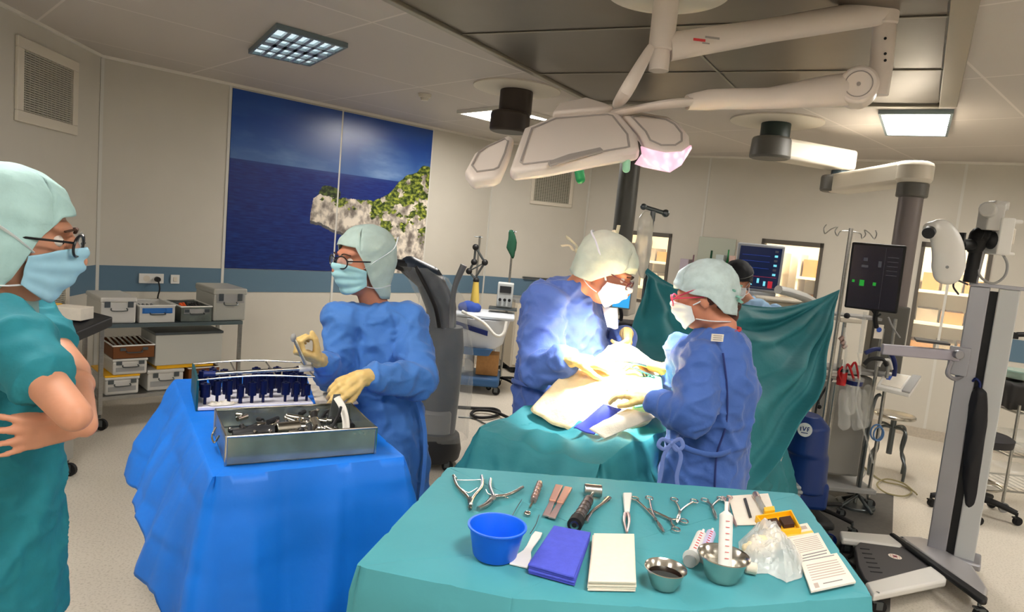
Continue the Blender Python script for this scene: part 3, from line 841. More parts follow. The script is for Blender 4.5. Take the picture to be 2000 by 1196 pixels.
syringe(V((cB.x + .002, cB.y - .010, ZS + .012)) + V((0, 0, .012)), V((cB.x + .010, cB.y + .055, ZS + .150)), .0145, 'large graduated syringe standing upright in the steel bowl')
# white paper with scalpel and vial
tag(B().prism([T(1438, 1027), T(1521, 1025), T(1500, 965), T(1422, 970)], (0, 0, .0015)).obj('paper_sheet', M_paper, smooth=False), 'white paper sheet under the scalpel at the far end of the teal table', 'paper')
tag(B().prism([T(1452, 976, .002), T(1457, 975, .002), T(1468, 1012, .002), T(1463, 1013, .002)], (0, 0, .004)).obj('marker_pen', M_dark, bev=.001), 'dark grey marker lying on the white paper sheet', 'pen')
t = thing('glass_vial', 'small glass vial with pinkish cap lying on the white paper sheet', 'vial', T(1485, 985), world=True)
B().cyl(T(1480, 975, .010), T(1494, 1000, .010), .0085, n=20).obj('vial_body', mat('vial_glass', (170, 172, 166), .15, alpha=.6), t)
B().cyl(T(1476, 966, .010), T(1480, 975, .010), .0095, n=20).obj('cap', M_rose, t)
# yellow needle counter
t = thing('needle_counter_box', 'yellow plastic needle counter box with dark foam blocks', 'needle box', T(1515, 1035), world=True)
q = [T(1474, 1020), T(1544, 1008), T(1564, 1046), T(1500, 1052)]
b = B().prism(q, (0, 0, .005)); u1 = (q[1] - q[0]).normalized(); v1 = (q[3] - q[0]).normalized()
for k in range(4):
    a, c = q[k], q[(k + 1) % 4]; cc = sum(q, V()) / 4; n_ = ((cc - (a + c) / 2)).normalized() * .005
    b.prism([a, c, c + n_, a + n_], (0, 0, .018))
b.prism([T(1490, 1005, .0), T(1510, 1002, .0), T(1512, 1010), T(1492, 1013)], (0, 0, .02)); b.obj('tray', M_yellow, t, smooth=False, bev=.001)
f = lambda u, v: q[0].lerp(q[1], u).lerp(q[3].lerp(q[2], u), v)
for u0 in (.18, .58): B().prism([f(u0, .25) + V((0, 0, .005)), f(u0 + .32, .25) + V((0, 0, .005)), f(u0 + .32, .68) + V((0, 0, .005)), f(u0, .68) + V((0, 0, .005))], (0, 0, .010)).obj('foam_block', mat('foam_brown', (60, 34, 20), .9), t, smooth=False)
# leaflets
def sheet(pxq, z, name, lab, lines, grp=None, rot=0):
    q = [T(*p, z) for p in pxq]; b = B().prism(q, (0, 0, .0045)); f = lambda u, v: q[0].lerp(q[1], u).lerp(q[3].lerp(q[2], u), v) + V((0, 0, .0046))
    t = thing(name, lab, 'leaflet', q[0], world=True, group=grp); b.obj('pages', M_paper, t, smooth=False)
    b = B()
    for (v0, v1, u0, u1, mi) in lines:
        b.m(mi); vs = [b.b.verts.new(f(u, v)) for u, v in ((u0, v0), (u1, v0), (u1, v1), (u0, v1))]; b._f([b.b.faces.new(vs)])
    b.obj('print', [mat('faint_ink', (176, 160, 150), .8), M_ink, mat('orange_band', (246, 196, 96), .8)], t, smooth=False)
sheet([(1530, 1056), (1590, 1046), (1576, 1025), (1518, 1036)], .0, 'folded_leaflet', 'folded leaflet with an orange band behind the other leaflets', [(.1, .3, 0, 1, 2), (.5, .8, .05, .9, 0)])
sheet([(1562, 1100), (1622, 1086), (1598, 1044), (1540, 1056)], .0, 'folded_leaflet', 'printed leaflet with dark lines in the middle of the fanned leaflets',
      [(.05, .09, .1, .9, 1), (.16, .20, .15, .95, 1)] + [(.3 + .08 * k, .33 + .08 * k, .1, .9, 0) for k in range(8)])
sheet([(1584, 1159), (1671, 1140), (1634, 1084), (1562, 1098)], .005, 'folded_leaflet', 'front printed leaflet at the right corner of the teal table',
      [(.12, .15, .3, .75, 1), (.05, .2, .1, .2, 0)] + [(.28 + .08 * k, .31 + .08 * k, .1, .9, 0) for k in range(7)] + [(.93, .96, .05, .9, 1)])
# crumpled plastic bag
def crumple(pts, hgt, name, mats, lab, cat, seed, z=ZS, n=34, parent=None):
    """thin crumpled film heaped inside the outline pts"""
    q = [V((p.x, p.y, 0)) for p in pts]; c = sum(q, V()) / len(q); K = len(q); b = B()
    def f(u, v):
        a = u * K; i = int(a) % K; p = q[i].lerp(q[(i + 1) % K], a - int(a))
        r = 1 - v; pos = c.lerp(p, min(1, r + 0.0))
        h = hgt * (1 - r ** 2.2) * (0.75 + 0.7 * NZ.noise(V((pos.x * 22, pos.y * 22, seed)))) + 0.012 * abs(NZ.noise(V((pos.x * 70, pos.y * 70, seed + 3)))) * (1 if r < .97 else .2)
        return V((pos.x, pos.y, z + .001 + max(0, h)))
    b.grid(f, 60, n)
    bmesh.ops.remove_doubles(b.b, verts=b.b.verts, dist=1e-5)
    o = b.obj(name, mats, parent, ang=25)
    if not parent: tag(o, lab, cat)
    return o
t = thing('plastic_bag', 'crumpled clear plastic bag of white gauze right of the steel bowl', 'bag', T(1490, 1080), world=True)
crumple([T(*p) for p in ((1442, 1060), (1478, 1025), (1515, 1024), (1545, 1062), (1572, 1100), (1566, 1130), (1536, 1140), (1500, 1122), (1462, 1122), (1444, 1090))], .055, 'film', mat('crinkled_film', (226, 226, 222), .25, alpha=.55, spec=.9), '', '', 4, parent=t)
b = B().sph(T(1490, 1062, .022), .028, (1.3, 1, .7)).sph(T(1470, 1072, .018), .02, (1.2, 1, .8)).sph(T(1508, 1050, .018), .022)
fuse(b, .003, 2, lambda p, n: .004 * nz(p, 90, 1)).obj('gauze_contents', mat('damp_gauze', (226, 208, 170), .9), t)
b = B().cyl(T(1456, 1108, .013), T(1478, 1112, .013), .0125, n=20); b.obj('bandage_roll', M_gauze, t, bev=.002)

# ---------- things on the blue table ----------
ZA = ZB + 0.0035
def TB(px, py, dz=0): return G(px, py, ZA + dz)
f0, f1 = TB(440, 910), TB(732, 886)
ux = (f1 - f0).normalized(); uy = V((-ux.y, ux.x, 0)); W_ = (f1 - f0).length; D_ = .30; H_ = .088
t = thing('sterilization_basket', 'open steel basket of power tools and steel handpieces on the blue drape', 'instrument basket', f0, world=True)
M_boxm = mat('perforated_steel', (150, 156, 150), .28, .85, noise=.25, nscale=9)
M_winm = mat('basket_side', (160, 168, 158), .2, .6, noise=.3, nscale=8, alpha=.82)
b = B(); p = lambda s, d, z=0: f0 + ux * s + uy * d + V((0, 0, z))
b.prism([p(0, 0), p(W_, 0), p(W_, D_), p(0, D_)], (0, 0, .003)); b.obj('base', M_boxm, t, smooth=False)
for nm, q in (('side_panel', (p(0, 0), p(W_, 0), p(W_, .003), p(0, .003))), ('side_panel', (p(0, D_), p(W_, D_), p(W_, D_ + .003), p(0, D_ + .003))),
              ('side_panel', (p(0, 0), p(.003, 0), p(.003, D_), p(0, D_))), ('side_panel', (p(W_ - .003, 0), p(W_, 0), p(W_, D_), p(W_ - .003, D_)))):
    B().prism(q, (0, 0, H_)).obj(nm, M_winm, t, smooth=False)
b = B(); hh = V((0, 0, H_))
b.tube([p(0, 0) + hh, p(W_, 0) + hh, p(W_, D_) + hh, p(0, D_) + hh, p(0, 0) + hh], .0042, 8, smooth=False)
for s, d in ((0, 0), (W_, 0), (W_, D_), (0, D_)): b.cyl(p(s, d), p(s, d) + hh, .004, n=8)
b.obj('rim', M_steel2, t)
for d in (-.006,):
    B().tube([p(-.008, D_ * .35, .06), p(-.02, D_ * .38, .035), p(-.02, D_ * .62, .035), p(-.008, D_ * .65, .06)], .003, 8).obj('handle', M_steel2, t)
B().prism([p(.01, .01, .022), p(W_ - .01, .01, .022), p(W_ - .01, D_ - .01, .022), p(.01, D_ - .01, .022)], (0, 0, .003)).obj('tray_insert', M_boxm, t, smooth=False)
p = lambda s, d, z=0: f0 + ux * s + uy * d + V((0, 0, z + .026))
def inb(name, lab, cat, pts, r, m, parts=None, n=14, group=None):
    b = B().tube([p(*q) for q in pts], r, n); return tag(b.obj(name, m), lab, cat, group)
inb('power_tool_handle', 'dark power tool handle at the left of the steel basket', 'surgical tool', [(.03, .10, .03), (.07, .10, .032), (.12, .11, .034), (.155, .11, .034)], lambda t: .024 - .006 * abs(t - .5), M_dark)
t2 = thing('saw_handpiece', 'silver cylindrical saw handpiece in the middle of the steel basket', 'surgical tool', p(.2, .1), world=True)
B().cyl(p(.16, .11, .04), p(.235, .12, .04), .024, n=24).cyl(p(.235, .12, .04), p(.255, .12, .04), .018, n=24).obj('motor_body', M_steel2, t2, bev=.002)
B().cyl(p(.255, .12, .04), p(.285, .125, .042), .012, n=20).obj('chuck', M_dsteel, t2)
t2 = thing('drill_handpiece', 'chrome drill with black tip right of the saw handpiece', 'surgical tool', p(.3, .12), world=True)
B().cyl(p(.29, .08, .03), p(.29, .15, .05), .017, n=20).obj('motor_body', M_steel2, t2)
B().cyl(p(.29, .15, .05), p(.30, .19, .065), .011, n=16).obj('chuck', M_black, t2)
B().tube([p(.33, .07, .03), p(.36, .14, .05), p(.40, .17, .07)], .0035, 8)
inb('cable_lead', 'black curved cable lead inside the steel basket', 'cable', [(.31, .05, .02), (.33, .06, .06), (.355, .09, .085), (.375, .14, .095)], .005, M_black)
t2 = thing('retractor', 'broad dark steel retractor blade standing at the right of the basket', 'surgical tool', p(.38, .2), world=True)
B().prism([p(.345, .2, .01), p(.385, .2, .01), p(.395, .22, .12), p(.37, .22, .12)], uy * .004).obj('blade', M_dsteel, t2, bev=.001)
t2 = thing('retractor', 'curved white handled retractor leaning in the basket right corner', 'surgical tool', p(.38, .1), world=True)
B().tube([p(.37, .05, .02), p(.385, .10, .05), p(.385, .15, .09), p(.37, .18, .12)], .012, 10, flat=(1, .4)).obj('blade', M_white, t2)
rnd = random.Random(5)
for k in range(70):
    s, d = rnd.uniform(.03, W_ - .05), rnd.uniform(.03, D_ - .04); L = rnd.uniform(.02, .06); a = rnd.uniform(0, PI); h = rnd.uniform(.02, .052)
    q0 = p(s, d, h); q1 = q0 + (ux * math.cos(a) + uy * math.sin(a)) * L + V((0, 0, rnd.uniform(-.004, .012)))
    l1 = (q1 - f0).dot(ux); l2 = (q1 - f0).dot(uy)
    if not (.02 < l1 < W_ - .02 and .02 < l2 < D_ - .02): continue
    kind = rnd.choice(['steel', 'steel', 'black'])
    b = B(); b.cyl(q0, q1, rnd.uniform(.006, .012), rnd.uniform(.005, .010), n=12); b.sph(q1, .008, n=10, m=6)
    tag(b.obj('drill_attachment', M_steel2 if kind == 'steel' else M_dark), 'small %s drill attachment lying loose in the steel basket' % ('shiny steel' if kind == 'steel' else 'black'), 'surgical tool', '%s drill attachments in the steel basket' % kind)
for k in range(3):
    inb('hose', 'black power hose coiled at the right end of the steel basket', 'hose', [(.33 + .02 * k, .22, .03), (.36 + .015 * k, .25, .05 + .012 * k), (.39, .24, .05 + .012 * k), (.40, .2, .03 + .01 * k)], .006, M_black, group='black hoses at the right end of the steel basket')
# rack tray with navy posts
r0, r1, r2 = TB(384, 803), TB(612, 794), TB(362, 748)
ux2 = (r1 - r0).normalized(); uy2 = V((-ux2.y, ux2.x, 0)); W2 = (r1 - r0).length; D2 = .30
pp = lambda s, d, z=0: r0 + ux2 * s + uy2 * d + V((0, 0, z))
t = thing('implant_trial_rack', 'white based instrument rack with many dark navy posts on the blue drape', 'instrument rack', r0, world=True)
b = B().prism([pp(0, 0), pp(W2, 0), pp(W2, D2), pp(0, D2)], (0, 0, .014)); b.obj('base', mat('rack_base', (226, 224, 236), .45), t, smooth=False, bev=.003)
M_post = mat('navy_post', (14, 22, 70), .35, .3)
rnd = random.Random(9)
for i in range(10):
    for j in range(4):
        if rnd.random() < .12: continue
        s, d = W2 * (i + .7) / 10.2, D2 * (j + .5) / 4.2; h = rnd.uniform(.085, .12)
        b = B().cyl(pp(s, d, .014), pp(s, d, h), rnd.uniform(.005, .009), n=12); b.cyl(pp(s, d, h * .45), pp(s, d, h * .95), rnd.uniform(.012, .019), n=14)
        b.obj('post', M_post, t)
b = B().prism([pp(-.004, 0, .0), pp(.004, 0, .0), pp(.004, D2, .0), pp(-.004, D2, .0)], (0, 0, .115)); b.obj('side_plate', mat('teal_plate', (16, 84, 96), .4, .3), t, smooth=False)
b = B()
for d in (0.01, D2 - .01): b.tube([pp(0, d, .115), pp(W2 * .5, d, .128), pp(W2, d, .118)], .0035, 8)
for s in (W2 * .33, W2 * .66, W2): b.cyl(pp(s, .01, .12), pp(s, D2 - .01, .12), .003, n=8)
b.obj('top_rail', M_steel2, t)
b = B().tube([pp(.05, .02, .135), pp(.2, .03, .14), pp(W2 - .05, .02, .15)], .0075, 12)
b.m(1).cyl(pp(W2 - .06, .02, .15), pp(W2 + .015, .02, .155), .014, n=16); b.m(2).cyl(pp(.02, .02, .135), pp(.06, .02, .135), .011, n=16)
tag(b.obj('trial_rod', [M_steel2, M_frost, M_navy]), 'long steel rod with a clear knob lying across the top of the rack', 'surgical tool')
crumple([pp(s, d) for s, d in ((.05, -.0), (.12, .005), (.145, .03), (.10, .05), (.05, .045), (.035, .02))], .012, 'gauze_swab', M_paper, 'crumpled lilac white swab on the front of the rack base', 'gauze', 4, z=ZA + .015)
# wrap, tubes right of the rack
tag(B().prism([TB(620, 800), TB(700, 790), TB(655, 730), TB(600, 740)], (0, 0, .006)).obj('folded_cloth', M_gauze, bev=.002), 'pale folded cloth between the rack and the gloved hand', 'cloth')

# ---------- people ----------
def basis(fwd, up=(0, 0, 1), roll=0):
    f = V(fwd).normalized(); u = V(up); x = f.cross(u).normalized(); z = x.cross(f)
    R = MX((x, f, z)).transposed()
    if roll: R = R @ MX.Rotation(roll, 3, 'Y')
    return R
def add_head(b, c, R, s=1.0):
    c = V(c); L = lambda x, y, z: c + R @ V((x * s, y * s, z * s))
    S_ = lambda x, y, z, a, d, e: b.sph(L(x, y, z), s, (a, d, e), 20, 14, R)
    S_(0, -.012, .036, .076, .095, .084); S_(0, .022, -.022, .066, .074, .088); S_(0, .034, -.082, .046, .050, .034)
    S_(0, .07, .034, .052, .026, .016)                                        # brow
    for q in (-1, 1):
        S_(q * .038, .046, -.03, .024, .030, .024)                              # cheek
        S_(q * .077, -.008, -.008, .010, .020, .032)                            # ear
    b.cone(L(0, .092, .022), L(0, .118, -.022), .008 * s, .013 * s, 10)           # nose
    for q in (-1, 1): b.sph(L(q * .011, .106, -.026), .009 * s, n=10, m=8)
    S_(0, .092, -.054, .024, .012, .007); S_(0, .090, -.064, .021, .012, .008)  # lips
def eyes(c, R, s, par):
    for q in (-1, 1):
        p = V(c) + R @ V((q * .030 * s, .0745 * s, .010 * s)); b = B().sph(p, .0120 * s, n=14, m=10)
        b.m(1).sph(p + R @ V((0, .0072 * s, 0)), .0060 * s, n=12, m=8)
        b.obj('eye', [mat('eye_white', (226, 220, 214), .2), mat('iris_dark', (40, 26, 20), .15)], par)
    b = B()
    for q in (-1, 1): b.tube([V(c) + R @ (V(t) * s) for t in ((q * .014, .100, .030), (q * .032, .100, .037), (q * .052, .086, .031))], .0032 * s, 8, flat=(1, .7))
    b.obj('eyebrow', mat('brow_hair', (70, 46, 32), .8), par)
def cap_mesh(c, R, s, rim, m, par, name='surgical_cap', puff=0.0, seed=0, amp=.004, low=None, nph=72):
    """rim(phi): lower edge height; phi = 0 at the forehead"""
    c = V(c)
    low = low or [(-.16, .060, .056, -.028), (-.11, .066, .066, -.022), (-.06, .078, .084, -.012), (0, .0845, .103, -.012), (.04, .086, .105, -.012)]
    def pt(ph, z):
        if z >= .04:
            k = math.sqrt(max(0, 1 - ((z - .04) / (.087 + puff)) ** 2)); rx, ry, yo = (.086 + puff * .6) * k, (.105 + puff * .5) * k, -.012
        else:
            rx = interp([(a[0], a[1]) for a in low], z) + puff * .5; ry = interp([(a[0], a[2]) for a in low], z) + puff * .5; yo = interp([(a[0], a[3]) for a in low], z)
        d = V((math.sin(ph) * rx, math.cos(ph) * ry + yo, z)); w = V((d.x, d.y, z))
        e = amp * (ridge(w, 13, 9, 20, seed) + .7 * nz(w, 40, seed))
        n_ = V((math.sin(ph), math.cos(ph), .4)).normalized()
        return c + R @ ((d + n_ * e) * s)
    b = B(); nv = 26; rows = []
    for j in range(1, nv + 1):
        t = j / nv; r = []
        for k in range(nph):
            ph = 2 * PI * k / nph; zt = .04 + (.087 + puff) * math.cos(min(1, t * 2) * PI / 2) if t < .5 else None
            zr = rim(ph if ph <= PI else ph - 2 * PI)
            z = zt if t < .5 else lerp(.04, zr, (t - .5) * 2)
            if zr > .04: z = zr + (.127 + puff - zr) * math.cos(t * PI / 2)
            r.append(b.b.verts.new(pt(ph, z)))
        rows.append(r)
    top = b.b.verts.new(pt(0, .127 + puff))
    for k in range(nph):
        k2 = (k + 1) % nph
        b.b.faces.new((top, rows[0][k], rows[0][k2]))
        for j in range(len(rows) - 1): b.b.faces.new((rows[j][k], rows[j][k2], rows[j + 1][k2], rows[j + 1][k]))
    bmesh.ops.remove_doubles(b.b, verts=b.b.verts, dist=2e-5)
    return b.obj(name, m, par, solid=.003 * s, ang=70)
def mask_mesh(c, R, s, m, par, straps=True, strap_m=None, up=.006, drop=-.108):
    c = V(c)
    def f(u, v):
        a = lerp(-1.32, 1.32, u); e = abs(a) / 1.32
        zt = lerp(up, -.022, e ** 1.6); zb = lerp(drop, -.074, e ** 2); z = lerp(zt, zb, v)
        rx = lerp(.082, .072, v); ry = .086 + .034 * math.exp(-(a / .5) ** 2) * math.sin(PI * (.16 + .84 * v) ** .7) - .012 * v
        pleat = .0024 * math.sin(v * PI * 7) * (1 - e)
        d = V((math.sin(a) * (rx + pleat), .010 + math.cos(a) ** .72 * ry + pleat, z)); d += V((0, 1, 0)) * .002 * nz(d, 60, 3)
        return c + R @ (d * s)
    b = B(); b.grid(f, 36, 28); o = b.obj('face_mask', m, par, solid=.003 * s, ang=70)
    if straps:
        b = B(); L = lambda *q: c + R @ (V(q) * s)
        for q in (-1, 1):
            b.tube([L(q * .071, .033, -.02), L(q * .088, .0, .012), L(q * .086, -.06, .06), L(q * .03, -.115, .085), L(0, -.118, .088)], .0024 * s, 6, flat=(1.8, .6))
            b.tube([L(q * .061, .03, -.074), L(q * .074, -.01, -.07), L(q * .05, -.078, -.05), L(0, -.095, -.045)], .0024 * s, 6, flat=(1.8, .6))
        b.obj('strap', strap_m or M_maskw, o)
    return o
def glasses(c, R, s, m, par, lens=True, rx=.025, rz=.018):
    c = V(c); L = lambda *q: c + R @ (V(q) * s); b = B()
    for q in (-1, 1):
        b.ring(L(q * .032, .110, .008), R @ V((q * .25, 1, 0)), rx * s, .0026 * s, 24, 6, (1, rz / rx))
        b.tube([L(q * .057, .102, .014), L(q * .078, .06, .012), L(q * .084, -.01, .006)], .0024 * s, 6)
    b.tube([L(-.009, .114, .012), L(0, .118, .014), L(.009, .114, .012)], .0024 * s, 6)
    o = b.obj('glasses', m, par)
    if lens:
        b = B()
        for q in (-1, 1): b.lathe([(0, 0), (rx * s * .98, 0)], L(q * .032, .110, .008), 24, R @ V((q * .25, 1, 0)))
        b.obj('lens', mat('spectacle_lens', (200, 210, 214), .05, alpha=.18, spec=.9), o)
    return o
def hand_shape(b, W, f, n, side=1, curl=(.5, .7, .4), s=1.0, thumb=(.6, .8, .3), spread=.0, curls=None):
    W = V(W); f = V(f).normalized(); n = V(n); n = (n - f * n.dot(f)).normalized(); sv = f.cross(n) * side
    rot = lambda v, a: v * math.cos(a) + n * math.sin(a) if False else v
    kn = [(.029, .082, 1.0, .0088), (.010, .088, 1.08, .0090), (-.010, .084, 1.0, .0086), (-.028, .076, .82, .0078)]
    for i, (o, l, k, r) in enumerate(kn):
        cu = curls[i] if curls else curl
        p0 = W + sv * o * .55 * s; p1 = W + f * l * s + sv * o * s
        b.cone(p0, p1, .0145 * s, .0118 * s, 10)
        d = (f + sv * (o * spread * 18)).normalized(); a = 0; pts = [p1]; p = p1
        for L_, ca in zip((.040, .026, .021), cu):
            a += ca; dd = d * math.cos(a) + n * math.sin(a); p = p + dd * L_ * k * s; pts.append(p)
        b.chain(pts, [r * 1.08 * s, r * s, r * .93 * s, r * .8 * s], 10)
    t0 = W + f * .018 * s + sv * .018 * s; td = (f * thumb[0] + sv * thumb[1] + n * thumb[2]).normalized()
    t1 = t0 + td * .042 * s; td2 = (td * .8 + f * .5 + n * thumb[2] * .6).normalized(); t2 = t1 + td2 * .032 * s; t3 = t2 + (td2 + f * .3 - sv * .25).normalized() * .024 * s
    b.chain([t0, t1, t2, t3], [.017 * s, .0125 * s, .0108 * s, .009 * s], 10)
    b.cone(W - f * .01 * s, W + f * .05 * s, .021 * s, .019 * s, 12)
def glove(par, W, f, n, side, elbow, m=None, s=1.0, **kw):
    b = B(); W = V(W); e = (V(elbow) - W).normalized()
    hand_shape(b, W, f, n, side, s=s, **kw)
    b.cone(W + e * .0, W + e * .055, .027 * s, .034 * s, 14)
    r = fuse(b, .0036, 2, lambda p, nn: .0012 * ridge(p, 40, 40, 60, 2) + .0006 * nz(p, 120))
    return r.obj('glove', m or M_glove, par, ang=180)
def cuff(par, W, elbow, m=None):
    W = V(W); e = (V(elbow) - W).normalized()
    B().tube([W + e * .035, W + e * .06, W + e * .10], lambda t: .034 + .006 * t, 16).obj('knitted_cuff', m or M_maskw, par)
def gown_disp(skz, amp=.008, seed=0, sk=.016):
    def d(p, n):
        t = max(0, min(1, (skz - p.z) / .35))
        up_ = amp * (ridge(p, 6, 6, 7, seed) * .8 + 1.5 * crease(p, 6.5, seed + 1, .13, .75) + .9 * crease(p, 12, seed + 5, .14, 1.3) - .8) + .003 * nz(p, 30, seed)
        dn = sk * (ridge(p, 6.5, 6.5, 1.1, seed + 2) * .9 + .9 * crease(p, 8, seed + 3, .14, .28) + .35 * crease(p, 12, seed + 7, .14, 1.0) - .4) + .003 * nz(p, 24, seed)
        return up_ * (1 - t) + dn * t
    return d
def legs(par, c, dirx, z0, m, sh=M_white, half=.11, r=.085):
    """trousers and clogs under the gown, feet on the floor"""
    c = V((c[0], c[1], 0)); d = V(dirx).normalized(); s_ = V((-d.y, d.x, 0)); b = B()
    for q in (-1, 1):
        h = c + s_ * q * half
        b.chain([h + V((0, 0, z0)), h + V((0, 0, z0 * .55)) + d * .015, h + V((0, 0, .10))], [r, r * .8, r * .62], 14)
    fuse(b, .012, 3, lambda p, n: .004 * ridge(p, 12, 12, 9)).obj('trousers', m, par, ang=180)
    for q in (-1, 1):
        h = c + s_ * q * half; b = B(); b.cone(h + V((0, 0, .045)) - d * .05, h + d * .15 + V((0, 0, .038)), .042, .036, 14); b.cone(h + V((0, 0, .05)), h + V((0, 0, .10)), .046, .05, 14)
        b.box(h + d * .045 + V((0, 0, .012)), (.26, .085, .024), rz=math.atan2(d.y, d.x)); fuse(b, .006, 2).obj('clog', sh, par, ang=180)
def limbs(b, arms, r=(.046, .040, .028)):
    for (sh, el, wr) in arms: b.chain([V(sh), V(el), V(wr)], r, 14)
def person(label, c, group=None):
    return thing('person', label, 'person', c, world=True, group=group)

# ===== 1. person in teal scrubs at the left edge =====
hc = P(16, 462, 1.42); R = basis((.86, .51, -.15)); hs = 1.14
base = V((P(-40, 800, 1.42).x, 1.42, 0))
p1 = person('person in teal scrubs with crossed arms, glasses and mint hood at the left edge', base)
bx = base.x; by = base.y
shN, elN, wrN = P(6, 655, 1.24), P(146, 812, 1.12), P(92, 760, 1.44)
shF, elF, wrF = P(45, 612, 1.60), P(146, 724, 1.48), P(166, 832, 1.21)
b = B(); add_head(b, hc, R, hs); b.chain([hc + V((-.03, 0, -.08)), V((bx + .03, by, hc.z - .24)), V((bx, by, hc.z - .30))], [.062, .060, .085], 18)
b.loft([(bx, by, .80, .12, .16), (bx, by, 1.0, .11, .14), (bx, by, 1.22, .12, .17), (bx, by, hc.z - .27, .09, .17), (bx, by, hc.z - .22, .06, .09)], 28)
b.chain([shN, elN, wrN], [.044, .028, .024], 16); b.chain([shF, elF, wrF], [.044, .031, .022], 16)
b.sph(lerp(elN, wrN, .35), .031, n=14); b.sph(lerp(elF, wrF, .3), .034, n=14)
hf = (P(30, 852, 1.13) - wrF); hand_shape(b, wrF + hf.normalized() * .02, hf, (-.1, 1, .05), side=-1, curl=(.10, .22, .15), s=.78, spread=.6, thumb=(.9, .3, .2))
hand_shape(b, wrN, (-.5, .8, .1), (-1, -.4, 0), side=1, curl=(.3, .4, .3))
for q in (-1, 1): b.chain([V((bx, by + q * .09, .82)), V((bx + .01, by + q * .1, .45)), V((bx, by + q * .1, .08))], [.085, .062, .045], 14)
fuse(b, .0045, 2).obj('body', M_skin, p1, ang=180)
eyes(hc, R, hs, p1)
b = B()
b.loft([(bx + .005, by, .72, .150, .19), (bx + .005, by, .90, .142, .185), (bx + .01, by, 1.05, .130, .17), (bx + .012, by, 1.22, .135, .185), (bx + .008, by, 1.34, .125, .19), (bx, by, hc.z - .235, .085, .14), (bx, by, hc.z - .205, .066, .09)], 32)
b.chain([shN + V((-.01, 0, 0)), shN.lerp(elN, .52)], [.074, .054], 16); b.cyl(shN.lerp(elN, .45), shN.lerp(elN, .62), .053, .056, 20)
b.chain([shF, shF.lerp(elF, .5)], [.074, .060], 16); b.cyl(shF.lerp(elF, .4), shF.lerp(elF, .55), .058, .060, 20)
fuse(b, .008, 2, gown_disp(.95, .007, 3, .010)).obj('scrub_top', M_scrub, p1, ang=180)
b = B()
B_ = [(bx, by, .70, .155, .19), (bx, by, .60, .150, .19)]
for q in (-1, 1): b.chain([V((bx, by + q * .085, .76)), V((bx + .01, by + q * .1, .45)), V((bx, by + q * .1, .10))], [.10, .085, .07], 16)
fuse(b, .012, 2, gown_disp(.9, .006, 5, .010)).obj('trousers', M_scrub, p1, ang=180)
for q in (-1, 1):
    h = V((bx, by + q * .1, 0)); b = B().cone(h + V((-.05, 0, .045)), h + V((.15, 0, .038)), .042, .036).cone(h + V((0, 0, .05)), h + V((0, 0, .09)), .046, .05); b.box(h + V((.045, 0, .012)), (.26, .085, .024)); fuse(b, .006, 2).obj('clog', M_white, p1, ang=180)
cap_mesh(hc, R, hs, lambda a: interp([(0, .062), (.6, .055), (.95, .01), (1.15, -.075), (1.5, -.135), (3.2, -.16)], abs(a)), M_cap, p1, 'hood', .004, 2, .005)
mask_mesh(hc, R, hs, M_mask, p1, False)
b = B(); L = lambda *q: hc + R @ (V(q) * hs)
for q in (-1, 1):
    b.tube([L(q * .068, .045, -.015), L(q * .088, .01, .012), L(q * .092, -.06, .05), L(q * .04, -.115, .085)], .0055, 8, flat=(1.6, .4))
    b.tube([L(q * .058, .045, -.075), L(q * .078, .0, -.082), L(q * .075, -.055, -.07), L(0, -.1, -.06)], .0045, 8, flat=(1.6, .4))
b.obj('strap', M_maskw, p1)
glasses(hc, R, hs, mat('black_frame', (18, 18, 20), .3), p1, True, .026, .020)
b = B().loft([(bx + .015, by, hc.z - .235, .088, .10), (bx + .02, by, hc.z - .20, .085, .092), (bx + .022, by, hc.z - .165, .076, .084), (bx + .022, by, hc.z - .12, .078, .084)], 28)
fuse(b, .006, 2, lambda p, n: .006 * ridge(p, 12, 12, 26, 5)).obj('neck_scarf', M_cap, p1, ang=180)
b = B(); pk = P(104, 706, 1.45); b.sph(pk, .024, (1, .6, 1.0)); b.sph(pk + V((.012, 0, -.02)), .02); fuse(b, .005, 1, lambda p, n: .004 * nz(p, 60)).obj('white_glove', M_maskw, p1, ang=180)

# ===== 2. person in blue gown handling instruments =====
hc = P(712, 512, 2.95); R = basis((-.70, -.70, -.10)); hs = 1.22
T0 = P(738, 660, 2.97); bx, by = T0.x, T0.y + .02
p2 = person('person in blue gown, glasses and hood holding a tool behind the blue draped table', V((bx, by, 0)))
shR, elR, wrR = P(664, 620, 2.90), P(655, 735, 2.86), P(622, 702, 2.66)
shL, elL, wrL = P(808, 628, 2.98), P(822, 742, 2.82), P(705, 738, 2.52)
b = B(); add_head(b, hc, R, hs); b.chain([hc + V((.02, .01, -.09)), V((bx - .01, by, hc.z - .24)), V((bx, by, hc.z - .30))], [.062, .060, .08], 18)
b.loft([(bx, by, .75, .16, .12), (bx, by, 1.0, .13, .10), (bx, by, 1.25, .17, .11), (bx, by, hc.z - .27, .16, .09)], 28)
b.chain([shR, elR, wrR], [.045, .04, .021]); b.chain([shL, elL, wrL], [.045, .04, .021])
for q in (-1, 1): b.chain([V((bx + q * .08, by, .82)), V((bx + q * .09, by - .01, .45)), V((bx + q * .09, by, .08))], [.08, .06, .045], 12)
fuse(b, .0075, 2).obj('body', M_skinw, p2, ang=180)
eyes(hc, R, hs, p2)
zs = hc.z - .245
b = B(); b.loft([(bx + .03, by, .36, .235, .20), (bx + .02, by, .60, .225, .19), (bx + .01, by, .85, .205, .165), (bx, by, 1.02, .185, .145), (bx, by, 1.18, .192, .140), (bx, by, 1.30, .195, .125), (bx, by, zs - .02, .15, .11), (bx, by, zs + .03, .085, .085)], 36, rz=.12)
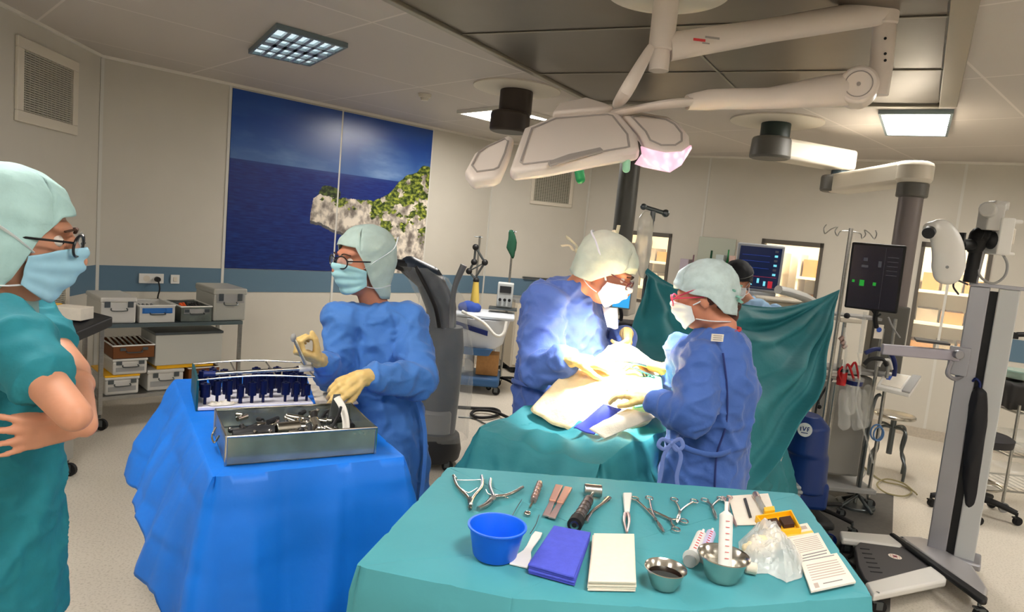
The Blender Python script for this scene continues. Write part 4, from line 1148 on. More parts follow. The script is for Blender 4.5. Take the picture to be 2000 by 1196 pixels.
b.chain([shR + V((.03, 0, -.01)), elR, wrR - (wrR - elR) * .22], [.078, .070, .048], 16); b.chain([shL + V((-.03, 0, -.01)), elL, wrL - (wrL - elL) * .18], [.084, .080, .050], 16)
b.chain([shR, shL], [.07, .07])
fuse(b, .0095, 2, gown_disp(.98, .009, 11, .020)).obj('gown', M_gownB, p2, ang=180)
M_orange = mat('orange_binding', (214, 84, 54), .7)
B().tube([V((bx + math.cos(a) * .088, by + math.sin(a) * .088, zs + .034 - .02 * max(0, -math.sin(a)))) for a in [2 * PI * k / 24 for k in range(25)]], .0045, 6).obj('neck_binding', M_orange, p2)
B().loft([(bx, by, zs, .082, .082), (bx, by, zs + .05, .074, .074)], 28).obj('scrub_collar', mat('green_scrub_cloth', (34, 120, 104), .8), p2)
cap_mesh(hc, R, hs, lambda a: interp([(0, .066), (.7, .058), (1.0, .0), (1.15, -.075), (1.5, -.125), (3.2, -.145)], abs(a)), mat('pale_mint_cloth', (172, 194, 188), .8, noise=.06, nscale=26, bump=.5, bscale=45), p2, 'hood', .004, 7, .0045)
mask_mesh(hc, R, hs, mat('aqua_mask_cloth', (158, 206, 214), .75), p2, False)
b = B(); L = lambda *q: hc + R @ (V(q) * hs)
for q in (-1, 1): b.tube([L(q * .068, .045, -.015), L(q * .088, .01, .012), L(q * .092, -.06, .05), L(q * .04, -.115, .085)], .004, 8, flat=(1.6, .4)); b.tube([L(q * .058, .045, -.075), L(q * .078, .0, -.085), L(q * .07, -.06, -.08)], .004, 8, flat=(1.6, .4))
b.obj('strap', M_maskw, p2)
glasses(hc, R, hs, MATS['black_frame'], p2, True, .027, .021)
for W, e in ((wrR, elR), (wrL, elL)): cuff(p2, W, e, M_gownB)
glove(p2, wrR, P(584, 688, 2.60) - wrR, (.2, .35, .9), -1, elR, s=1.12, curls=[(1.0, 1.2, .8), (1.15, 1.25, .8), (1.2, 1.3, .8), (1.2, 1.3, .8)], thumb=(.6, .3, .9))
glove(p2, wrL, (P(652, 768, 2.42) - wrL), (-.2, .75, -.5), 1, elL, s=1.12, curls=[(.5, .6, .3), (.7, .7, .4), (.8, .8, .4), (.8, .8, .4)], thumb=(.8, .5, .4))
# waist tie and sash
ty = 1.0
def tie(par, bx, by, rx, ry, z, m, off=.02):
    B().tube([V((bx + math.cos(a) * (rx + off), by + math.sin(a) * (ry + off), z + .02 * math.sin(a * 2))) for a in [2 * PI * k / 28 for k in range(29)]], .007, 6, flat=(.6, 1.5)).obj('waist_tie', m, par)
tie(p2, bx, by, .19, .15, 1.0, M_gownB)
b = B().tube([V((bx + .19, by - .10, .98)), V((bx + .25, by - .10, .80)), V((bx + .26, by - .12, .55)), V((bx + .24, by - .13, .42))], .006, 6, flat=(.5, 1.6)); b.obj('tie_end', M_gownB, p2)
# tool in the right hand
q0, q1 = P(597, 712, 2.57), P(573, 660, 2.55)
b = B().tube([q0, q0.lerp(q1, .5), q1], .0065, 10); b.m(1).sph(q1, .013, (.8, .8, 1.3)); tag(b.obj('hand_tool', [M_steel, M_grey]), 'grey steel tool held upright in the gloved fist above the rack', 'surgical tool')

# ===== 3. surgeon bending over the patient =====
hc = P(1180, 527, 3.08); R = basis((.86, -.22, -.52)); hs = 1.24
p3 = person('surgeon in blue gown and pale tied cap bending over the brightly lit operation', V((.12, 3.18, 0)))
cx = lambda px, py, Y=3.16: P(px, py, Y)
up3 = [cx(1092, 820), cx(1094, 740), cx(1098, 680), cx(1100, 630), cx(1104, 590), cx(1112, 560)]
shR, elR, wrR = P(1068, 592, 3.02), P(1052, 712, 2.90), P(1118, 702, 2.74)
shL, elL, wrL = P(1150, 600, 3.30), P(1196, 700, 3.36), P(1224, 652, 3.14)
nb_ = P(1128, 566, 3.12)
b = B(); add_head(b, hc, R, hs); b.chain([hc + R @ V((0, -.03, -.07)), nb_, nb_ + V((-.03, .03, -.06))], [.066, .068, .09], 18)
b.loft([(up3[0].x, 3.18, .75, .18, .15), (up3[1].x, 3.18, up3[1].z, .16, .14), (up3[3].x, 3.18, up3[3].z, .17, .15), (up3[4].x, 3.18, up3[4].z, .13, .14)], 28)
b.chain([shR, elR, wrR], [.05, .044, .022]); b.chain([shL, elL, wrL], [.05, .044, .022])
for q in (-1, 1): b.chain([V((up3[0].x, 3.18 + q * .09, .82)), V((up3[0].x + .01, 3.18 + q * .1, .45)), V((up3[0].x, 3.18 + q * .1, .08))], [.09, .07, .05], 12)
fuse(b, .008, 2).obj('body', M_skinw, p3, ang=180)
eyes(hc, R, hs, p3)
b = B()
b.loft([(up3[0].x, 3.18, .34, .23, .21), (up3[0].x, 3.18, .65, .22, .21), (up3[0].x, 3.18, up3[0].z, .215, .20), (up3[1].x + .005, 3.18, up3[1].z, .215, .20), (up3[2].x + .01, 3.18, up3[2].z, .215, .20), (up3[3].x, 3.18, up3[3].z, .20, .20), (up3[4].x - .005, 3.18, up3[4].z, .165, .18), (up3[5].x, 3.17, up3[5].z + .03, .105, .12)], 36)
b.chain([shR + V((-.01, .02, -.01)), elR, wrR - (wrR - elR) * .25], [.100, .092, .058], 16); b.chain([shL, elL, wrL - (wrL - elL) * .2], [.095, .085, .055], 16); b.chain([shR, shL], [.085, .085])
fuse(b, .0095, 2, gown_disp(.98, .011, 21, .020)).obj('gown', mat('grey_blue_gown_cloth', (80, 110, 184), .72, noise=.05, nscale=9, sheen=.15, bump=.35, bscale=26, bdist=.01), p3, ang=180)
M_pcap = mat('pale_cap_cloth', (192, 204, 186), .8, noise=.06, nscale=26, bump=.5, bscale=45)
cap_mesh(hc, R, hs, lambda a: interp([(0, .050), (.7, .042), (1.15, .0), (1.5, -.055), (2.2, -.075), (3.2, -.075)], abs(a)), M_pcap, p3, 'surgical_cap', .008, 17, .005)
L = lambda *q: hc + R @ (V(q) * hs)
b = B()
for q in (-1, 1):
    b.tube([L(0, -.118, .0), L(q * .02, -.135, .0 + q * .012), L(q * .03, -.160, .005 + q * .012), L(q * .012, -.182, -.005 + q * .02)], .005, 8, flat=(1.8, .4))
b.sph(L(0, -.120, .0), .014); b.tube([L(.0, -.04, .13), L(.012, -.045, .146), L(.022, -.05, .160)], .005, 8, flat=(1.6, .5)); b.sph(L(0, -.05, .128), .014); b.obj('cap_ties', mat('cream_tie', (226, 218, 184), .8), p3)
mask_mesh(hc, R, hs, M_maskw, p3)
glasses(hc, R, hs, mat('dark_red_frame', (80, 24, 30), .35), p3, True, .024, .015)
# mask tail hanging bright below the chin
m0, m1 = L(-.02, .095, -.10), P(1196, 640, 3.0)
B().grid(lambda u, v: m0.lerp(m1, v) + V((lerp(-.035, .035, u) * (1 - .35 * v), -.02 + .02 * math.cos(u * 5), 0)), 12, 16).obj('mask_bib', M_maskw, p3, solid=.003)
for W, e in ((wrR, elR), (wrL, elL)): cuff(p3, W, e)
glove(p3, wrR, P(1190, 712, 2.78) - wrR, (.1, .3, -1), -1, elR, s=1.2, curls=[(.3, .4, .3), (.4, .5, .3), (.5, .5, .3), (.5, .6, .4)], thumb=(.8, .5, .4))
glove(p3, wrL, P(1228, 690, 3.02) - wrL, (-.8, -.2, -.4), 1, elL, s=1.2, curls=[(.7, .8, .4), (.9, .9, .5), (1.0, 1.0, .5), (1.1, 1.0, .5)], thumb=(.7, .3, .6))
tie(p3, up3[0].x, 3.18, .22, .205, 1.0, MATS['grey_blue_gown_cloth'])

# ===== 4. assistant seen from behind =====
hc = P(1376, 582, 2.52); R = basis((-.90, .36, -.26)); hs = .99
ax, ay = P(1385, 780, 2.50).x + .01, 2.50
p4 = person('assistant in indigo gown seen from behind, white neck tag, reaching left over the patient', V((ax, ay, 0)))
zs = P(1400, 650, 2.5).z
shN, elN, wrN = P(1372, 705, 2.38), P(1352, 812, 2.32), P(1270, 780, 2.48)
shF, elF, wrF = P(1335, 690, 2.66), P(1330, 770, 2.78), P(1300, 722, 2.76)
b = B(); add_head(b, hc, R, hs); b.chain([hc + V((.03, -.01, -.06)), V((ax, ay, zs + .03)), V((ax, ay, zs - .05))], [.052, .056, .07], 18)
b.loft([(ax, ay, .75, .13, .15), (ax, ay, 1.0, .11, .13), (ax, ay, 1.22, .12, .15), (ax, ay, zs - .04, .08, .13)], 28)
b.chain([shN, elN, wrN], [.042, .038, .020]); b.chain([shF, elF, wrF], [.042, .038, .020])
for q in (-1, 1): b.chain([V((ax, ay + q * .08, .82)), V((ax, ay + q * .09, .45)), V((ax, ay + q * .09, .08))], [.08, .06, .045], 12)
fuse(b, .0065, 2).obj('body', M_skinw, p4, ang=180)
b = B(); L = lambda *q: hc + R @ (V(q) * hs)
b.sph(L(0, -.075, -.035), .042, (1.25, .8, 1.0)); b.sph(L(0, -.07, -.075), .03, (1.4, .8, 1.2)); b.sph(L(-.06, -.03, .0), .026); b.sph(L(.06, -.03, .0), .026)
fuse(b, .005, 1, lambda p, n: .003 * ridge(p, 30, 30, 10)).obj('hair', mat('brown_hair', (70, 36, 24), .6), p4, ang=180)
b = B()
b.loft([(ax - .01, ay, .34, .16, .20), (ax - .008, ay, .60, .158, .195), (ax, ay, .85, .150, .18), (ax, ay, 1.00, .140, .165), (ax + .004, ay, 1.15, .145, .175), (ax + .004, ay, 1.26, .14, .18), (ax, ay, zs - .03, .115, .14), (ax, ay, zs + .015, .072, .082)], 36)
b.chain([shN + V((0, .02, 0)), elN, wrN - (wrN - elN) * .2], [.078, .072, .045], 16); b.chain([shF, elF, wrF - (wrF - elF) * .2], [.072, .064, .043], 16); b.chain([shN, shF], [.062, .06])
fuse(b, .0085, 2, gown_disp(.98, .009, 31, .016)).obj('gown', M_gownP, p4, ang=180)
M_acap = mat('grey_mint_bouffant', (182, 200, 200), .8, noise=.1, nscale=30, bump=.6, bscale=45)
cap_mesh(hc, R, hs * 1.02, lambda a: interp([(0, .052), (.7, .046), (1.2, .020), (1.7, .0), (2.2, -.065), (3.2, -.085)], abs(a)), M_acap, p4, 'bouffant_cap', .012, 27, .007)
b = B(); rnd = random.Random(4)
for k in range(9):
    a = k / 9 * 2 * PI; q = L(-.01 + .03 * math.cos(a), -.112 - .012 * math.sin(a * 2), .0 + .03 * math.sin(a)); b.tube([L(0, -.105, .0), q, q + R @ V((.012 * math.cos(a), -.012, .012 * math.sin(a)))], .007, 8, flat=(1.6, .6))
fuse(b, .004, 1).obj('cap_gather', mat('mint_gather', (132, 186, 172), .8), p4, ang=180)
mask_mesh(hc, R, hs, M_maskw, p4, False)
b = B()
for q in (-1, 1): b.tube([L(q * .062, .034, -.070), L(q * .066, -.02, -.085), L(q * .045, -.07, -.095), L(0, -.085, -.1)], .004, 6, flat=(1.8, .5)); b.tube([L(q * .07, .035, -.018), L(q * .082, 0, -.004), L(q * .078, -.03, .03)], .0025, 6)
b.obj('mask_strap', M_maskw, p4)
glasses(hc, R, hs * 1.04, mat('pink_frame', (214, 60, 96), .4), p4, True, .026, .020)
b = B()
for q in (-1, 1): b.tube([L(q * .062, .098, .016), L(q * .086, .05, .030), L(q * .090, -.03, .044)], .005, 6, flat=(1.5, .5))
b.obj('headband', MATS['pink_frame'], p4)
B().tube([V((ax + math.cos(a) * .067, ay + math.sin(a) * .077, zs + .012 + .012 * math.cos(a))) for a in [2 * PI * k / 24 for k in range(25)]], .006, 6).obj('neck_binding', mat('red_binding', (196, 60, 60), .7), p4)
tg = P(1401, 660, 2.345); b = B(); b.box(tg, (.046, .004, .026), rz=.25); o = b.obj('neck_tag', M_paper, p4, smooth=False); o['label'] = 'white neck tag'
b = B()
for k in (-1, 0, 1): b.box(tg + V((0, -.0028, k * .007)), (.034, .0008, .002), rz=.25)
b.obj('print', M_ink, o, smooth=False)
for W, e in ((wrN, elN), (wrF, elF)): cuff(p4, W, e)
glove(p4, wrN, P(1238, 772, 2.52) - wrN, (-.2, .3, -.9), 1, elN, curls=[(.3, .4, .3)] * 4, thumb=(.8, .5, .4))
glove(p4, wrF, P(1248, 708, 2.80) - wrF, (0, -.2, -1), -1, elF, m=mat('orange_glove', (226, 164, 92), .42, bump=.3, bscale=70), s=1.15, curls=[(.12, .2, .15), (.2, .3, .2), (.3, .3, .2), (.35, .4, .2)], spread=.5, thumb=(.8, .6, .2))
# back ties of the gown
tz = P(1390, 888, 2.33)
b = B().tube([P(1450, 868, 2.40), P(1420, 884, 2.325), P(1390, 889, 2.31), P(1350, 880, 2.30), P(1318, 864, 2.30), P(1300, 866, 2.31)], .0065, 8, flat=(.6, 1.6)); b.obj('waist_tie', M_gownP, p4)
b = B(); k0 = P(1312, 866, 2.30)
for pts in ([(1312, 866), (1294, 858), (1286, 870), (1298, 878), (1312, 868)], [(1312, 866), (1328, 858), (1334, 872), (1322, 880), (1312, 868)], [(1310, 868), (1296, 892), (1290, 930), (1284, 955)], [(1314, 868), (1330, 890), (1322, 930), (1326, 960)]):
    b.tube([P(x, y, 2.295) for x, y in pts], .0042, 8, flat=(.5, 1.7))
b.sph(k0, .010); b.obj('bow', mat('pale_tie', (110, 132, 196), .7), p4)
B().tube([P(1412, 690, 2.335), P(1420, 760, 2.315), P(1418, 830, 2.32), P(1400, 888, 2.318), P(1396, 960, 2.31)], .0035, 6).obj('back_seam', mat('dark_seam', (30, 44, 104), .8), p4)

# ===== 5. anaesthetist behind the screen =====
hc = P(1438, 550, 4.55); R = basis((-.55, -.75, -.30)); hs = 1.05
p5 = person('anaesthetist in black cap and pale blue scrubs behind the teal drape screen', V((hc.x + .12, 4.68, 0)))
ax5, ay5 = hc.x + .17, 4.68
b = B(); add_head(b, hc, R, hs); b.chain([hc + V((.02, .02, -.07)), V((ax5 - .05, ay5, hc.z - .14)), V((ax5, ay5, hc.z - .20))], [.058, .06, .08], 16)
b.loft([(ax5, ay5, .75, .15, .12), (ax5, ay5, 1.1, .14, .11), (ax5, ay5, hc.z - .25, .13, .09)], 24)
for q in (-1, 1):
    b.chain([V((ax5 + q * .16, ay5, hc.z - .22)), V((ax5 + q * .22, ay5 - .03, hc.z - .58)), V((ax5 + q * .14 - .05, ay5 - .24, hc.z - .62))], [.05, .042, .03], 12)
    b.chain([V((ax5 + q * .08, ay5, .82)), V((ax5 + q * .09, ay5, .45)), V((ax5 + q * .09, ay5, .08))], [.08, .06, .045], 12)
    hand_shape(b, V((ax5 + q * .14 - .05, ay5 - .24, hc.z - .62)), (-.2, -1, -.1), (0, 0, -1), q)
fuse(b, .0075, 2).obj('body', M_skin, p5, ang=180)
eyes(hc, R, hs, p5)
b = B(); b.loft([(ax5, ay5, .70, .19, .15), (ax5, ay5, 1.0, .17, .13), (ax5, ay5, 1.2, .19, .135), (ax5, ay5, hc.z - .19, .17, .12), (ax5 - .03, ay5, hc.z - .11, .09, .09)], 28)
for q in (-1, 1): b.chain([V((ax5 + q * .16, ay5, hc.z - .21)), V((ax5 + q * .20, ay5 - .015, hc.z - .40))], [.075, .07], 14)
fuse(b, .010, 2, gown_disp(.8, .008, 41)).obj('scrub_top', mat('pale_blue_scrub', (150, 186, 220), .8), p5, ang=180)
legs(p5, (ax5, ay5), (-.3, -1, 0), .74, mat('blue_trousers', (92, 130, 180), .8))
cap_mesh(hc, R, hs, lambda a: interp([(0, .040), (1.2, .02), (1.8, -.02), (3.2, -.05)], abs(a)), mat('black_cap_cloth', (18, 20, 24), .8), p5, 'surgical_cap', .008, 3, .004)
b = B(); b.tube([hc + R @ (V((math.sin(a) * .092, math.cos(a) * .110 - .012, .048)) * hs) for a in [2 * PI * k / 20 for k in range(21)]], .007, 8, flat=(1.2, .4)); b.obj('cap_band', mat('grey_band', (96, 96, 92), .8), p5)
mask_mesh(hc, R, hs, M_maskw, p5)
for pp_, (c_, d_) in ((p2, ((p2.location.x, p2.location.y), (-.6, -.8, 0))), (p3, ((p3.location.x, 3.18), (1, -.1, 0))), (p4, ((p4.location.x, 2.50), (-1, .1, 0)))):
    legs(pp_, c_, d_, .74, M_scrub if pp_ is not p4 else M_teal, half=.10, r=.095)
# ---------- operating table, patient under drapes, screen ----------
fa = V((.57, .82, 0)).normalized(); fs = V((fa.y, -fa.x, 0))      # table axis towards the head, side towards the assistant
O = V((.17, 2.42, 0)); ZO = .93
tp = lambda a, s, z=0: O + fa * a + fs * s + V((0, 0, z))
t = thing('operating_table', 'operating table hidden under the teal patient drapes', 'operating table', tp(1.0, 0), world=True)
B().prism([tp(.02, -.24, ZO - .22), tp(.02, .22, ZO - .22), tp(2.0, .22, ZO - .22), tp(2.0, -.24, ZO - .22)], (0, 0, .10)).obj('table_top', M_char, t, bev=.01)
B().prism([tp(.8, -.12, .1), tp(.8, .12, .1), tp(1.15, .12, .1), tp(1.15, -.12, .1)], (0, 0, ZO - .32)).obj('column', M_steel, t, bev=.01)
B().prism([tp(.55, -.22, .0), tp(.55, .22, .0), tp(1.5, .22, .0), tp(1.5, -.22, .0)], (0, 0, .10)).obj('base', M_dsteel, t, bev=.02)
# patient: lying with one knee raised into the light
knee = P(1190, 735, 2.86); foot = P(1120, 850, 2.62)
pt = person('patient lying under teal drapes with one raised knee wrapped in yellowish film', tp(1.0, 0))
b = B(); zt_ = ZO - .10
b.loft([(0, 0, 0, .01, .01)] * 2) if False else None
hipP = tp(1.05, .02, zt_ + .10)
b.chain([tp(1.10, -.10, zt_), tp(.62, -.12, zt_ - .02), tp(.18, -.12, zt_ - .03)], [.085, .06, .045], 14)
b.chain([hipP + V((0, 0, -.03)), knee + V((.03, .02, -.10)), tp(.22, .08, zt_ + .01)], [.09, .062, .045], 14)
b.cone(tp(.18, -.12, zt_ - .03), tp(.14, -.12, zt_ + .08), .045, .03); b.cone(tp(.22, .08, zt_ + .01), tp(.15, .08, zt_ + .08), .045, .03)
b.chain([tp(1.1, 0, zt_ + .02), tp(1.4, 0, zt_ + .04), tp(1.65, 0, zt_ + .05), tp(1.76, 0, zt_ + .03)], [.14, .15, .13, .06], 16)
b.sph(tp(1.90, 0, zt_ + .05), 1, (.078, .098, .11), R=basis(V((0, 0, 1)), up=fa)); b.cone(tp(1.88, 0, zt_ + .14), tp(1.86, 0, zt_ + .165), .01, .012)
for q in (-1, 1): b.chain([tp(1.62, q * .17, zt_ + .03), tp(1.34, q * .21, zt_ - .0), tp(1.10, q * .20, zt_ + .0)], [.05, .04, .03], 12)
fuse(b, .012, 2).obj('body', M_skin, pt, ang=180)
# drape over table and legs
Pq = [tp(-.05, -.27), tp(-.05, .25), tp(1.95, .25), tp(1.95, -.27)]
def hp(s): return interp([(0, .62), (.5, .66), (1, .70), (2, .60), (3, .60), (3.7, .52), (4, .58)], s)
dr = drape('patient_drape', Pq, ZO, hp, M_teal, fold=.11, lam=.34, flare=.17, seed=14, nrow=34, creases=.02, top_rows=26, rnd=.06)
me = dr.data; kc = knee
for v in me.vertices:
    p = v.co; d = math.hypot(p.x - .46, p.y - 2.93)
    o2 = V((p.x - O.x - fa.x * .9, p.y - O.y - fa.y * .9, 0)).normalized(); tz_ = min(1, max(0, (ZO - .02 - p.z) / .12))
    cr_ = .035 * (crease(V((p.x, p.y, p.z * .5)), 5.5, 3, .16) + .6 * crease(p, 9, 8, .15)) * tz_; p.x += o2.x * cr_; p.y += o2.y * cr_
    if p.z > ZO - .05: p.z += .17 * math.exp(-(d / .22) ** 2)
    if p.z > ZO - .3:
        a = (p - O).dot(fa); s = (p - O).dot(fs)
        p.z += .05 * math.exp(-((a - .2) / .25) ** 2) * ridge(p, 6, 4, 3, 4) * (1 if p.z > ZO - .05 else .4)
tag(dr, 'teal patient drape falling in folds between the surgeon and assistant', 'drape')
# knee under incise film
M_film = mat('incise_film', (238, 214, 166), .45, noise=.05, nscale=18, coat=.25, bump=.6, bscale=34, bdist=.01)
out = [(1036, 800), (1075, 828), (1122, 858), (1170, 862), (1222, 846), (1272, 822), (1288, 780), (1296, 742), (1262, 712), (1222, 698), (1185, 702), (1150, 726), (1112, 760), (1070, 780)]
base_ = [P(x, y, lerp(2.56, 3.0, max(0, min(1, (862 - y) / 160)))) for x, y in out]
zc_ = ZO + .03
base_ = [V((p.x, p.y, max(zc_ - .01, p.z))) for p in base_]
ctop = P(1196, 712, 2.86)
def film(u, v):
    p = crv(base_ + base_[:1], u); p = p + (p - ctop) * .07 * NZ.noise(V((math.cos(u * 6.283) * 3, math.sin(u * 6.283) * 3, 4)))
    q = p.lerp(ctop, v); q = V((q.x, q.y, q.z + .075 * math.sin(v * PI) * (1.0 - .3 * v)))
    return q + V((.3, .2, 1)) * (.018 * ridge(q, 9, 5, 9, 3) + .016 * crease(q, 11, 2, .14) + .006 * nz(q, 30)) * math.sin(max(.08, min(1, v * 1.2)) * PI * .5) * (1 - v * .6)
b = B(); b.grid(film, 90, 30); bmesh.ops.remove_doubles(b.b, verts=b.b.verts, dist=1e-4)
b.obj('incise_film', M_film, pt, solid=.003, ang=180)
# wound edges and instruments
b = B().tube([P(1216, 752, 2.74), P(1226, 742, 2.76), P(1232, 728, 2.80)], .012, 8, flat=(1, .5)); b.obj('wound', mat('wound_red', (150, 40, 26), .35), pt)
tag(B().tube([P(1186, 712, 2.80), P(1214, 706, 2.74), P(1250, 712, 2.74), P(1290, 722, 2.78)], .005, 8).obj('retractor_rod', M_steel2), 'steel rod held between the surgeon and assistant over the knee', 'surgical tool')
b = B().tube([P(1210, 694, 2.98), P(1205, 702, 2.92), P(1196, 716, 2.86)], .006, 8); tag(b.obj('suture_tool', M_white), 'short white tool in the surgeon far gloved hand', 'surgical tool')
b = B()
for k in range(4): b.tube([P(1228 + 8 * k, 716 + 3 * k, 2.72), P(1250 + 9 * k, 724 + 4 * k, 2.73), P(1262 + 6 * k, 745 + 3 * k, 2.74)], .0035, 6)
tag(b.obj('retractor_hooks', M_dsteel), 'dark toothed retractor beside the orange gloved hand', 'surgical tool')
def flap(pts, name, lab, m, cat='cloth', bulge=.02, th=.003, seed=0):
    """soft four sided cloth through four given corners"""
    a, b_, c, d = [V(p) for p in pts]
    def f(u, v):
        q = a.lerp(b_, u).lerp(d.lerp(c, u), v)
        return q + V((0, -.4, .9)) * (bulge * math.sin(u * PI) * math.sin(v * PI) + .35 * bulge * ridge(q, 14, 10, 14, seed))
    o = B(); o.grid(f, 30, 24); return tag(o.obj(name, m, solid=th, ang=180), lab, cat)
flap([P(1218, 742, 2.70), P(1290, 735, 2.76), P(1298, 790, 2.62), P(1240, 800, 2.58)], 'green_towel', 'pale green towel between the film covered knee and the assistant', mat('pale_green_towel', (92, 172, 142), .85), seed=3)
flap([P(1120, 838, 2.50), P(1178, 792, 2.56), P(1215, 800, 2.56), P(1160, 852, 2.47)], 'indigo_cloth', 'crumpled indigo cloth lying on the draped shin below the knee', mat('indigo_cloth', (70, 84, 190), .8), seed=6)
flap([P(1150, 840, 2.46), P(1225, 800, 2.52), P(1285, 815, 2.50), P(1180, 860, 2.44)], 'white_towel', 'white towel brightly lit in front of the raised knee', M_gauze, seed=9)

# teal screen between two poles
TL, TR = P(1266, 524, 4.10), P(1640, 566, 4.22)
topc = [TL, P(1308, 552, 4.08), P(1370, 580, 4.05), P(1440, 592, 4.05), P(1520, 600, 4.08), P(1585, 588, 4.15), TR]
botc = [P(1212, 740, 3.45), P(1250, 760, 3.2), P(1300, 800, 3.05), P(1350, 860, 2.95), P(1400, 930, 2.95), P(1445, 965, 3.0), P(1484, 948, 3.12)]
lft = [TL, P(1246, 566, 3.98), P(1230, 620, 3.8), P(1218, 680, 3.62), botc[0]]
rgt = [TR, P(1630, 650, 3.98), P(1605, 742, 3.72), P(1556, 838, 3.42), botc[-1]]
def coons(u, v):
    p = crv(topc, u) * (1 - v) + crv(botc, u) * v + crv(lft, v) * (1 - u) + crv(rgt, v) * u \
        - (TL * (1 - u) * (1 - v) + TR * u * (1 - v) + botc[0] * (1 - u) * v + botc[-1] * u * v)
    # tension folds fan out from both tied corners
    ang = math.atan2(v * 1.1 + .02, 1.02 - u); r = math.hypot(v, 1 - u)
    f1 = NZ.noise(V((ang * 5.2, r * .5, 2))) * min(1, r * 2.2) * math.exp(-r * .9)
    ang2 = math.atan2(v + .02, u + .02); r2 = math.hypot(v, u)
    f2 = NZ.noise(V((ang2 * 5, r2 * .6, 8))) * min(1, r2 * 2.5) * math.exp(-r2 * 1.2)
    e = min(1, 8 * v * (1 - v) + .15)
    return p + V((.25, -.95, .25)) * (.26 * f1 + .20 * f2 + .02 * ridge(p, 3, 3, 2.2, 5)) * e
b = B(); b.grid(coons, 110, 100)
tag(b.obj('drape_screen', M_teal, solid=.003, ang=180), 'large teal drape screen stretched between two drip poles behind the assistant', 'drape')
# small folded hem tails at the tied corner
def iv_pole(x, y, h, lab, cat='drip stand', hooks='loop', base=5, br=.30, m=M_steel, castr=True, lean=None):
    t = thing('drip_pole', lab, cat, V((x, y, 0)), world=True)
    top = V((x, y, h)) + (lean or V())
    B().cyl((x, y, .07), top, .0125, n=14).obj('pole', m, t)
    b = B()
    if hooks == 'loop':
        for a in (0, PI):
            d = V((math.cos(a + .35), math.sin(a + .35), 0))
            b.tube([top + V((0, 0, -.02)), top + d * .08 + V((0, 0, -.025)), top + d * .10 + V((0, 0, -.055)), top + d * .125 + V((0, 0, -.03)), top + d * .11 + V((0, 0, 0)), top + d * .16 + V((0, 0, -.02)), top + d * .20 + V((0, 0, -.05)), top + d * .215 + V((0, 0, -.02)), top + d * .20 + V((0, 0, .005))], .0035, 8)
    elif hooks == 'bar':
        b.cyl(top - V((.06, .02, -.02)), top + V((.075, .02, -.005)), .013, n=12); b.sph(top - V((.065, .02, -.02)), .02); b.sph(top + V((.08, .02, -.005)), .024); b.cyl(top - V((0, 0, .06)), top, .016, n=12)
    else:
        b.cyl(top - V((.06, 0, 0)), top + V((.03, 0, 0)), .005, n=8); b.sph(top, .014)
    b.obj('hook', m if hooks == 'loop' else M_dsteel, t)
    for k in range(base):
        a = 2 * PI * k / base + .4; e = V((x + math.cos(a) * br, y + math.sin(a) * br, .085)); b = B().tube([(x, y, .10), (lerp(x, e.x, .5), lerp(y, e.y, .5), .10), e], .014, 8); lg = b.obj('base_leg', M_black, t)
        if castr: b = B(); castor(b, e, .028); b.obj('castor', [M_dsteel, M_black], lg)
    return t
q = TR
iv_pole(2.075, 4.33, 1.915, 'tall drip pole with looped hooks holding the right corner of the teal screen', br=.27)
tl = P(1268, 470, 4.16)
iv_pole(TL.x + .005, 4.17, 1.90, 'drip pole with dark crossbar top holding the left corner of the teal screen', hooks='bar', br=.26, m=M_dsteel)
b = B(); c = P(1266, 446, 4.14)
b.loft([(c.x - .02, c.y, c.z + .10, .012, .008), (c.x - .02, c.y, c.z + .05, .045, .02), (c.x - .015, c.y, c.z - .10, .050, .024), (c.x - .01, c.y, c.z - .22, .038, .02), (c.x, c.y, c.z - .30, .012, .01)], 20)
o = fuse(b, .008, 1, lambda p, n: .006 * ridge(p, 20, 20, 10)).obj('infusion_bag', mat('bag_film', (224, 222, 208), .2, alpha=.62, spec=.9), None, ang=180); tag(o, 'clear plastic infusion bag hanging on the dark topped drip pole', 'infusion bag')
# ---------- surgical lamp and ceiling booms ----------
M_lw = mat('lamp_white', (216, 204, 194), .38); M_lg = mat('lamp_grey_line', (150, 142, 136), .5)
LO = P(1130, 268, 2.72); nb = V((-.08, -.52, .85)).normalized()
def LP(px, py, off=0.0):
    d = ray(px, py); s = (nb.dot(LO - EYE)) / nb.dot(d); return EYE + d * s + nb * off
t = thing('surgical_lamp', 'large white surgical lamp with glowing pink right end hanging over the operation', 'surgical lamp', LO, world=True)
def plate(pts, th, name, m=M_lw, par=None, bev=.018, off=0.0, inset=1.0):
    q = [LP(x, y, off) for x, y in pts]; c = sum(q, V()) / len(q); q = [c + (p - c) * inset for p in q]
    o = B().prism(q, -nb * th).obj(name, m, par or t, bev=bev, seg=4, ang=60); return o
petL = [(908, 330), (926, 297), (950, 281), (994, 261), (1003, 267), (995, 297), (978, 336), (966, 342), (921, 348)]
cen = [(996, 326), (1006, 298), (1024, 248), (1042, 241), (1080, 225), (1198, 216), (1210, 219), (1245, 261), (1250, 290), (1243, 292), (1160, 306), (1074, 323), (1002, 332)]
rit = [(1214, 219), (1240, 215), (1305, 226), (1328, 239), (1347, 262), (1348, 284), (1330, 296), (1292, 296), (1262, 282), (1250, 258)]
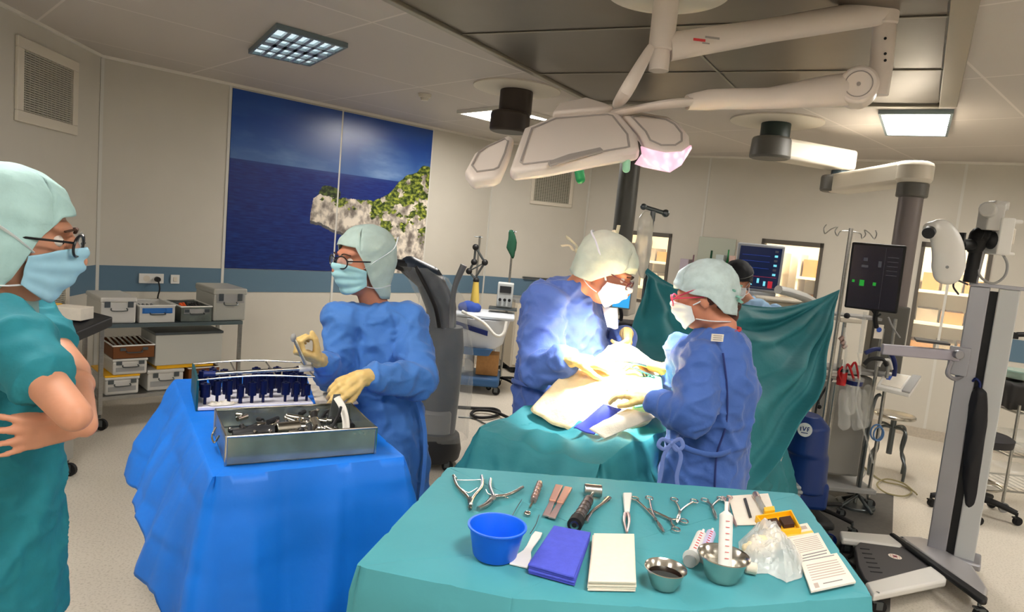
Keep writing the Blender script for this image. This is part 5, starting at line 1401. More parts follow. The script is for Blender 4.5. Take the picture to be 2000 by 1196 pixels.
for nm, pl, ins in (('left_lamp_head', petL, .74), ('centre_lamp_head', cen, .84), ('right_lamp_head', rit, .72)):
    o = plate(pl, .052, nm)
    q = [LP(x, y, .0) for x, y in pl]; c = sum(q, V()) / len(q)
    r1 = [c + (p - c) * ins + nb * .0015 for p in q]
    B().tube(r1 + [r1[0]], .004, 6, smooth=False).obj('trim_line', M_lg, o)
    r2 = [c + (p - c) * .86 - nb * .0535 for p in q]
    b = B().prism(r2, nb * .004); b.obj('led_face', mat('led_pink', (250, 214, 226), .4, emit=(255, 222, 232), estr=.22), o, smooth=False)
# glowing lower bowl of the right head
lowr = [LP(1252, 286), LP(1270, 292), LP(1300, 298), LP(1332, 296), LP(1349, 284)]
b = B()
dn = [P(1254, 300, 2.66), P(1276, 318, 2.63), P(1308, 336, 2.60), P(1330, 322, 2.62), P(1350, 290, 2.66)]
vs1 = [b.b.verts.new(p) for p in lowr]; vs2 = [b.b.verts.new(p) for p in dn]; vs3 = [b.b.verts.new(p - nb * .06 + V((0, .10, 0))) for p in lowr]
for k in range(4): b.b.faces.new((vs1[k], vs1[k + 1], vs2[k + 1], vs2[k])); b.b.faces.new((vs2[k], vs2[k + 1], vs3[k + 1], vs3[k]))
mled = mat('led_field', (236, 190, 206), .35)
nt = mled.node_tree; vo = nt.nodes.new('ShaderNodeTexVoronoi'); vo.inputs['Scale'].default_value = 34; tc = nt.nodes.new('ShaderNodeTexCoord'); nt.links.new(tc.outputs['Object'], vo.inputs['Vector'])
rp = nt.nodes.new('ShaderNodeValToRGB'); rp.color_ramp.elements[0].color = (1, .9, .95, 1); rp.color_ramp.elements[1].color = rgb(224, 160, 186); rp.color_ramp.elements[0].position = .15; rp.color_ramp.elements[1].position = .55
nt.links.new(vo.outputs['Distance'], rp.inputs['Fac']); nt.links.new(rp.outputs['Color'], nt.nodes['Principled BSDF'].inputs['Emission Color']); nt.nodes['Principled BSDF'].inputs['Emission Strength'].default_value = .13
b.obj('led_lens', mled, t, solid=.006)
# side grip, sterile handles, cowl
gp = [LP(1070, 322, .003), LP(1110, 308, .004), LP(1172, 294, .003), LP(1178, 300, .003), LP(1120, 316, .003), LP(1074, 330, .003)]
B().prism(gp, nb * .012).obj('grip', M_lg, t, bev=.004)
B().prism([LP(1078, 228, -.03), LP(1092, 209, -.03), LP(1144, 197, -.03), LP(1185, 210, -.03), LP(1200, 217, -.03)], nb * .05).obj('cowl', M_lw, t, bev=.012, seg=3)
b = B().cyl(P(1126, 305, 2.66), P(1134, 350, 2.64), .019, .018, n=24); b.sph(P(1134, 350, 2.64), .018, n=16); o = b.obj('sterile_handle', M_green, t); o['label'] = 'green handle'
b = B().cyl(P(1225, 292, 2.66), P(1223, 330, 2.64), .016, .015, n=24); b.sph(P(1223, 330, 2.64), .015, n=16); o = b.obj('sterile_handle', mat('pale_green_plastic', (150, 206, 172), .4), t); o['label'] = 'pale green handle'
B().tube([LP(1196, 214, -.02), P(1290, 205, 2.78), P(1345, 200, 2.84)], .020, 12, flat=(1.4, .8)).obj('yoke', M_lw, t)
B().tube([LP(1204, 206), P(1222, 180, 2.78), P(1272, 92, 2.84)], lambda s: .017 + .012 * math.sin(s * PI), 12, flat=(1, .7)).obj('strut', M_lw, t)
# spring arm, joint, drop tube, upper arm, hub: one boom carries the lamp
t = thing('lamp_boom', 'white jointed boom arm carrying the surgical lamp from the ceiling', 'boom arm', P(1305, -10, 2.9), world=True)
B().tube([P(1342, 200, 2.86), P(1400, 194, 2.90), P(1500, 192, 2.94), P(1600, 180, 2.98), P(1690, 172, 3.02)], lambda s: interp([(0, .030), (.2, .042), (.5, .044), (.8, .066), (1, .070)], s), 20, flat=(.8, 1)).obj('spring_arm', M_lw, t)
jc = P(1676, 172, 3.0); jd = (EYE - jc); jd.z = 0; jd.normalize()
B().cyl(jc + jd * .075, jc - jd * .075, .078, n=40).obj('joint', M_lw, t, bev=.012)
B().ring(jc + jd * .077, jd, .052, .002, 32, 6).cyl(jc + jd * .075, jc + jd * .079, .008, n=16).obj('joint_cover', M_lg, t)
B().tube([P(1712, 186, 3.06), P(1722, 120, 3.05), P(1728, 40, 3.04), P(1732, -6, 3.03)], .047, 20).obj('drop_tube', M_lw, t)
B().cyl(P(1722, 48, 3.045), P(1731, -10, 3.03), .062, n=28).obj('collar', M_lw, t, bev=.008)
b = B()
for y in (75, 105, 118): b.sph(P(1729, y, 3.0), .006)
b.obj('screw', M_black, t)
a0, a1 = P(1306, 92, 2.92), P(1728, 22, 3.02)
B().tube([a0, a0.lerp(a1, .3), a0.lerp(a1, .62), a1], lambda s: interp([(0, .058), (.5, .050), (1, .056)], s), 20, flat=(.75, 1)).obj('upper_arm', M_lw, t)
dd = (a1 - a0).normalized(); q = P(1366, 78, 2.86)
b = B().box(q, (.05, .002, .010), rz=math.atan2(dd.y, dd.x)); b.m(1).box(q + dd * .055, (.06, .002, .008), rz=math.atan2(dd.y, dd.x)).box(q + dd * .03 - V((0, 0, .018)), (.03, .002, .005), rz=math.atan2(dd.y, dd.x))
b.obj('maker_mark', [M_rink, M_lg], t, smooth=False)
h0, h1 = P(1303, -12, 2.92), P(1298, 140, 2.92); h1 = V((h0.x, h0.y, h1.z)); h0.z = HC
B().cyl(h1, h0, .041, n=28).obj('hub_tube', M_lw, t)
B().cyl(V((h1.x, h1.y, h1.z + .30)), V((h1.x, h1.y, h1.z + .08)), .052, n=28).obj('hub_collar', M_lw, t, bev=.006)
B().lathe([(0, -.075), (.18, -.075), (.25, -.06), (.285, -.02), (.285, -.001), (0, -.001)], (h0.x, h0.y, HC), 48).obj('ceiling_plate', M_cream, t)
# theatre light: real spots of the lamp
for (px, py, e, s_, c_) in ((1150, 290, 200, .44, (1, .96, .88)), (1290, 300, 26, .95, (1, .93, .90))):
    l = bpy.data.lights.new('lamp_spot', 'SPOT'); l.energy = e; l.color = c_; l.spot_size = s_; l.spot_blend = .55; l.shadow_soft_size = .10
    o = bpy.data.objects.new('lamp_spot', l); COL.objects.link(o); p = LP(px, py, -.12); o.location = p
    o.rotation_euler = (P(1206, 748, 2.80) - p).to_track_quat('-Z', 'Y').to_euler()

# ---------- pendant boom, middle ----------
def boom_disc(x, y, r=.30): return B().lathe([(0, -.022), (r * .9, -.022), (r, -.012), (r, -.001), (0, -.001)], (x, y, HC), 48)
c0 = G(1010, 172, HC - .0)
t = thing('equipment_pendant', 'dark jointed ceiling pendant with a black column behind the surgical lamp', 'pendant', V((c0.x, c0.y, HC)), world=True)
boom_disc(c0.x, c0.y, .33).obj('ceiling_plate', M_cream, t)
M_bz = mat('bronze_grey', (66, 58, 52), .45, .3)
B().cyl((c0.x, c0.y, HC - .02), (c0.x, c0.y, HC - .20), .125, n=36).obj('upper_joint', M_bz, t, bev=.01)
j1 = V((c0.x, c0.y, HC - .25)); dj = V((.75, .66, 0)).normalized()
B().cyl(j1 + V((-.03, -.04, .06)), j1 + V((-.03, -.04, -.09)), .15, n=36).obj('lower_joint', M_bz, t, bev=.02)
pcol = P(1230, 330, 5.7)
a0, a1 = j1 + V((0, 0, -.02)), V((pcol.x, pcol.y, j1.z - .06))
def beam(b, a, c, w, h):
    d = (c - a).normalized(); s_ = V((-d.y, d.x, 0)).normalized() * w / 2; u = V((0, 0, h / 2))
    return b.prism([a - s_ - u, a + s_ - u, a + s_ + u, a - s_ + u], c - a)
beam(B(), a0, a1, .17, .12).obj('arm', M_cream, t, bev=.02)
B().cyl(a1 + V((0, 0, .10)), a1 - V((0, 0, .12)), .11, n=32).obj('arm_joint', M_bz, t, bev=.01)
B().cyl(a1 - V((0, 0, .12)), V((a1.x, a1.y, 1.15)), .085, n=28).obj('column', mat('pendant_column', (84, 84, 80), .4, .4), t)
B().box((a1.x, a1.y, 1.35), (.30, .26, .50), rz=-.4).obj('shelf_box', mat('pendant_panel', (176, 172, 162), .5), t, bev=.01)
b = B()
for r_ in range(3):
    for k in range(3): b.cyl((a1.x - .10 + k * .08, a1.y - .16, 1.22 + r_ * .13), (a1.x - .10 + k * .08, a1.y - .125, 1.22 + r_ * .13), .016, n=12)
b.obj('outlet', M_dark, t)
# ---------- pendant boom, right ----------
c1 = G(1517, 236, HC)
t = thing('monitor_pendant', 'white two-armed ceiling pendant ending in a grey column behind the black monitor', 'pendant', V((c1.x, c1.y, HC)), world=True)
boom_disc(c1.x, c1.y, .36).obj('ceiling_plate', M_cream, t)
YB = c1.y
B().cyl((c1.x, c1.y, HC - .02), (c1.x, c1.y, HC - .17), .115, n=36).obj('upper_joint', mat('pendant_green_black', (34, 50, 46), .4), t, bev=.008)
M_pg = mat('pendant_grey', (92, 90, 84), .45)
j = V((c1.x - .03, c1.y - .03, HC - .22)); B().cyl(j + V((0, 0, .08)), j - V((0, 0, .09)), .15, .16, n=36).obj('lower_joint', M_pg, t, bev=.02)
s1 = V((j.x + .06, j.y + .04, j.z)); e1 = G(1645, 314, j.z)
beam(B(), s1, e1 + (e1 - s1).normalized() * .06, .22, .17).obj('first_arm', M_cream, t, bev=.03, seg=3)
B().cyl(e1 + V((0, 0, -.05)), e1 + V((0, 0, -.20)), .075, n=28).obj('elbow_joint', mat('elbow_blue_grey', (70, 84, 92), .4, .3), t)
s2 = V((e1.x, e1.y, e1.z - .20)); e2 = G(1787, 338, s2.z)
B().cyl(s2 + V((-.03, 0, .07)), s2 + V((-.03, 0, -.07)), .12, n=32).obj('elbow_cap', M_pg, t, bev=.02)
beam(B(), s2, e2, .20, .16).obj('second_arm', M_cream, t, bev=.03, seg=3)
B().cyl(e2 + V((0, 0, .075)), e2 + V((0, 0, -.075)), .115, n=32).obj('end_joint', M_cream, t, bev=.03)
B().cyl(e2 + V((0, 0, -.07)), e2 + V((0, 0, -.17)), .10, n=32).obj('end_collar', M_pg, t, bev=.01)
B().cyl(e2 + V((0, 0, -.16)), V((e2.x, e2.y, 1.05)), .078, n=28).obj('column', mat('column_mauve_grey', (118, 110, 108), .42, .3), t)
B().box((e2.x - .02, e2.y + .02, 1.18), (.22, .20, .50), rz=-.3).obj('service_head', M_pg, t, bev=.01)
# ---------- steel trolley with sterilization containers ----------
F0 = G(190, 842, 0); um = (wC - wB).normalized(); wm = V((-um.y, um.x, 0)); F1 = F0 + um
def tr(px, py):
    q = PW(px, py, F0, F1); return (q - F0).dot(um), q.z
LT = tr(474, 640)[0]; ZTOP = tr(190, 634)[1]; ZLOW = tr(190, 777)[1]; DT = .50
k3 = lambda s, d, z: F0 + um * s + wm * d + V((0, 0, z))
def kbox(b, s0, s1, d0, d1, z0, z1): return b.prism([k3(s0, d0, z0), k3(s1, d0, z0), k3(s1, d1, z0), k3(s0, d1, z0)], (0, 0, z1 - z0))
t = thing('steel_trolley', 'two-shelf steel trolley on castors below the sea mural, loaded with containers', 'trolley', k3(LT / 2, DT / 2, 0), world=True)
M_tsteel = mat('trolley_steel', (120, 134, 138), .3, .85)
for nm, z in (('top_shelf', ZTOP), ('lower_shelf', ZLOW)):
    b = B(); kbox(b, 0, LT, 0, DT, z - .03, z - .002); b.obj(nm, M_tsteel if nm == 'top_shelf' else M_steel, t, smooth=False, bev=.003)
for s, d in ((.015, .015), (LT - .015, .015), (LT - .015, DT - .015), (.015, DT - .015)):
    b = B(); b.box(k3(s, d, (ZTOP + .1) / 2), (.028, .028, ZTOP - .13), rz=math.atan2(um.y, um.x)); lg = b.obj('leg', M_steel, t, smooth=False, bev=.003)
    b = B(); castor(b, k3(s, d, .11), .042); b.obj('castor', [M_dsteel, M_black], lg)
M_cont = mat('container_shell', (206, 204, 198), .38, .25); M_contd = mat('container_interior', (120, 116, 108), .5, .3, noise=.3, nscale=20)
def container(x0, x1, y0, y1, depth, lab, z=None, style='closed', dd=.02, tilt=0, m=M_cont, strip=None, name='sterilization_container'):
    s0, zb = tr(x0, y1); s1, _ = tr(x1, y1); _, zt = tr((x0 + x1) / 2, y0)
    z0 = z if z is not None else zb; h = zt - zb
    t = thing(name, lab, 'container', k3((s0 + s1) / 2, dd + depth / 2, z0), world=True)
    b = B()
    if style == 'open':
        th = .006
        kbox(b, s0, s1, dd, dd + depth, z0, z0 + th)
        for q in ((s0, s1, dd, dd + th), (s0, s1, dd + depth - th, dd + depth), (s0, s0 + th, dd, dd + depth), (s1 - th, s1, dd, dd + depth)): kbox(b, *q, z0, z0 + h)
        b.obj('body', m, t, smooth=False, bev=.003)
        b = B(); pts = [k3(s, d, z0 + h) for s, d in ((s0, dd), (s1, dd), (s1, dd + depth), (s0, dd + depth), (s0, dd))]; b.tube(pts, .006, 6, smooth=False); b.obj('rim', M_white, t)
    else:
        kbox(b, s0, s1, dd, dd + depth, z0, z0 + h * .82); b.obj('body', m, t, smooth=False, bev=.012)
        b = B(); kbox(b, s0 - .006, s1 + .006, dd - .006, dd + depth + .006, z0 + h * .80, z0 + h); b.obj('lid', m, t, smooth=False, bev=.012)
    sm = (s0 + s1) / 2
    b = B(); b.tube([k3(sm - .05, dd - .002, z0 + h * .58), k3(sm - .045, dd - .022, z0 + h * .5), k3(sm + .045, dd - .022, z0 + h * .5), k3(sm + .05, dd - .002, z0 + h * .58)], .0045, 6); b.obj('handle', M_dsteel, t)
    for q in (-1, 1):
        b = B(); kbox(b, sm + q * .075 - .018, sm + q * .075 + .018, dd - .009, dd - .0005, z0 + h * .62, z0 + h * .84)
        b.obj('latch', M_dsteel if strip != 'blue' else mat('label_blue', (40, 104, 176), .5), t, smooth=False)
    if strip:
        b = B(); kbox(b, s0 + .02, s1 - .02, dd - .004, dd - .0008, z0 + h * (.55 if strip != 'low' else .2), z0 + h * (.86 if strip != 'low' else .45)); b.obj('label_plate', mat('label_blue', (40, 104, 176), .5) if strip == 'blue' else M_grey, t, smooth=False)
    return s0, s1, z0, h
ZT0 = ZTOP - .001
a = container(198, 267, 578, 630, .42, 'large white container with latches at the left end of the trolley top', ZT0)
a = container(273, 343, 596, 630, .36, 'low container with blue label strip on the trolley top', ZT0, 'open', strip='blue')
s0, s1, z0, h = a
for k in range(5): b = B(); b.cyl(k3(s0 + .03 + .03 * k, .05, z0 + .03 + h * .4), k3(s0 + .05 + .03 * k, .33, z0 + .03 + h * .5), .009, n=10); tag(b.obj('instrument', M_dsteel), 'dark steel instrument lying in the blue labelled container', 'surgical instrument', 'dark instruments in the blue labelled container')
a = container(355, 415, 600, 630, .38, 'low grey tray container holding orange and black handled tools on the trolley top', ZT0, 'open', strip='g', m=M_boxm)
s0, s1, z0, h = a
for k in range(6):
    b = B().cyl(k3(s0 + .03 + .028 * k, .05, z0 + h * .7), k3(s0 + .03 + .028 * k, .14 + .02 * (k % 3), z0 + h * 1.05), .012, n=10)
    b.m(1).cyl(k3(s0 + .03 + .028 * k, .14 + .02 * (k % 3), z0 + h * 1.05), k3(s0 + .03 + .026 * k, .35, z0 + h * .9), .005, n=8)
    c_ = 'orange' if k < 2 else 'black'
    tag(b.obj('handled_tool', [mat('orange_handle', (226, 88, 30), .5) if k < 2 else M_dark, M_dsteel]), '%s handled tool lying in the grey tray container on the trolley' % c_, 'surgical instrument', c_ + ' handled tools in the grey tray container')
container(418, 481, 566, 630, .40, 'tall grey container with a label near its top at the right end of the trolley', ZT0, strip='g', m=mat('container_grey', (176, 176, 168), .4, .3))
ZL0 = ZLOW - .001
a = container(207, 273, 729, 767, .38, 'white bin with a yellow rim band at the bottom left of the trolley', ZL0, strip='low', dd=.03)
b = B(); kbox(b, a[0] - .004, a[1] + .004, .024, .42, a[2] + a[3] + .0, a[2] + a[3] + .012); o = tag(b.obj('flat_tray', M_yellow, smooth=False), 'flat yellow tray capping the bottom left white bin', 'tray')
z_ = a[2] + a[3] + .013
a2 = container(222, 289, 695, 729, .38, 'middle white container stacked between the yellow lidded bin and the dark tray', z_, strip='low', dd=.025)
z_ = a2[2] + a2[3] + .001
a3 = container(222, 303, 668, 695, .36, 'dark and amber instrument cassette, topmost on the lower left stack', z_, 'open', m=mat('amber_tray', (110, 62, 20), .5), dd=.02, name='instrument_cassette')
for k in range(7):
    s = lerp(a3[0] + .03, a3[1] - .03, k / 6); b = B().cyl(k3(s, .05, z_ + a3[3] * .9), k3(s + .01, .34, z_ + a3[3] * 1.1), .008, n=8); tag(b.obj('instrument', M_steel2), 'bright steel instrument in the amber cassette on the lower shelf', 'surgical instrument', 'bright instruments in the amber cassette')
a4 = container(292, 362, 716, 760, .36, 'white container on the lower shelf right of the yellow banded bin', ZL0, strip='low', dd=.05)
a5 = container(372, 432, 712, 752, .36, 'brown cassette on the lower shelf at the right', ZL0, 'open', m=MATS['amber_tray'], dd=.05, name='instrument_cassette')
z_ = max(a4[2] + a4[3], a5[2] + a5[3]) + .002
b = B(); s0 = tr(330, 700)[0]; s1 = tr(422, 700)[0]; kbox(b, a4[0] + .06, s1, .05, .40, z_, z_ + .03); tag(b.obj('tray', M_yellow, smooth=False, bev=.003), 'flat yellow tray under the large grey box on the lower shelf', 'tray')
zb5 = z_ + .032
s0, _ = tr(306, 690); s1, _ = tr(436, 690); _, z1 = tr(370, 650)
t = thing('storage_case', 'large plain grey case lying lengthwise under the trolley top', 'case', k3((s0 + s1) / 2, .2, zb5), world=True)
b = B(); kbox(b, s0, s1, .03, .40, zb5, z1 - .018); b.obj('body', mat('case_grey', (178, 178, 170), .5), t, smooth=False, bev=.004)
b = B(); kbox(b, s0 - .005, s1 + .005, .025, .405, z1 - .018, z1); b.obj('lid', M_dsteel, t, smooth=False)
# wall sockets above the trolley
def wp(px, py): return spos(px, py, wB, wC)
s0, z0 = wp(270, 553); s1, z1 = wp(319, 535)
t = thing('wall_socket', 'long white double socket plate with a black plug on the blue band', 'socket', onwall(wB, wC, (s0 + s1) / 2, z0), world=True)
b = B(); wallbox(b, wB, wC, s0, s1, z0, z1, .006, .018); b.obj('plate', M_white, t, smooth=False, bev=.003)
b = B(); m_ = (z0 + z1) / 2
b.cyl(onwall(wB, wC, lerp(s0, s1, .3), m_, .017), onwall(wB, wC, lerp(s0, s1, .3), m_, .019), .026, n=24); b.obj('outlet', M_cream, t)
s2, z2 = wp(305, 545); s3, z3 = wp(309, 585)
b = B().cyl(onwall(wB, wC, s2, z2, .018), onwall(wB, wC, s2, z2, .055), .022, n=16); b.tube([onwall(wB, wC, s2, z2, .05), onwall(wB, wC, s2 + .01, z2 - .08, .07), onwall(wB, wC, s3 - .02, z3, .05), onwall(wB, wC, s3, z3 - .25, .04), onwall(wB, wC, s3, z3 - .5, .03)], .006, 8)
tag(b.obj('plug_and_cable', M_black), 'black plug with its cable hanging from the long socket plate', 'cable')
s0, z0 = wp(332, 554); s1, z1 = wp(350, 537)
t = thing('wall_switch', 'small square white switch plate right of the long socket plate', 'switch', onwall(wB, wC, s0, z0), world=True)
b = B(); wallbox(b, wB, wC, s0, s1, z0, z1, .006, .016); b.obj('plate', M_white, t, smooth=False, bev=.003)
b = B(); wallbox(b, wB, wC, s0 + .02, s1 - .02, z0 + .02, z1 - .02, .016, .020); b.obj('rocker', M_cream, t, smooth=False, bev=.002)
# dark bin beside the lower vent
c = P(132, 660, 3.75); zc = c.z
t = thing('waste_bin', 'black waste stand with slanting lid behind the crossed arms of the scrubs person', 'bin', (c.x - .02, c.y + .1, 0), world=True)
b = B(); b.prism([(c.x - .24, c.y - .1, .10), (c.x - .09, c.y - .1, .10), (c.x - .09, c.y + .22, .10), (c.x - .24, c.y + .22, .10)], (0, 0, zc - .085)); b.obj('bin_body', mat('bin_grey', (150, 148, 140), .5), t, smooth=False, bev=.01)
b = B(); b.prism([(c.x - .26, c.y - .14, zc + .02), (c.x + .09, c.y - .14, zc - .02), (c.x + .11, c.y + .24, zc + .04), (c.x - .26, c.y + .24, zc + .10)], (0, 0, .06)); b.obj('lid', M_dark, t, smooth=False, bev=.008)
for dx, dy in ((-.22, -.07), (-.11, -.07), (-.11, .19), (-.22, .19)): b = B(); castor(b, V((c.x + dx, c.y + dy, .11)), .04); b.obj('castor', [M_dsteel, M_black], t)
c2 = V((c.x - .04, c.y + .10, zc + .128))
b = B().box(c2, (.17, .12, .07)); tag(b.obj('glove_box', M_paper, smooth=False, bev=.003), 'white glove box lying on the black waste stand lid', 'box')
b = B().box(c2 + V((-.14, .02, 0)), (.07, .10, .07)); tag(b.obj('yellow_box', M_yellow, smooth=False, bev=.003), 'small yellow box beside the white glove box', 'box')

# ---------- draped robot arm unit ----------
RX, RY = -.47, 4.75
t = thing('surgical_robot', 'dark robotic arm unit wrapped in clear plastic behind the blue gowned person', 'surgical robot', (RX, RY, 0), world=True)
M_slate = mat('slate_blue_shell', (40, 52, 68), .4); M_rg = mat('robot_grey', (120, 122, 126), .4)
B().loft([(RX, RY, .06, .19, .21), (RX, RY, .12, .20, .22), (RX, RY, .22, .18, .20), (RX, RY, .24, .15, .17)], 32).obj('base', M_dark, t)
for a in range(4): b = B(); castor(b, V((RX + .15 * math.cos(a * PI / 2 + .8), RY + .2 * math.sin(a * PI / 2 + .8), .09)), .04); b.obj('castor', [M_dsteel, M_black], t)
B().loft([(RX, RY, .22, .145, .16), (RX + .01, RY, .5, .145, .16), (RX + .02, RY, .85, .14, .15), (RX + .02, RY, 1.0, .12, .13)], 32).obj('cabinet', M_slate, t)
B().loft([(RX - .01, RY - .11, .26, .13, .06), (RX - .01, RY - .11, .40, .13, .07), (RX, RY - .11, .42, .11, .05)], 24).obj('kick_panel', M_rg, t)
q = [P(860, 660, RY), P(862, 600, RY), P(838, 545, RY - .03), P(800, 520, RY - .1)]
B().chain(q, [.11, .105, .095, .07], 20).obj('arm_link', M_slate, t)
B().chain([P(800, 522, RY - .12), P(775, 516, RY - .14), P(758, 512, RY - .15)], [.05, .035, .03], 14).obj('gripper', M_black, t)
B().tube([P(812, 522, RY - .18), P(832, 560, RY - .22), P(850, 600, RY - .22), P(858, 640, RY - .2)], .014, 8).obj('cable', M_black, t)
B().tube([P(882, 640, RY - .1), P(884, 590, RY - .12), P(890, 555, RY - .12), P(906, 518, RY - .12)], lambda s: .018 + .016 * max(0, s - .6), 12).obj('side_lever', M_rg, t)
def sleeve(pts, rs, seed, top=False):
    b = B(); rr = []
    for i in range(41):
        u = i / 40; p = crv(pts, u); r = interp([(k / (len(rs) - 1), x) for k, x in enumerate(rs)], u); row = []
        for k in range(48):
            a = 2 * PI * k / 48; d = V((math.cos(a), math.sin(a) * .95, 0)); q_ = p + d * r
            row.append(q_ + d * (.028 * ridge(q_, 8, 8, 2.2, seed) + .010 * ridge(q_, 22, 22, 9, seed + 3)))
        rr.append(row)
    b.rings(rr, cap=False); return b
o = sleeve([V((RX + .03, RY, .20)), V((RX + .03, RY, .5)), V((RX + .03, RY, .85)), P(864, 600, RY), P(842, 550, RY - .02), P(806, 520, RY - .08)], [.185, .185, .175, .145, .13, .10], 4).obj('plastic_cover', mat('cover_film', (226, 230, 230), .12, alpha=.17, spec=1.0, bump=.8, bscale=14, bdist=.02), t, solid=0, ang=180)
# ---------- white and blue medical cart by the far corner ----------
CX, CY = P(936, 690, 7.15).x, 7.15
t = thing('medical_cart', 'white medical cart with blue trim and a deep open tray top near the far corner', 'cart', (CX, CY, 0), world=True)
M_cblue = mat('cart_blue', (48, 92, 140), .45)
M_cw = mat('cart_white', (206, 212, 220), .4)
zt = P(930, 612, CY).z
b = B(); b.box((CX - .02, CY, .13), (.52, .50, .10)); b.obj('base', M_cblue, t, bev=.03)
for dx in (-.22, .20):
    for dy in (-.2, .2): b = B(); castor(b, V((CX + dx, CY + dy, .10)), .042); b.obj('castor', [M_dsteel, M_black], t)
B().cyl((CX - .1, CY + .08, .17), (CX - .1, CY + .08, zt - .30), .05).cyl((CX + .14, CY + .14, .17), (CX + .14, CY + .14, zt - .30), .03).obj('post', M_cw, t)
B().loft([(CX - .02, CY, zt - .36, .18, .2), (CX - .01, CY, zt - .30, .25, .24), (CX, CY, zt - .08, .29, .27), (CX, CY, zt - .03, .31, .29)], 28).obj('tray_body', M_cw, t)
b = B(); b.box((CX + .03, CY, zt), (.62, .50, .045)); b.obj('worktop', M_cw, t, bev=.02)
B().prism([(CX - .27, CY - .263, zt - .06), (CX + .08, CY - .263, zt - .14), (CX + .08, CY - .263, zt - .19), (CX - .27, CY - .263, zt - .11)], (0, -.02, 0)).obj('handle_recess', M_navy, t, smooth=False)
B().tube([(CX - .2, CY - .28, zt + .04), (CX + .02, CY - .34, zt - .04), (CX + .16, CY - .36, zt - .16), (CX + .24, CY - .34, zt - .14), (CX + .26, CY - .3, zt - .02)], .016, 10).obj('handle', M_white, t)
B().loft([(CX - .03, CY - .235, zt - .40, .14, .04), (CX - .03, CY - .235, zt - .33, .18, .05)], 20).obj('lower_trim', M_cblue, t)
b = B(); b.sph((CX - .14, CY - .05, zt + .06), .09, (1.3, 1, .7)); fuse(b, .01, 2, lambda p, n: .01 * ridge(p, 14, 14, 14)).obj('x', mat('royal_blue_cloth', (40, 70, 150), .8)); o = bpy.data.objects['x']; o.name = 'blue_cloth'; tag(o, 'crumpled royal blue cloth on the medical cart top', 'cloth')
b = B().box((CX + .10, CY - .02, .185 + .11), (.23, .24, .22)); tag(b.obj('cardboard_box', M_brown, smooth=False, bev=.003), 'brown cardboard box standing on the blue cart base', 'box')
b = B().sph((CX - .14, CY - .12, .26), .095, (1.1, 1, .8)); o = fuse(b, .012, 1, lambda p, n: .012 * ridge(p, 14, 14, 14)).obj('plastic_sack', M_clear); tag(o, 'crumpled clear plastic sack beside the cardboard box', 'bag')
t = thing('articulated_holder', 'black jointed arm stand with a yellow grip on the medical cart', 'holder arm', (CX + .02, CY + .1, zt + .02), world=True)
J = [P(930, 548, CY), P(916, 530, CY), P(926, 512, CY), P(929, 483, CY), P(947, 513, CY), P(930, 540, CY)]
b = B()
for i in range(len(J) - 1): b.cyl(J[i], J[i + 1], .012, n=8)
b.cyl(J[1], J[4], .008, n=8); b.obj('arm', M_dsteel, t)
for q in J[:5]: B().sph(q, .034, n=12, m=8).obj('joint', M_black, t)
B().cyl(P(930, 548, CY), (J[0].x + .005, CY, zt + .10), .028, .05, n=16).obj('grip', mat('gold_grip', (204, 176, 84), .45), t)
B().cyl((J[0].x + .005, CY, zt + .02), (J[0].x + .005, CY, zt + .10), .07, .05, n=16).obj('foot', M_grey, t)
iv_pole(P(923, 600, 7.35).x, 7.58, P(923, 462, 7.55).z, 'thin drip pole behind the white medical cart', hooks='cap', br=.22, base=4)
PX_, PY_ = P(990, 600, 7.3).x, 7.35
iv_pole(PX_, PY_, P(992, 452, 7.35).z, 'drip pole with a green cloth and pump box left of the surgeon', hooks='cap', br=.24)
t = thing('infusion_pump', 'grey infusion pump box with dark knobs clamped on the drip pole', 'pump', (PX_, PY_, 1.1), world=True)
zz = P(985, 575, 7.3).z
B().box((PX_ - .03, PY_ - .09, zz), (.17, .12, .26)).obj('case', mat('pump_grey', (176, 180, 180), .45), t, bev=.012)
B().box((PX_ - .03, PY_ - .155, zz + .06), (.12, .008, .07)).obj('display', M_dark, t)
b = B()
for dx in (-.05, 0, .05): b.cyl((PX_ - .03 + dx, PY_ - .15, zz - .05), (PX_ - .03 + dx, PY_ - .175, zz - .05), .016, n=12)
b.obj('knob', M_black, t)
b = B().box((PX_ - .04, PY_ - .10, zz - .15), (.30, .18, .02)); b.obj('tray', M_dsteel, t)
q = P(998, 455, 7.3)
b = B().loft([(q.x, q.y, q.z + .03, .02, .012), (q.x + .02, q.y, q.z - .08, .045, .02), (q.x + .02, q.y, q.z - .16, .05, .02), (q.x + .045, q.y, q.z - .27, .008, .008)], 16)
o = fuse(b, .009, 1, lambda p, n: .008 * ridge(p, 16, 16, 6)).obj('green_cloth', M_dgreen); tag(o, 'dark green cloth hanging from the thin pole left of the surgeon', 'cloth')
b = B().cyl((PX_, PY_, q.z + .0), (q.x, q.y, q.z + .03), .004, n=6); 
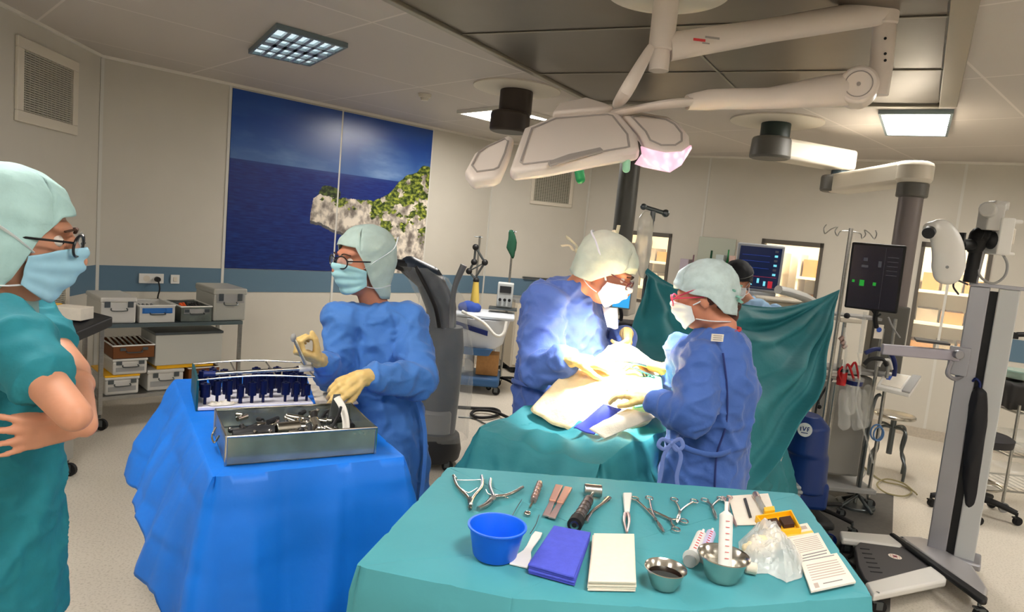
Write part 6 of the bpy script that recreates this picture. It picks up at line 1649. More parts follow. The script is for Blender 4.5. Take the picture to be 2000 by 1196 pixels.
# low cabinet along the far corner wall
uc = (wD - wC).normalized(); nc = V((uc.y, -uc.x, 0))
t = thing('base_cabinet', 'beige base cabinet against the far corner wall left of the surgeon', 'cabinet', wC + uc * .62, world=True)
qq = [wC + uc * .28 + nc * .02, wC + uc * 1.12 + nc * .02, wC + uc * 1.12 + nc * .5, wC + uc * .28 + nc * .5]
b = B().prism([p + V((0, 0, .08)) for p in qq], (0, 0, .78)); b.obj('carcass', mat('cabinet_beige', (196, 186, 168), .5), t, smooth=False)
b = B().prism([p + V((0, 0, .86)) for p in qq], (0, 0, .035)); b.obj('worktop', M_grey, t, smooth=False, bev=.004)
b = B().prism([p for p in [wC + uc * .32 + nc * .04, wC + uc * 1.08 + nc * .04, wC + uc * 1.08 + nc * .44, wC + uc * .32 + nc * .44]], (0, 0, .08)); b.obj('plinth', M_dark, t, smooth=False)
for k in range(2):
    a_, c_ = .30 + .41 * k, .30 + .41 * k + .39
    dr_ = B().prism([wC + uc * a_ + nc * .5 + V((0, 0, .11)), wC + uc * c_ + nc * .5 + V((0, 0, .11)), wC + uc * c_ + nc * .5 + V((0, 0, .84)), wC + uc * a_ + nc * .5 + V((0, 0, .84))], nc * .015).obj('door', mat('cabinet_door', (204, 196, 180), .5), t, smooth=False, bev=.002)
    B().cyl(wC + uc * (c_ - .04) + nc * .535 + V((0, 0, .6)), wC + uc * (c_ - .04) + nc * .535 + V((0, 0, .74)), .006, n=8).obj('handle', M_steel, dr_)
# wall rail behind the surgeon
b = B().cyl(onwall(wC, wD, .5, 1.14, .04), onwall(wC, wD, 1.25, 1.14, .04), .012, n=8)
for s in (.5, .9, 1.25): b.cyl(onwall(wC, wD, s, 1.14, .001), onwall(wC, wD, s, 1.14, .04), .01, n=8)
tag(b.obj('wall_rail', M_dsteel), 'thin dark equipment rail on the far corner wall behind the surgeon', 'rail')
# hoses on the floor
def floor_line(pxs, r, name, lab, m, cat='cable', z=None):
    b = B().tube([G(x, y, r + .001) + V((0, 0, .002 * k)) for k, (x, y) in enumerate(pxs)], r, 8, sub=8); return tag(b.obj(name, m), lab, cat)
floor_line([(890, 795), (930, 798), (965, 800), (976, 808), (962, 816), (935, 818), (920, 812), (930, 805), (955, 806), (975, 812), (1000, 824)], .014, 'floor_hose', 'thick black hose looped on the floor left of the surgeon', M_black, 'hose')
floor_line([(895, 815), (925, 818), (950, 830), (985, 842)], .006, 'floor_cable', 'thin dark cable on the floor below the black hose loop', M_dsteel)
floor_line([(962, 722), (985, 716), (1010, 726)], .022, 'floor_hose', 'black hose bundle on the floor under the beige cabinet', M_black, 'hose')
floor_line([(975, 735), (1000, 742), (1015, 752)], .007, 'floor_cable', 'thin dark cable on the floor right of the cart base', M_dsteel)
# ---------- anaesthesia corner behind the screen ----------
def screen(name, lab, c, d, w, h, mats_case, scr, cat='monitor', th=.05, marks=None, tilt=0, roll=0, bez=.02):
    """flat monitor: c centre, d direction its face looks"""
    R = basis(V(d).normalized(), roll=roll); c = V(c)
    t = thing(name, lab, cat, c, world=True)
    B().box(c, (w, th, h), rot=R).obj('case', mats_case, t, bev=.008)
    o = B().box(c + R @ V((0, th / 2 + .001, 0)), (w - bez * 2, .003, h - bez * 2), rot=R).obj('display', scr, t, smooth=False)
    if marks:
        b = B()
        for (x, z, ww, hh, mi) in marks: b.m(mi).box(c + R @ V((-x * (w - bez * 2), th / 2 + .0032, z * (h - bez * 2))), (ww * w, .001, hh * h), rot=R)
        b.obj('display_graphics', [mat('glow_green', (20, 120, 40), .5, emit=(40, 200, 60), estr=.05), mat('glow_grey', (60, 60, 66), .5, emit=(120, 120, 130), estr=.02), mat('glow_cyan', (120, 220, 240), .5, emit=(120, 220, 240), estr=.10), mat('glow_red', (200, 40, 60), .5, emit=(200, 40, 60), estr=.05), mat('glow_blue', (20, 60, 160), .5, emit=(20, 60, 160), estr=.12)], t, smooth=False)
    return t, R
M_scrn = mat('screen_navy', (10, 20, 44), .2, emit=(8, 22, 58), estr=.10)
c = P(1481, 523, 5.5); rnd = random.Random(3)
mk = [(.38, .42 - .11 * k, .07, .045, 2 if k % 2 else 1) for k in range(6)] + [(-.30 + .16 * k, -.30 - .06 * (k % 2), .05, .10, 2) for k in range(4)] + [(.32, -.38, .10, .16, 3), (.0, -.20, .8, .006, 3)] + [(-.1, .30, .6, .006, 4), (-.1, .16, .6, .006, 4), (-.1, .0, .6, .006, 4), (0, -.46, .9, .02, 1)]
t, R_ = screen('patient_monitor', 'patient monitor with dark blue waveform screen behind the black capped person', c, (-.22, -1, -.08), .355, .375, mat('monitor_silver', (156, 160, 166), .4), M_scrn, th=.06, marks=mk)
B().box(c + V((.01, .02, -.215)), (.30, .10, .05)).obj('lower_bezel', mat('monitor_silver', (156, 160, 166), .4), t, bev=.01)
B().tube([c + V((.0, .05, -.2)), c + V((.05, .12, -.30)), c + V((.05, .15, -.60))], .03, 12).obj('mount', M_cream, t)
# anaesthesia machine supporting it
mx_, my_ = c.x + .10, c.y + .42
t = thing('anaesthesia_machine', 'cream anaesthesia workstation with drawers behind the teal screen', 'anaesthesia machine', (mx_, my_, 0), world=True)
B().box((mx_, my_, .50), (.62, .48, .80)).obj('cabinet', mat('machine_cream', (196, 190, 176), .5), t, bev=.02)
B().box((mx_, my_, .97), (.72, .55, .05)).obj('worktop', M_cream, t, bev=.01)
for k in range(3):
    d_ = B().box((mx_, my_ - .247, .25 + .22 * k), (.56, .012, .20)).obj('drawer', M_cream, t, bev=.004); B().box((mx_, my_ - .262, .31 + .22 * k), (.30, .018, .018)).obj('handle', M_grey, d_)
for dx in (-.26, .26):
    for dy in (-.2, .2): b = B(); castor(b, V((mx_ + dx, my_ + dy, .11)), .045); b.obj('castor', [M_dsteel, M_black], t)
B().box((mx_ + .02, my_ + .08, 1.12), (.5, .28, .26)).obj('upper_module', mat('machine_grey', (150, 150, 144), .5), t, bev=.012)
# white ventilator arm cover
a0, a1 = P(1500, 600, 5.0), P(1588, 588, 5.2)
o = B().tube([P(1520, 566, 5.1), P(1545, 572, 5.12), P(1575, 583, 5.15), P(1600, 600, 5.2)], .055, 14, flat=(1, .6)).obj('ventilator_arm', mat('ventilator_white', (196, 196, 190), .45)); tag(o, 'rounded pale ventilator arm rising behind the teal screen', 'ventilator arm')
B().cyl(P(1600, 600, 5.2), P(1612, 760, 5.22), .03, n=12).obj('support_post', M_grey, o) if False else None
t2 = thing('blanket_warmer', 'white covered box behind the teal screen right of the monitor', 'box', P(1545, 600, 5.25), world=True)
q = P(1545, 592, 5.25); B().box((q.x, q.y + .12, q.z / 2 + .03), (.42, .30, q.z - .06)).obj('cover', mat('box_cream', (206, 194, 168), .6), t2, bev=.03)
B().box((q.x, q.y + .12, q.z + .012), (.44, .32, .025)).obj('lid', M_cream, t2, bev=.01)
for dx in (-.15, .15): 
    for dy in (0, .24): b = B().cyl((q.x + dx, q.y + dy, 0), (q.x + dx, q.y + dy, .07), .025, n=12); b.obj('foot', M_black, t2)
# small bright blue screen left of the teal screen
c = P(1214, 585, 4.9)
t, R_ = screen('touch_screen', 'small bright blue tilted touch screen right of the surgeon face', c, (-.25, -1, .12), .135, .135, M_grey, mat('screen_cyan', (60, 170, 230), .3, emit=(50, 170, 240), estr=.12), th=.03, marks=[(-.15, .22, .22, .12, 4)], bez=.008)
B().tube([c + V((0, .02, -.06)), c + V((.02, .05, -.12)), c + V((.02, .06, -.16))], .014, 8).obj('neck', M_dark, t)
t = thing('instrument_cart', 'dark narrow instrument cart under the small blue touch screen', 'cart', (c.x + .02, c.y + .1, 0), world=True)
B().box((c.x + .03, c.y + .12, c.z - .19), (.30, .28, .04)).obj('top', M_dark, t, bev=.008)
B().box((c.x + .03, c.y + .12, .55), (.26, .24, .75)).obj('body', M_grey, t, bev=.01)
B().cyl((c.x + .03, c.y + .12, .9), (c.x + .03, c.y + .12, c.z - .2), .03).obj('column', M_dsteel, t)
for dx in (-.1, .13):
    for dy in (.0, .2): b = B(); castor(b, V((c.x + dx, c.y + dy + .02, .18)), .04); b.obj('castor', [M_dsteel, M_black], t)
# gas panel on the far wall with black knobs
sa, za = spos(1206, 560, wD, wE); 
t = thing('gas_outlet_panel', 'tall grey gas outlet panel with pairs of dark knobs behind the surgeon', 'wall panel', onwall(wD, wE, .35, 1.2), world=True)
s0 = .16; s1 = spos(1247, 500, wD, wE)[0]; _, zt_ = spos(1235, 474, wD, wE)
b = B(); wallbox(b, wD, wE, s0, s1, .95, zt_, .014, .10); b.obj('panel', mat('panel_grey', (140, 132, 120), .5), t, smooth=False, bev=.006)
for (x, y) in ((1236, 510), (1243, 511), (1226, 553), (1233, 554), (1240, 555)):
    s, z = spos(x, y, wD, wE); b = B().cyl(onwall(wD, wE, s - .02, z, .10), onwall(wD, wE, s - .02, z, .14), .020, n=14); b.obj('knob', M_black, t)
# noticeboard and supply shelf on the far wall
s0, zt_ = spos(1367, 462, wD, wE); s1, zb_ = spos(1431, 530, wD, wE)
b = B(); wallbox(b, wD, wE, s0, s1, zb_, zt_, .006, .016); tag(b.obj('notice_board', mat('notice_green_white', (186, 192, 178), .5), smooth=False, bev=.002), 'pale greenish notice board on the far wall between the windows', 'notice board')
sS, zS = spos(1300, 556, wD, wE); sE_, _ = spos(1444, 556, wD, wE)
t = thing('wall_shelf', 'cream wall shelf of coloured supplies above the assistant', 'shelf', onwall(wD, wE, (sS + sE_) / 2, zS), world=True)
b = B(); wallbox(b, wD, wE, sS, sE_, zS - .03, zS, .002, .30); b.obj('board', M_cream, t, smooth=False, bev=.003)
b = B()
for s in (sS + .1, sE_ - .1): b.prism([onwall(wD, wE, s, zS - .03, .004), onwall(wD, wE, s, zS - .03, .26), onwall(wD, wE, s, zS - .20, .004)], (wE - wD).normalized() * .02)
b.obj('bracket', M_grey, t, smooth=False)
def sup(x0, x1, y0, name, lab, m, cat='box', kind='box', d0=.06, d1=.22):
    a_, _ = spos(x0, 540, wD, wE); c_, _ = spos(x1, 540, wD, wE); _, zt = spos((x0 + x1) / 2, y0, wD, wE)
    if kind == 'box':
        b = B(); wallbox(b, wD, wE, a_, c_, zS + .001, zt, d0, d1); return tag(b.obj(name, m, smooth=False, bev=.004), lab, cat)
    p = onwall(wD, wE, (a_ + c_) / 2, zS, (d0 + d1) / 2); r = (c_ - a_) / 2; H = zt - zS
    b = B().lathe([(0, .001), (r, .001), (r, H * .7), (r * .5, H * .8), (r * .45, H), (0, H)], p, 16); return tag(b.obj(name, m), lab, cat)
sup(1336, 1352, 506, 'supply_box', 'lilac box on the wall shelf at its left side', mat('lilac_box', (176, 164, 176), .6))
sup(1354, 1360, 498, 'supply_bottle', 'slim plum bottle on the wall shelf', mat('plum_plastic', (120, 86, 98), .5), 'bottle', 'b')
sup(1363, 1400, 515, 'sharps_container', 'wide yellow container on the wall shelf', mat('muted_yellow', (206, 186, 96), .5), 'container')
sup(1392, 1400, 490, 'spray_bottle', 'dark green bottle standing behind the yellow container', M_dgreen, 'bottle', 'b', .23, .29)
sup(1403, 1418, 498, 'supply_box', 'pale blue white box right of the yellow container on the wall shelf', mat('pale_box', (190, 204, 206), .6))
sup(1420, 1426, 488, 'supply_bottle', 'green capped bottle at the right on the wall shelf', M_green, 'bottle', 'b')
sup(1429, 1440, 500, 'supply_box', 'pinkish box at the right end of the wall shelf', mat('pink_box', (206, 176, 166), .6))
# socket and box on the right band
s0, z0 = spos(1938, 682, wD, wE); s1, z1 = spos(1957, 664, wD, wE)
t = thing('wall_socket', 'square white socket on the blue band right of the last window', 'socket', onwall(wD, wE, s0, z0), world=True)
b = B(); wallbox(b, wD, wE, s0, s1, z0, z1, .006, .018); b.obj('plate', M_white, t, smooth=False, bev=.003)
b = B(); wallbox(b, wD, wE, s0 + .03, s1 - .03, z0 + .03, z1 - .03, .018, .021); b.obj('rocker', M_cream, t, smooth=False)

# ---------- black navigation monitor ----------
Ym = 4.02
q4 = [P(1653, 483, Ym), P(1759, 470, Ym - .16), P(1765, 613, Ym - .16), P(1661, 601, Ym)]
c = sum(q4, V()) / 4; wv = ((q4[1] - q4[0]) + (q4[2] - q4[3])) / 2; hv = ((q4[0] - q4[3]) + (q4[1] - q4[2])) / 2
nf = wv.cross(hv).normalized(); nf = nf if nf.y < 0 else -nf
mk = [(-.22, .28, .08, .05, 1), (-.22, .17, .13, .035, 1), (.08, .22, .06, .09, 1), (-.24, -.10, .09, .09, 0), (.02, -.10, .06, .05, 0), (-.42, -.08, .05, .04, 0), (.17, .0, .004, .9, 1)] + [(.33, .34 - .07 * k, .20, .008, 1) for k in range(5)]
t, Rm = screen('navigation_monitor', 'black flat monitor with green and grey graphics right of the teal screen', c, nf, wv.length, hv.length, M_black, mat('screen_black', (26, 22, 26), .25, emit=(30, 24, 26), estr=.08), th=.035, marks=mk, bez=.012)
b = B(); b.tube([c - hv * .5, c - hv * .5 + V((.01, .02, -.05)), c - hv * .5 + V((.04, .05, -.10))], .014, 8); b.tube([c - hv * .48 - wv * .1, c - hv * .58, c - hv * .55 + wv * .08], .006, 6); b.obj('bracket', M_black, t)
# ---------- tall wheeled camera column ----------
CB = V((2.66, 3.80, 0)); zc0 = .09; ztop = P(1912, 560, 3.80).z
t = thing('camera_stand', 'tall wheeled grey aluminium column stand with white camera heads at the right', 'stand', CB, world=True)
dcol = (EYE - CB); dcol.z = 0; dcol.normalize(); scol = V((-dcol.y, dcol.x, 0))
if scol.x < 0: scol = -scol
def colbox(b, s0, s1, d0, d1, z0, z1, m=0):
    return b.m(m).prism([CB + scol * s + dcol * d + V((0, 0, z0)) for s, d in ((s0, d0), (s1, d0), (s1, d1), (s0, d1))], (0, 0, z1 - z0))
b = B(); colbox(b, -.115, -.020, -.06, .06, zc0, ztop); b.obj('mast', M_alu, t, smooth=False, bev=.006)
b = B(); colbox(b, -.020, .018, -.05, .045, zc0, ztop - .02); b.obj('slot', M_black, t, smooth=False)
b = B(); colbox(b, .018, .115, -.06, .06, zc0, ztop); b.obj('mast', mat('mast_white', (196, 198, 198), .4, .2), t, smooth=False, bev=.006)
b = B(); colbox(b, -.12, .14, -.065, .065, ztop, ztop + .02); b.obj('top_plate', M_alu, t, smooth=False, bev=.003)
# bracket arm to the left
zb_ = P(1840, 705, 3.75).z
a0 = CB + scol * (-.11) + dcol * .07 + V((0, 0, zb_)); a1 = P(1722, 682, 3.9)
beam(B(), a1, a0 + V((0, 0, .03)), .045, .06).obj('side_arm', mat('arm_lilac_grey', (176, 172, 184), .4, .3), t, bev=.006)
b = B().box(a0 + V((0, 0, .0)), (.10, .03, .16), rz=math.atan2(scol.y, scol.x)); b.cyl(a0 + V((-.03, -.02, .04)), a0 + V((-.03, -.05, .04)), .025, n=16); b.tube([a0 + V((-.05, -.02, .0)), a0 + V((-.07, -.03, -.07)), a0 + V((-.02, -.02, -.10)), a0 + V((.04, 0, -.08))], .012, 8)
b.obj('clamp', M_alu, t, bev=.003)
B().prism([P(1785, 662, 3.95), P(1850, 672, 3.85), P(1856, 676, 3.80), P(1790, 668, 3.82)], (0, 0, .012)).obj('small_shelf', M_char, t, smooth=False)
# head
T0_ = P(1893, 552, 3.8); T1_ = P(1908, 480, 3.8)
B().cyl(T0_, T1_, .032, n=20).obj('neck', M_black, t)
B().cyl(T0_ + V((.025, 0, 0)), T1_ + V((.03, 0, -.03)), .02, n=16).obj('neck_cable_duct', M_alu, t)
b = B(); b.chain([P(1905, 482, 3.8), P(1915, 462, 3.78), P(1935, 468, 3.76), P(1940, 470, 3.75)], [.045, .055, .04, .05], 18); b.obj('black_joint', M_black, t)
b = B().cyl(P(1898, 478, 3.78), P(1875, 478, 3.72), .03, n=16).box(P(1872, 480, 3.7), (.012, .06, .14), rz=.3); b.obj('camera_mount', M_black, t)
# oval white camera: a curved thick shell
cc = P(1842, 498, 3.66)
pts = [P(1818, 446, 3.62), P(1838, 455, 3.62), P(1850, 480, 3.62), P(1853, 510, 3.62), P(1850, 536, 3.62)]
def rr_(s): return interp([(0, .045), (.18, .068), (.5, .082), (.85, .088), (1, .075)], s)
b = B().tube(pts, rr_, 28, flat=(.55, 1)); b.sph(pts[0], .045, (.8, 1, .8)); b.sph(pts[-1], .075, (1, .55, .75)); fuse(b, .007, 6).obj('oval_camera', M_white, t, ang=180)
b = B().cyl(P(1816, 452, 3.56), P(1813, 456, 3.54), .03, n=20); b.obj('lens', M_dark, t)
B().cyl(P(1850, 522, 3.53), P(1850, 522, 3.525), .008, n=12).obj('badge', M_grey, t)
# boxy white camera
c = P(1952, 462, 3.75)
b = B().box(c, (.075, .11, .20)).box(c + V((.05, 0, .085)), (.07, .09, .02)).box(c + V((.04, 0, -.09)), (.06, .09, .018)); b.obj('bracket_box', M_white, t, bev=.006)
b = B().box(P(1935, 425, 3.75), (.09, .09, .14)).cyl(P(1932, 412, 3.70), P(1928, 408, 3.64), .04, n=20).box(P(1950, 402, 3.75), (.08, .07, .05)); fuse(b, .006, 2).obj('small_camera', mat('camera_grey_white', (190, 188, 182), .45), t, ang=180)
b = B().box(P(1968, 462, 3.74), (.045, .06, .09)); b.obj('connector', M_cream, t, bev=.008)
B().tube([P(1955, 492, 3.75), P(1967, 515, 3.75), P(1962, 540, 3.75), P(1940, 554, 3.76), P(1918, 544, 3.77), P(1908, 525, 3.78)], .007, 8).obj('cable', M_grey, t)
B().tube([P(1890, 556, 3.76), P(1868, 548, 3.72), P(1862, 560, 3.7), P(1872, 575, 3.72)], .005, 8).obj('cable', M_dark, t)
# wheeled base
def GZ(px, py, z): return G(px, py, z)
zb1 = .10
def leg_poly(pl, z0, z1, name, m, bev=.012, par=None): return B().prism([GZ(x, y, z1) - V((0, 0, z1 - z0)) for x, y in pl], (0, 0, z1 - z0)).obj(name, m, par or t, smooth=True, bev=bev)
leg_poly([(1640, 1036), (1645, 1052), (1758, 1067), (1775, 1058), (1740, 1044)], .07, .11, 'base_leg', M_white)
leg_poly([(1690, 1137), (1706, 1163), (1848, 1134), (1852, 1116), (1823, 1103)], .07, .11, 'base_leg', M_white)
leg_poly([(1736, 1040), (1746, 1040), (1930, 1166), (1928, 1176), (1916, 1174)], .10, .125, 'crossbar', M_black)
leg_poly([(1756, 1046), (1800, 1048), (1900, 1105), (1930, 1150), (1924, 1164)], .06, .11, 'crossbar_shell', mat('base_grey', (176, 174, 176), .4, .3))
pad = [(1670, 1068), (1682, 1056), (1760, 1066), (1820, 1102), (1812, 1108), (1700, 1140), (1688, 1130), (1676, 1104)]
pd = leg_poly(pad, .05, .10, 'foot_pad', mat('pad_black', (66, 64, 66), .6), .006)
pc_ = GZ(1748, 1088, .101)
b = B().lathe([(0, 0), (.034, 0)], pc_ + V((0, 0, .0015)), 28); b.m(1).lathe([(0, 0), (.013, 0)], pc_ + V((0, 0, .0022)), 20); b.m(2)
for k in range(8): b.box(pc_ + V((.023 * math.cos(k * PI / 4), .023 * math.sin(k * PI / 4), .002)), (.007, .003, .001), rz=k * PI / 4 + PI / 2)
b.obj('emblem', [M_paper, mat('maroon', (120, 26, 40), .6), M_rink], pd, smooth=False)
for k in range(6): B().tube([GZ(1680 + 4 * k, 1072 + 9 * k, .101), GZ(1698 + 5 * k, 1074 + 9 * k, .101)], .004, 6).obj('pad_rib', M_black, pd)
for (x, y) in ((1650, 1060), (1712, 1172), (1912, 1186), (1762, 1062)):
    p = GZ(x, y, .07); b = B(); castor(b, V((p.x, p.y, .11 if x > 1700 and x < 1800 else .09)), .036); b.obj('castor', [M_dsteel, M_black], t)
b = B(); colbox(b, -.15, .15, -.10, .10, .06, .10); b.obj('base_plate', M_alu, t, smooth=False, bev=.01)
tag(B().tube([GZ(1630, 1068, .03), GZ(1655, 1062, .02), GZ(1668, 1078, .02), GZ(1650, 1092, .02), GZ(1640, 1080, .025), GZ(1660, 1100, .02), GZ(1678, 1112, .02)], .009, 8).obj('foot_switch_cable', M_black), 'black cable coiled on the floor at the tip of the stand leg', 'cable')
# black bag and hose hanging on the column
hb_ = [P(1912, 770, 3.74), P(1908, 830, 3.74), P(1900, 900, 3.74), P(1893, 980, 3.74)]
b = B().chain(hb_, [.035, .042, .042, .028], 16); b.cone(P(1893, 975, 3.74), P(1890, 1000, 3.74), .016, .010); o = fuse(b, .008, 1, lambda p, n: .008 * ridge(p, 18, 18, 4)).obj('hanging_bag', mat('black_nylon', (20, 20, 26), .6)); tag(o, 'long black nylon bag hanging along the right side of the column stand', 'bag')
o = B().tube([P(1908, 775, 3.74), P(1914, 750, 3.74), P(1906, 740, 3.74), P(1900, 745, 3.76)], .007, 8).obj('looped_rope', M_navy); tag(o, 'navy blue cord looped above the hanging black bag', 'cord')
o = B().tube([P(1888, 706, 3.82), P(1910, 700, 3.80), P(1932, 708, 3.78), P(1942, 728, 3.78), P(1936, 750, 3.78), P(1918, 764, 3.78)], .016, 12).obj('white_hose', M_white); tag(o, 'thick white hose curving out behind the column stand', 'hose')

# ---------- perfusion gear between screen and column ----------
gx, gy = P(1668, 700, 4.75).x, 4.75
t = thing('suction_cart', 'cluttered steel equipment cart with clear bags and red tubing right of the teal screen', 'cart', (gx, gy, 0), world=True)
for c_, d_ in (((gx, gy, .14), (.40, .36, .03)), ((gx + .02, gy + .05, .95), (.42, .28, .025)), ((gx - .02, gy + .05, 1.33), (.30, .20, .02))): B().box(c_, d_).obj('shelf', M_grey, t, bev=.004)
for dx, dy in ((-.16, -.12), (.18, -.12), (.18, .15), (-.16, .15)):
    b = B().cyl((gx + dx, gy + dy, .09), (gx + dx, gy + dy, 1.35), .012, n=10); lg = b.obj('post', M_steel, t)
    b = B(); castor(b, V((gx + dx, gy + dy, .10)), .038); b.obj('castor', [M_dsteel, M_black], lg)
B().box((gx - .02, gy + .06, .56), (.30, .24, .72)).obj('gas_cylinder_box', mat('cart_panel', (150, 148, 142), .5), t, bev=.02)
def thg(name, lab, cat, b, m, smooth=True, bev=0):
    return tag(b.obj(name, m, smooth=smooth, bev=bev), lab, cat)
def canister(px, py, Y, r, h, m, lidm, lab):
    c = P(px, py, Y); t = thing('suction_canister', lab, 'canister', c, world=True)
    B().cyl(c, c + V((0, 0, h)), r, r * 1.08, n=20).obj('jar', m, t); B().cyl(c + V((0, 0, h)), c + V((0, 0, h + .02)), r * 1.15, n=20).obj('lid', lidm, t)
canister(1642, 752, 4.45, .030, .09, M_red, M_dark, 'red suction canister with a dark lid beside the teal screen edge')
canister(1668, 752, 4.45, .050, .03, M_navy, M_clear, 'blue ringed clear canister next to the red one')
thg('tubing', 'bundle of red tubing above the blue ringed canister', 'tube', B().tube([P(1648, 725, 4.43), P(1656, 712, 4.42), P(1664, 730, 4.41), P(1668, 744, 4.43)], .008, 8).tube([P(1660, 722, 4.44), P(1670, 708, 4.43), P(1676, 732, 4.43), P(1678, 742, 4.44)], .007, 8).tube([P(1644, 748, 4.43), P(1638, 728, 4.42), P(1646, 716, 4.42)], .007, 8), M_red)
rnd = random.Random(12)
for k in range(5):
    x = 1648 + 12 * k; y0 = 762 + rnd.uniform(-5, 15); y1 = y0 + rnd.uniform(40, 75)
    b = B(); q0, q1 = P(x, y0, 4.5 + .03 * k), P(x + rnd.uniform(-4, 4), y1, 4.5 + .03 * k)
    b.cone(q0, q1, .026, .036, 14); o = fuse(b, .009, 1, lambda p, n: .008 * ridge(p, 20, 20, 10, k)).obj('drain_bag', M_clear); tag(o, 'clear plastic drain bag hanging in the cluster below the red tubing', 'bag', 'clear drain bags below the red tubing')
for k, (pts, m, nm) in enumerate(([(1700, 660), (1712, 676), (1716, 700), (1708, 730)], M_navy, 'navy'), ) if False else ():
    pass
for k, (pts, m, lab, r) in enumerate((
    ([(1690, 690), (1712, 682), (1738, 690), (1748, 712), (1746, 735)], M_navy, 'thick navy breathing hose arching above the white tablet tray', .014),
    ([(1688, 712), (1700, 702), (1722, 702), (1732, 714)], M_black, 'black padded handle loop above the white tablet tray', .014),
    ([(1716, 716), (1722, 706), (1736, 704), (1742, 722)], M_white, 'white corrugated hose under the navy breathing hose', .010),
    ([(1626, 740), (1612, 760), (1596, 790), (1590, 830)], M_dark, 'dark hose curving down to the navy machine', .007),
    ([(1676, 690), (1680, 730), (1672, 790), (1690, 850), (1705, 905)], M_clear, 'clear drain tube hanging towards the floor coil', .006),
    ([(1650, 640), (1652, 690), (1648, 730)], M_clear, 'clear straight tube beside the drip pole', .008),
    ([(1690, 610), (1684, 650), (1680, 690)], M_clear, 'clear tube hanging below the black monitor', .012),
    ([(1735, 620), (1744, 640), (1758, 660)], M_grey, 'thin grey lead hanging from the black monitor bracket', .005))):
    tag(B().tube([P(x, y, 4.35) for x, y in pts], r, 10).obj('hose', m), lab, 'hose')
c = P(1622, 735, 4.5); t = thing('white_shelf_unit', 'white double bar shelf bracket beside the red canister', 'bracket', c, world=True)
B().box(c + V((0, 0, .02)), (.17, .10, .022)).obj('bar', M_white, t, bev=.004); B().box(c + V((0, 0, -.022)), (.17, .10, .016)).obj('bar', M_white, t, bev=.004)
thg('hanging_bulb', 'black rubber bulb hanging below the white double bracket', 'bulb', B().cyl(P(1600, 750, 4.5), P(1600, 790, 4.5), .003, n=6).sph(P(1600, 795, 4.5), .015), M_black)
c = P(1656, 625, 4.6); t = thing('monitor_arm_box', 'white ledge with a small black knob between drip pole and black monitor', 'ledge', c, world=True)
B().box(c, (.15, .10, .03)).obj('ledge', M_cream, t, bev=.006); B().sph(c + V((-.03, -.04, .03)), .02).obj('knob', M_black, t)
c = P(1716, 648, 4.3); thg('name_card', 'white card with a blue round sticker hanging under the black monitor', 'card', B().box(c, (.055, .004, .09)).m(1).cyl(c + V((0, -.002, .012)), c + V((0, -.004, .012)), .016, n=20), [M_paper, mat('sticker_blue', (40, 80, 170), .6)], False)
b = B()
for k in range(3): b.cyl(P(1640 + 3 * k, 664 + 8 * k, 4.5), P(1647 + 3 * k, 658 + 8 * k, 4.5), .014, n=10)
thg('tube_connector', 'row of small pinkish tube connectors beside the drip pole', 'connector', b, M_rose)
# extra slim rods seen through the clutter
for (x0, y0, x1, y1, Y, lab) in ((1622, 700, 1598, 990, 4.7, 'slim steel pole in front of the navy machine'), (1704, 640, 1690, 850, 4.65, 'pale upright steel tube under the black monitor')):
    b_ = P(x1, y1, Y); t_ = P(x0, y0, Y)
    t = thing('steel_pole', lab, 'pole', (b_.x, Y, 0), world=True); B().cyl((b_.x, Y, .03), (b_.x + .01, Y, t_.z), .012, n=10).obj('pole', M_steel, t); B().cyl((b_.x, Y, 0), (b_.x, Y, .03), .13, n=28).obj('foot', M_dsteel, t, bev=.006)
# tablet tray on a pole
tb = [P(1710, 762, 4.50), P(1727, 733, 4.75), P(1798, 745, 4.72), P(1776, 778, 4.45)]; zc_ = sum(p.z for p in tb) / 4
t = thing('tablet_tray', 'white tilted tablet tray with a grey end on a thin pole', 'tray', tb[0], world=True)
q = [p.copy() for p in tb]
B().prism(q, (0, 0, .03)).obj('tray', M_white, t, smooth=False, bev=.008)
e = [q[2].lerp(q[1], 0), q[3], q[3].lerp(q[0], .25), q[2].lerp(q[1], .25)]
B().prism([p + V((0, 0, .029)) for p in e], (0, 0, .012)).obj('grip', M_grey, t, smooth=False, bev=.004)
f = lambda u, v: q[0].lerp(q[3], u).lerp(q[1].lerp(q[2], u), v) + V((0, 0, .031))
B().prism([f(.1, .12), f(.68, .12), f(.68, .88), f(.1, .88)], (0, 0, .003)).obj('paper_pad', M_paper, t, smooth=False)
B().prism([f(.16, .45), f(.28, .45), f(.28, .75), f(.16, .75)], (0, 0, .005)).obj('sticker', mat('sticker_blue', (40, 80, 170), .6), t, smooth=False)
pb = P(1712, 770, 4.6); B().tube([(pb.x + .03, 4.6, pb.z), (pb.x, 4.62, pb.z - .10), (pb.x - .01, 4.62, .08)], .012, 10).obj('pole', M_dsteel, t)
for a in range(4): B().tube([(pb.x - .01, 4.62, .10), (pb.x - .01 + .14 * math.cos(a * PI / 2 + .3), 4.62 + .14 * math.sin(a * PI / 2 + .3), .02)], .011, 8).obj('base_leg', M_dsteel, t)
thg('blue_cable_coil', 'coil of pale blue cable hanging on the tablet tray pole', 'cable', B().ring(P(1712, 845, 4.56), (.3, 1, 0), .045, .006, 24, 6, (.8, 1.2)).ring(P(1716, 848, 4.55), (.1, 1, 0), .04, .006, 24, 6, (.8, 1.2)), mat('pale_blue_cable', (90, 130, 180), .5))
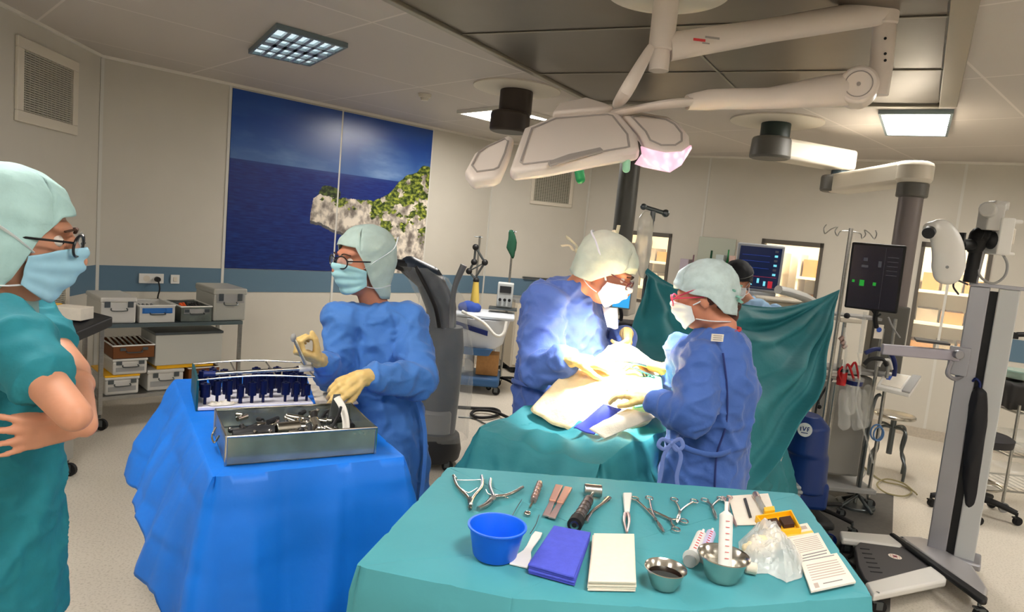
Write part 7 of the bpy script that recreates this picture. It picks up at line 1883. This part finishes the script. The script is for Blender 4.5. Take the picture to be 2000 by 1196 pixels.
# metal stool
sx_, sy_ = P(1748, 808, 5.45).x, 5.45; zs_ = P(1748, 812, 5.45).z
t = thing('metal_stool', 'round steel stool with bent legs below the white tablet tray', 'stool', (sx_, sy_, 0), world=True)
B().lathe([(0, -.012), (.150, -.012), (.156, -.004), (.156, .010), (.148, .016), (.120, .010), (0, .010)], (sx_, sy_, zs_), 36).obj('seat', M_steel2, t)
B().cyl((sx_, sy_, zs_ - .32), (sx_, sy_, zs_ - .01), .022, n=16).obj('screw_post', M_dsteel, t)
for a in (.3, 1.9, 3.4, 5.0):
    d = V((math.cos(a), math.sin(a), 0)); o_ = V((sx_, sy_, 0))
    B().tube([o_ + V((0, 0, zs_ - .10)), o_ + d * .10 + V((0, 0, zs_ - .09)), o_ + d * .135 + V((0, 0, zs_ - .14)), o_ + d * .12 + V((0, 0, zs_ * .45)), o_ + d * .17 + V((0, 0, zs_ * .25)), o_ + d * .17 + V((0, 0, .008))], .012, 8).obj('leg', M_dsteel, t)
# navy heater unit with emblem and paper stack
hx, hy = P(1570, 870, 4.05).x, 4.05
t = thing('warming_unit', 'navy blue rounded machine with a white round emblem below the teal screen', 'machine', (hx, hy, 0), world=True)
M_nv = mat('machine_navy', (20, 52, 116), .4)
z1 = P(1575, 812, 4.0).z
b = B().loft([(hx + .02, hy, z1 - .46, .135, .16), (hx + .02, hy, z1 - .24, .125, .15), (hx, hy, z1 - .22, .13, .16), (hx, hy, z1 - .06, .125, .15), (hx, hy, z1, .07, .09)], 28); fuse(b, .01, 2).obj('housing', M_nv, t, ang=180)
B().box((hx + .03, hy, .30), (.22, .26, max(.1, z1 - .46 - .14))).obj('lower_body', M_nv, t, bev=.03)
b = B().box((hx - .02, hy, .14), (.40, .34, .05)); b.obj('base', M_dark, t, bev=.02)
for dx in (-.19, .15):
    for dy in (-.13, .13): b = B(); castor(b, V((hx + dx, hy + dy, .12)), .045); b.obj('castor', [M_dsteel, M_navy], t)
ec = P(1572, 840, 3.86); ed = (EYE - ec).normalized(); ex = basis(ed)
em = B().lathe([(0, 0), (.040, 0)], ec, 32, ed)
em.m(1)
for (x0, z0_, x1, z1_) in ((-.022, .014, -.022, -.010), (-.012, .018, -.004, -.006), (-.004, -.006, .006, .018), (.014, .016, .024, .016), (.014, .016, .014, -.008), (.014, .004, .022, .004), (-.018, -.018, .018, -.018)):
    em.cyl(ec + ex @ V((-x0, .001, z0_)), ec + ex @ V((-x1, .001, z1_)), .0028, n=6)
em.obj('emblem', [mat('emblem_white', (206, 212, 214), .6), M_nv], t, smooth=False)
z_ = .167
q = P(1540, 930, 3.86)
for k in range(9):
    b = B().box((hx - .17 + rnd.uniform(-.012, .012), hy - .10, z_ + .012), (.20, .24, .022), rz=rnd.uniform(-.08, .08)); tag(b.obj('folded_linen', mat('grey_linen', (150, 158, 160), .85, noise=.08, nscale=60), bev=.008), 'folded grey linen sheet in the pile on the navy machine base', 'linen', 'linen pile beside the navy machine'); z_ += .025
# slanting pale leg left of the pile
q0, q1 = P(1524, 880, 3.72), P(1492, 965, 3.62)
t = thing('frame_stand', 'pale slanting metal frame leg below the teal screen corner', 'stand', (q1.x, q1.y, 0), world=True)
dq = (q1 - q0).normalized(); e0 = q0 - dq * .25; e1 = q0 + dq * ((q0.z - .01) / -dq.z)
B().cyl(e0, e1, .024, n=14).obj('leg', M_cream, t); 
# chair on castors right of the column
kx, ky = G(1893, 1000, 0).x, G(1893, 1000, 0).y
t = thing('swivel_chair', 'black swivel stool on a five-star castor base behind the column stand', 'chair', (kx, ky, 0), world=True)
for k in range(5):
    a = 2 * PI * k / 5 - .75; e = V((kx + .27 * math.cos(a), ky + .27 * math.sin(a), .085)); b = B().tube([(kx, ky, .12), (lerp(kx, e.x, .5), lerp(ky, e.y, .5), .115), e], lambda s: .026 - .008 * s, 10); lg = b.obj('base_leg', M_black, t); b = B(); castor(b, V((e.x, e.y, .09)), .03); b.obj('castor', [M_black, M_black], lg)
B().cyl((kx, ky, .10), (kx, ky, .50), .026, n=16).obj('gas_lift', M_dark, t)
b = B().ring((kx, ky, .22), (0, 0, 1), .17, .009, 36, 8)
for k in range(3): b.cyl((kx, ky, .22), (kx + .17 * math.cos(k * 2.1), ky + .17 * math.sin(k * 2.1), .22), .007, n=8)
b.obj('foot_ring', M_steel2, t)
B().loft([(kx, ky, .50, .12, .12), (kx, ky, .52, .19, .19), (kx, ky, .57, .195, .195), (kx, ky, .585, .17, .17)], 32).obj('seat', mat('seat_black', (36, 34, 36), .7), t)
# right side cart with black cover
qx, qy = P(1975, 860, 5.0).x, 5.02
t = thing('wire_cart', 'steel wire cart with clear boxes at the right edge of the picture', 'cart', (qx + .1, qy, 0), world=True)
for z in (.16, .42, .74): 
    b = B(); b.tube([(qx - .12, qy - .2, z), (qx + .4, qy - .2, z), (qx + .4, qy + .22, z), (qx - .12, qy + .22, z), (qx - .12, qy - .2, z)], .008, 8, smooth=False)
    for k in range(1, 9): b.cyl((qx - .12 + .058 * k, qy - .2, z), (qx - .12 + .058 * k, qy + .22, z), .003, n=6)
    b.obj('wire_shelf', M_steel, t)
for dx, dy in ((-.12, -.2), (.4, -.2), (.4, .22), (-.12, .22)):
    lg = B().cyl((qx + dx, qy + dy, .08), (qx + dx, qy + dy, .80), .011, n=10).obj('post', M_steel, t); b = B(); castor(b, V((qx + dx, qy + dy, .09)), .036); b.obj('castor', [M_dsteel, M_grey], lg)
for z, lab in ((.17, 'lower'), (.43, 'upper')):
    b = B().box((qx + .05, qy - .03, z + .07), (.26, .28, .12)); tag(b.obj('clear_box', M_clear, bev=.01), 'clear plastic box on the %s shelf of the wire cart' % lab, 'box')
b = B().box((qx - .0, qy + .0, .75 + .10), (.34, .34, .19)); o = fuse(b, .012, 2, lambda p, n: .012 * ridge(p, 8, 8, 6)).obj('black_bag', mat('black_cover', (26, 24, 24), .6)); tag(o, 'black fabric bag on top of the wire cart at the right edge', 'bag')
c = V((P(1990, 757, 5.0).x, 5.0, .97)); t = thing('glass_dish', 'round pale green glass dish on the black bag at the right edge', 'dish', c, world=True)
B().lathe([(0, 0), (.11, 0), (.12, .02), (.125, .05), (.115, .05), (.11, .02), (0, .012)], c, 32).obj('dish', mat('green_glass', (176, 204, 190), .1, alpha=.6), t); B().cyl(c + V((0, 0, .05)), c + V((0, 0, .06)), .13, n=32).obj('lid', mat('green_glass_lid', (150, 180, 168), .15, alpha=.7), t)
c = P(1976, 655, 5.4); t = thing('wall_camera', 'small black camera on a white post beside the right blue band', 'camera', (c.x, 5.4, 0), world=True)
B().cyl((c.x - .01, 5.4, .04), (c.x - .01, 5.4, c.z - .03), .018, n=14).obj('post', M_white, t); B().cyl((c.x - .01, 5.4, 0), (c.x - .01, 5.4, .04), .12, n=24).obj('foot', M_white, t)
b = B().box(c, (.06, .08, .05)).cyl(c + V((.02, -.02, .01)), c + V((.07, -.05, .02)), .02, n=14); b.obj('camera_body', M_black, t, bev=.004)
# dark mat and cables on the floor
mq = [G(1560, 955, 0), G(1745, 968, 0), G(1738, 1196, 0), G(1480, 1300, 0)]
b = B().prism([V((p.x, p.y, .001)) for p in mq], (0, 0, .008)); tag(b.obj('floor_mat', mat('mat_grey', (84, 82, 78), .55, noise=.1, nscale=30), smooth=False), 'dark grey rubber mat on the floor under the camera stand leg', 'mat')
floor_line([(1655, 880), (1690, 915), (1722, 940), (1760, 950), (1780, 962), (1765, 972), (1730, 966), (1712, 950), (1730, 940), (1762, 948), (1785, 966), (1790, 972)], .006, 'floor_cable', 'thin yellowish cable coiled on the floor below the stool', mat('olive_cable', (150, 140, 100), .5))
floor_line([(1650, 885), (1672, 905), (1690, 925), (1660, 960)], .004, 'floor_cable', 'thin pale cable running from the suction cart to the mat', M_grey)
b = B()
# ---------- camera and view ----------
cam = bpy.data.cameras.new('camera'); co = bpy.data.objects.new('camera', cam); COL.objects.link(co)
cam.sensor_width = 36; cam.lens = F / 2000 * 36; cam.sensor_fit = 'HORIZONTAL'
cam.clip_start = 0.05
mw = MX((( RT.x, UP.x, -FW.x, EYE.x), (RT.y, UP.y, -FW.y, EYE.y), (RT.z, UP.z, -FW.z, EYE.z), (0, 0, 0, 1)))
co.matrix_world = mw
S.camera = co
S.view_settings.view_transform = 'Standard'
S.view_settings.look = 'None'
S.view_settings.exposure = 2.8
S.view_settings.gamma = 1.0
S.view_settings.use_curve_mapping = False
w = bpy.data.worlds.new('world'); S.world = w; w.use_nodes = True
w.node_tree.nodes['Background'].inputs[0].default_value = (0.9, 0.93, 1, 1)
w.node_tree.nodes['Background'].inputs[1].default_value = 0.15
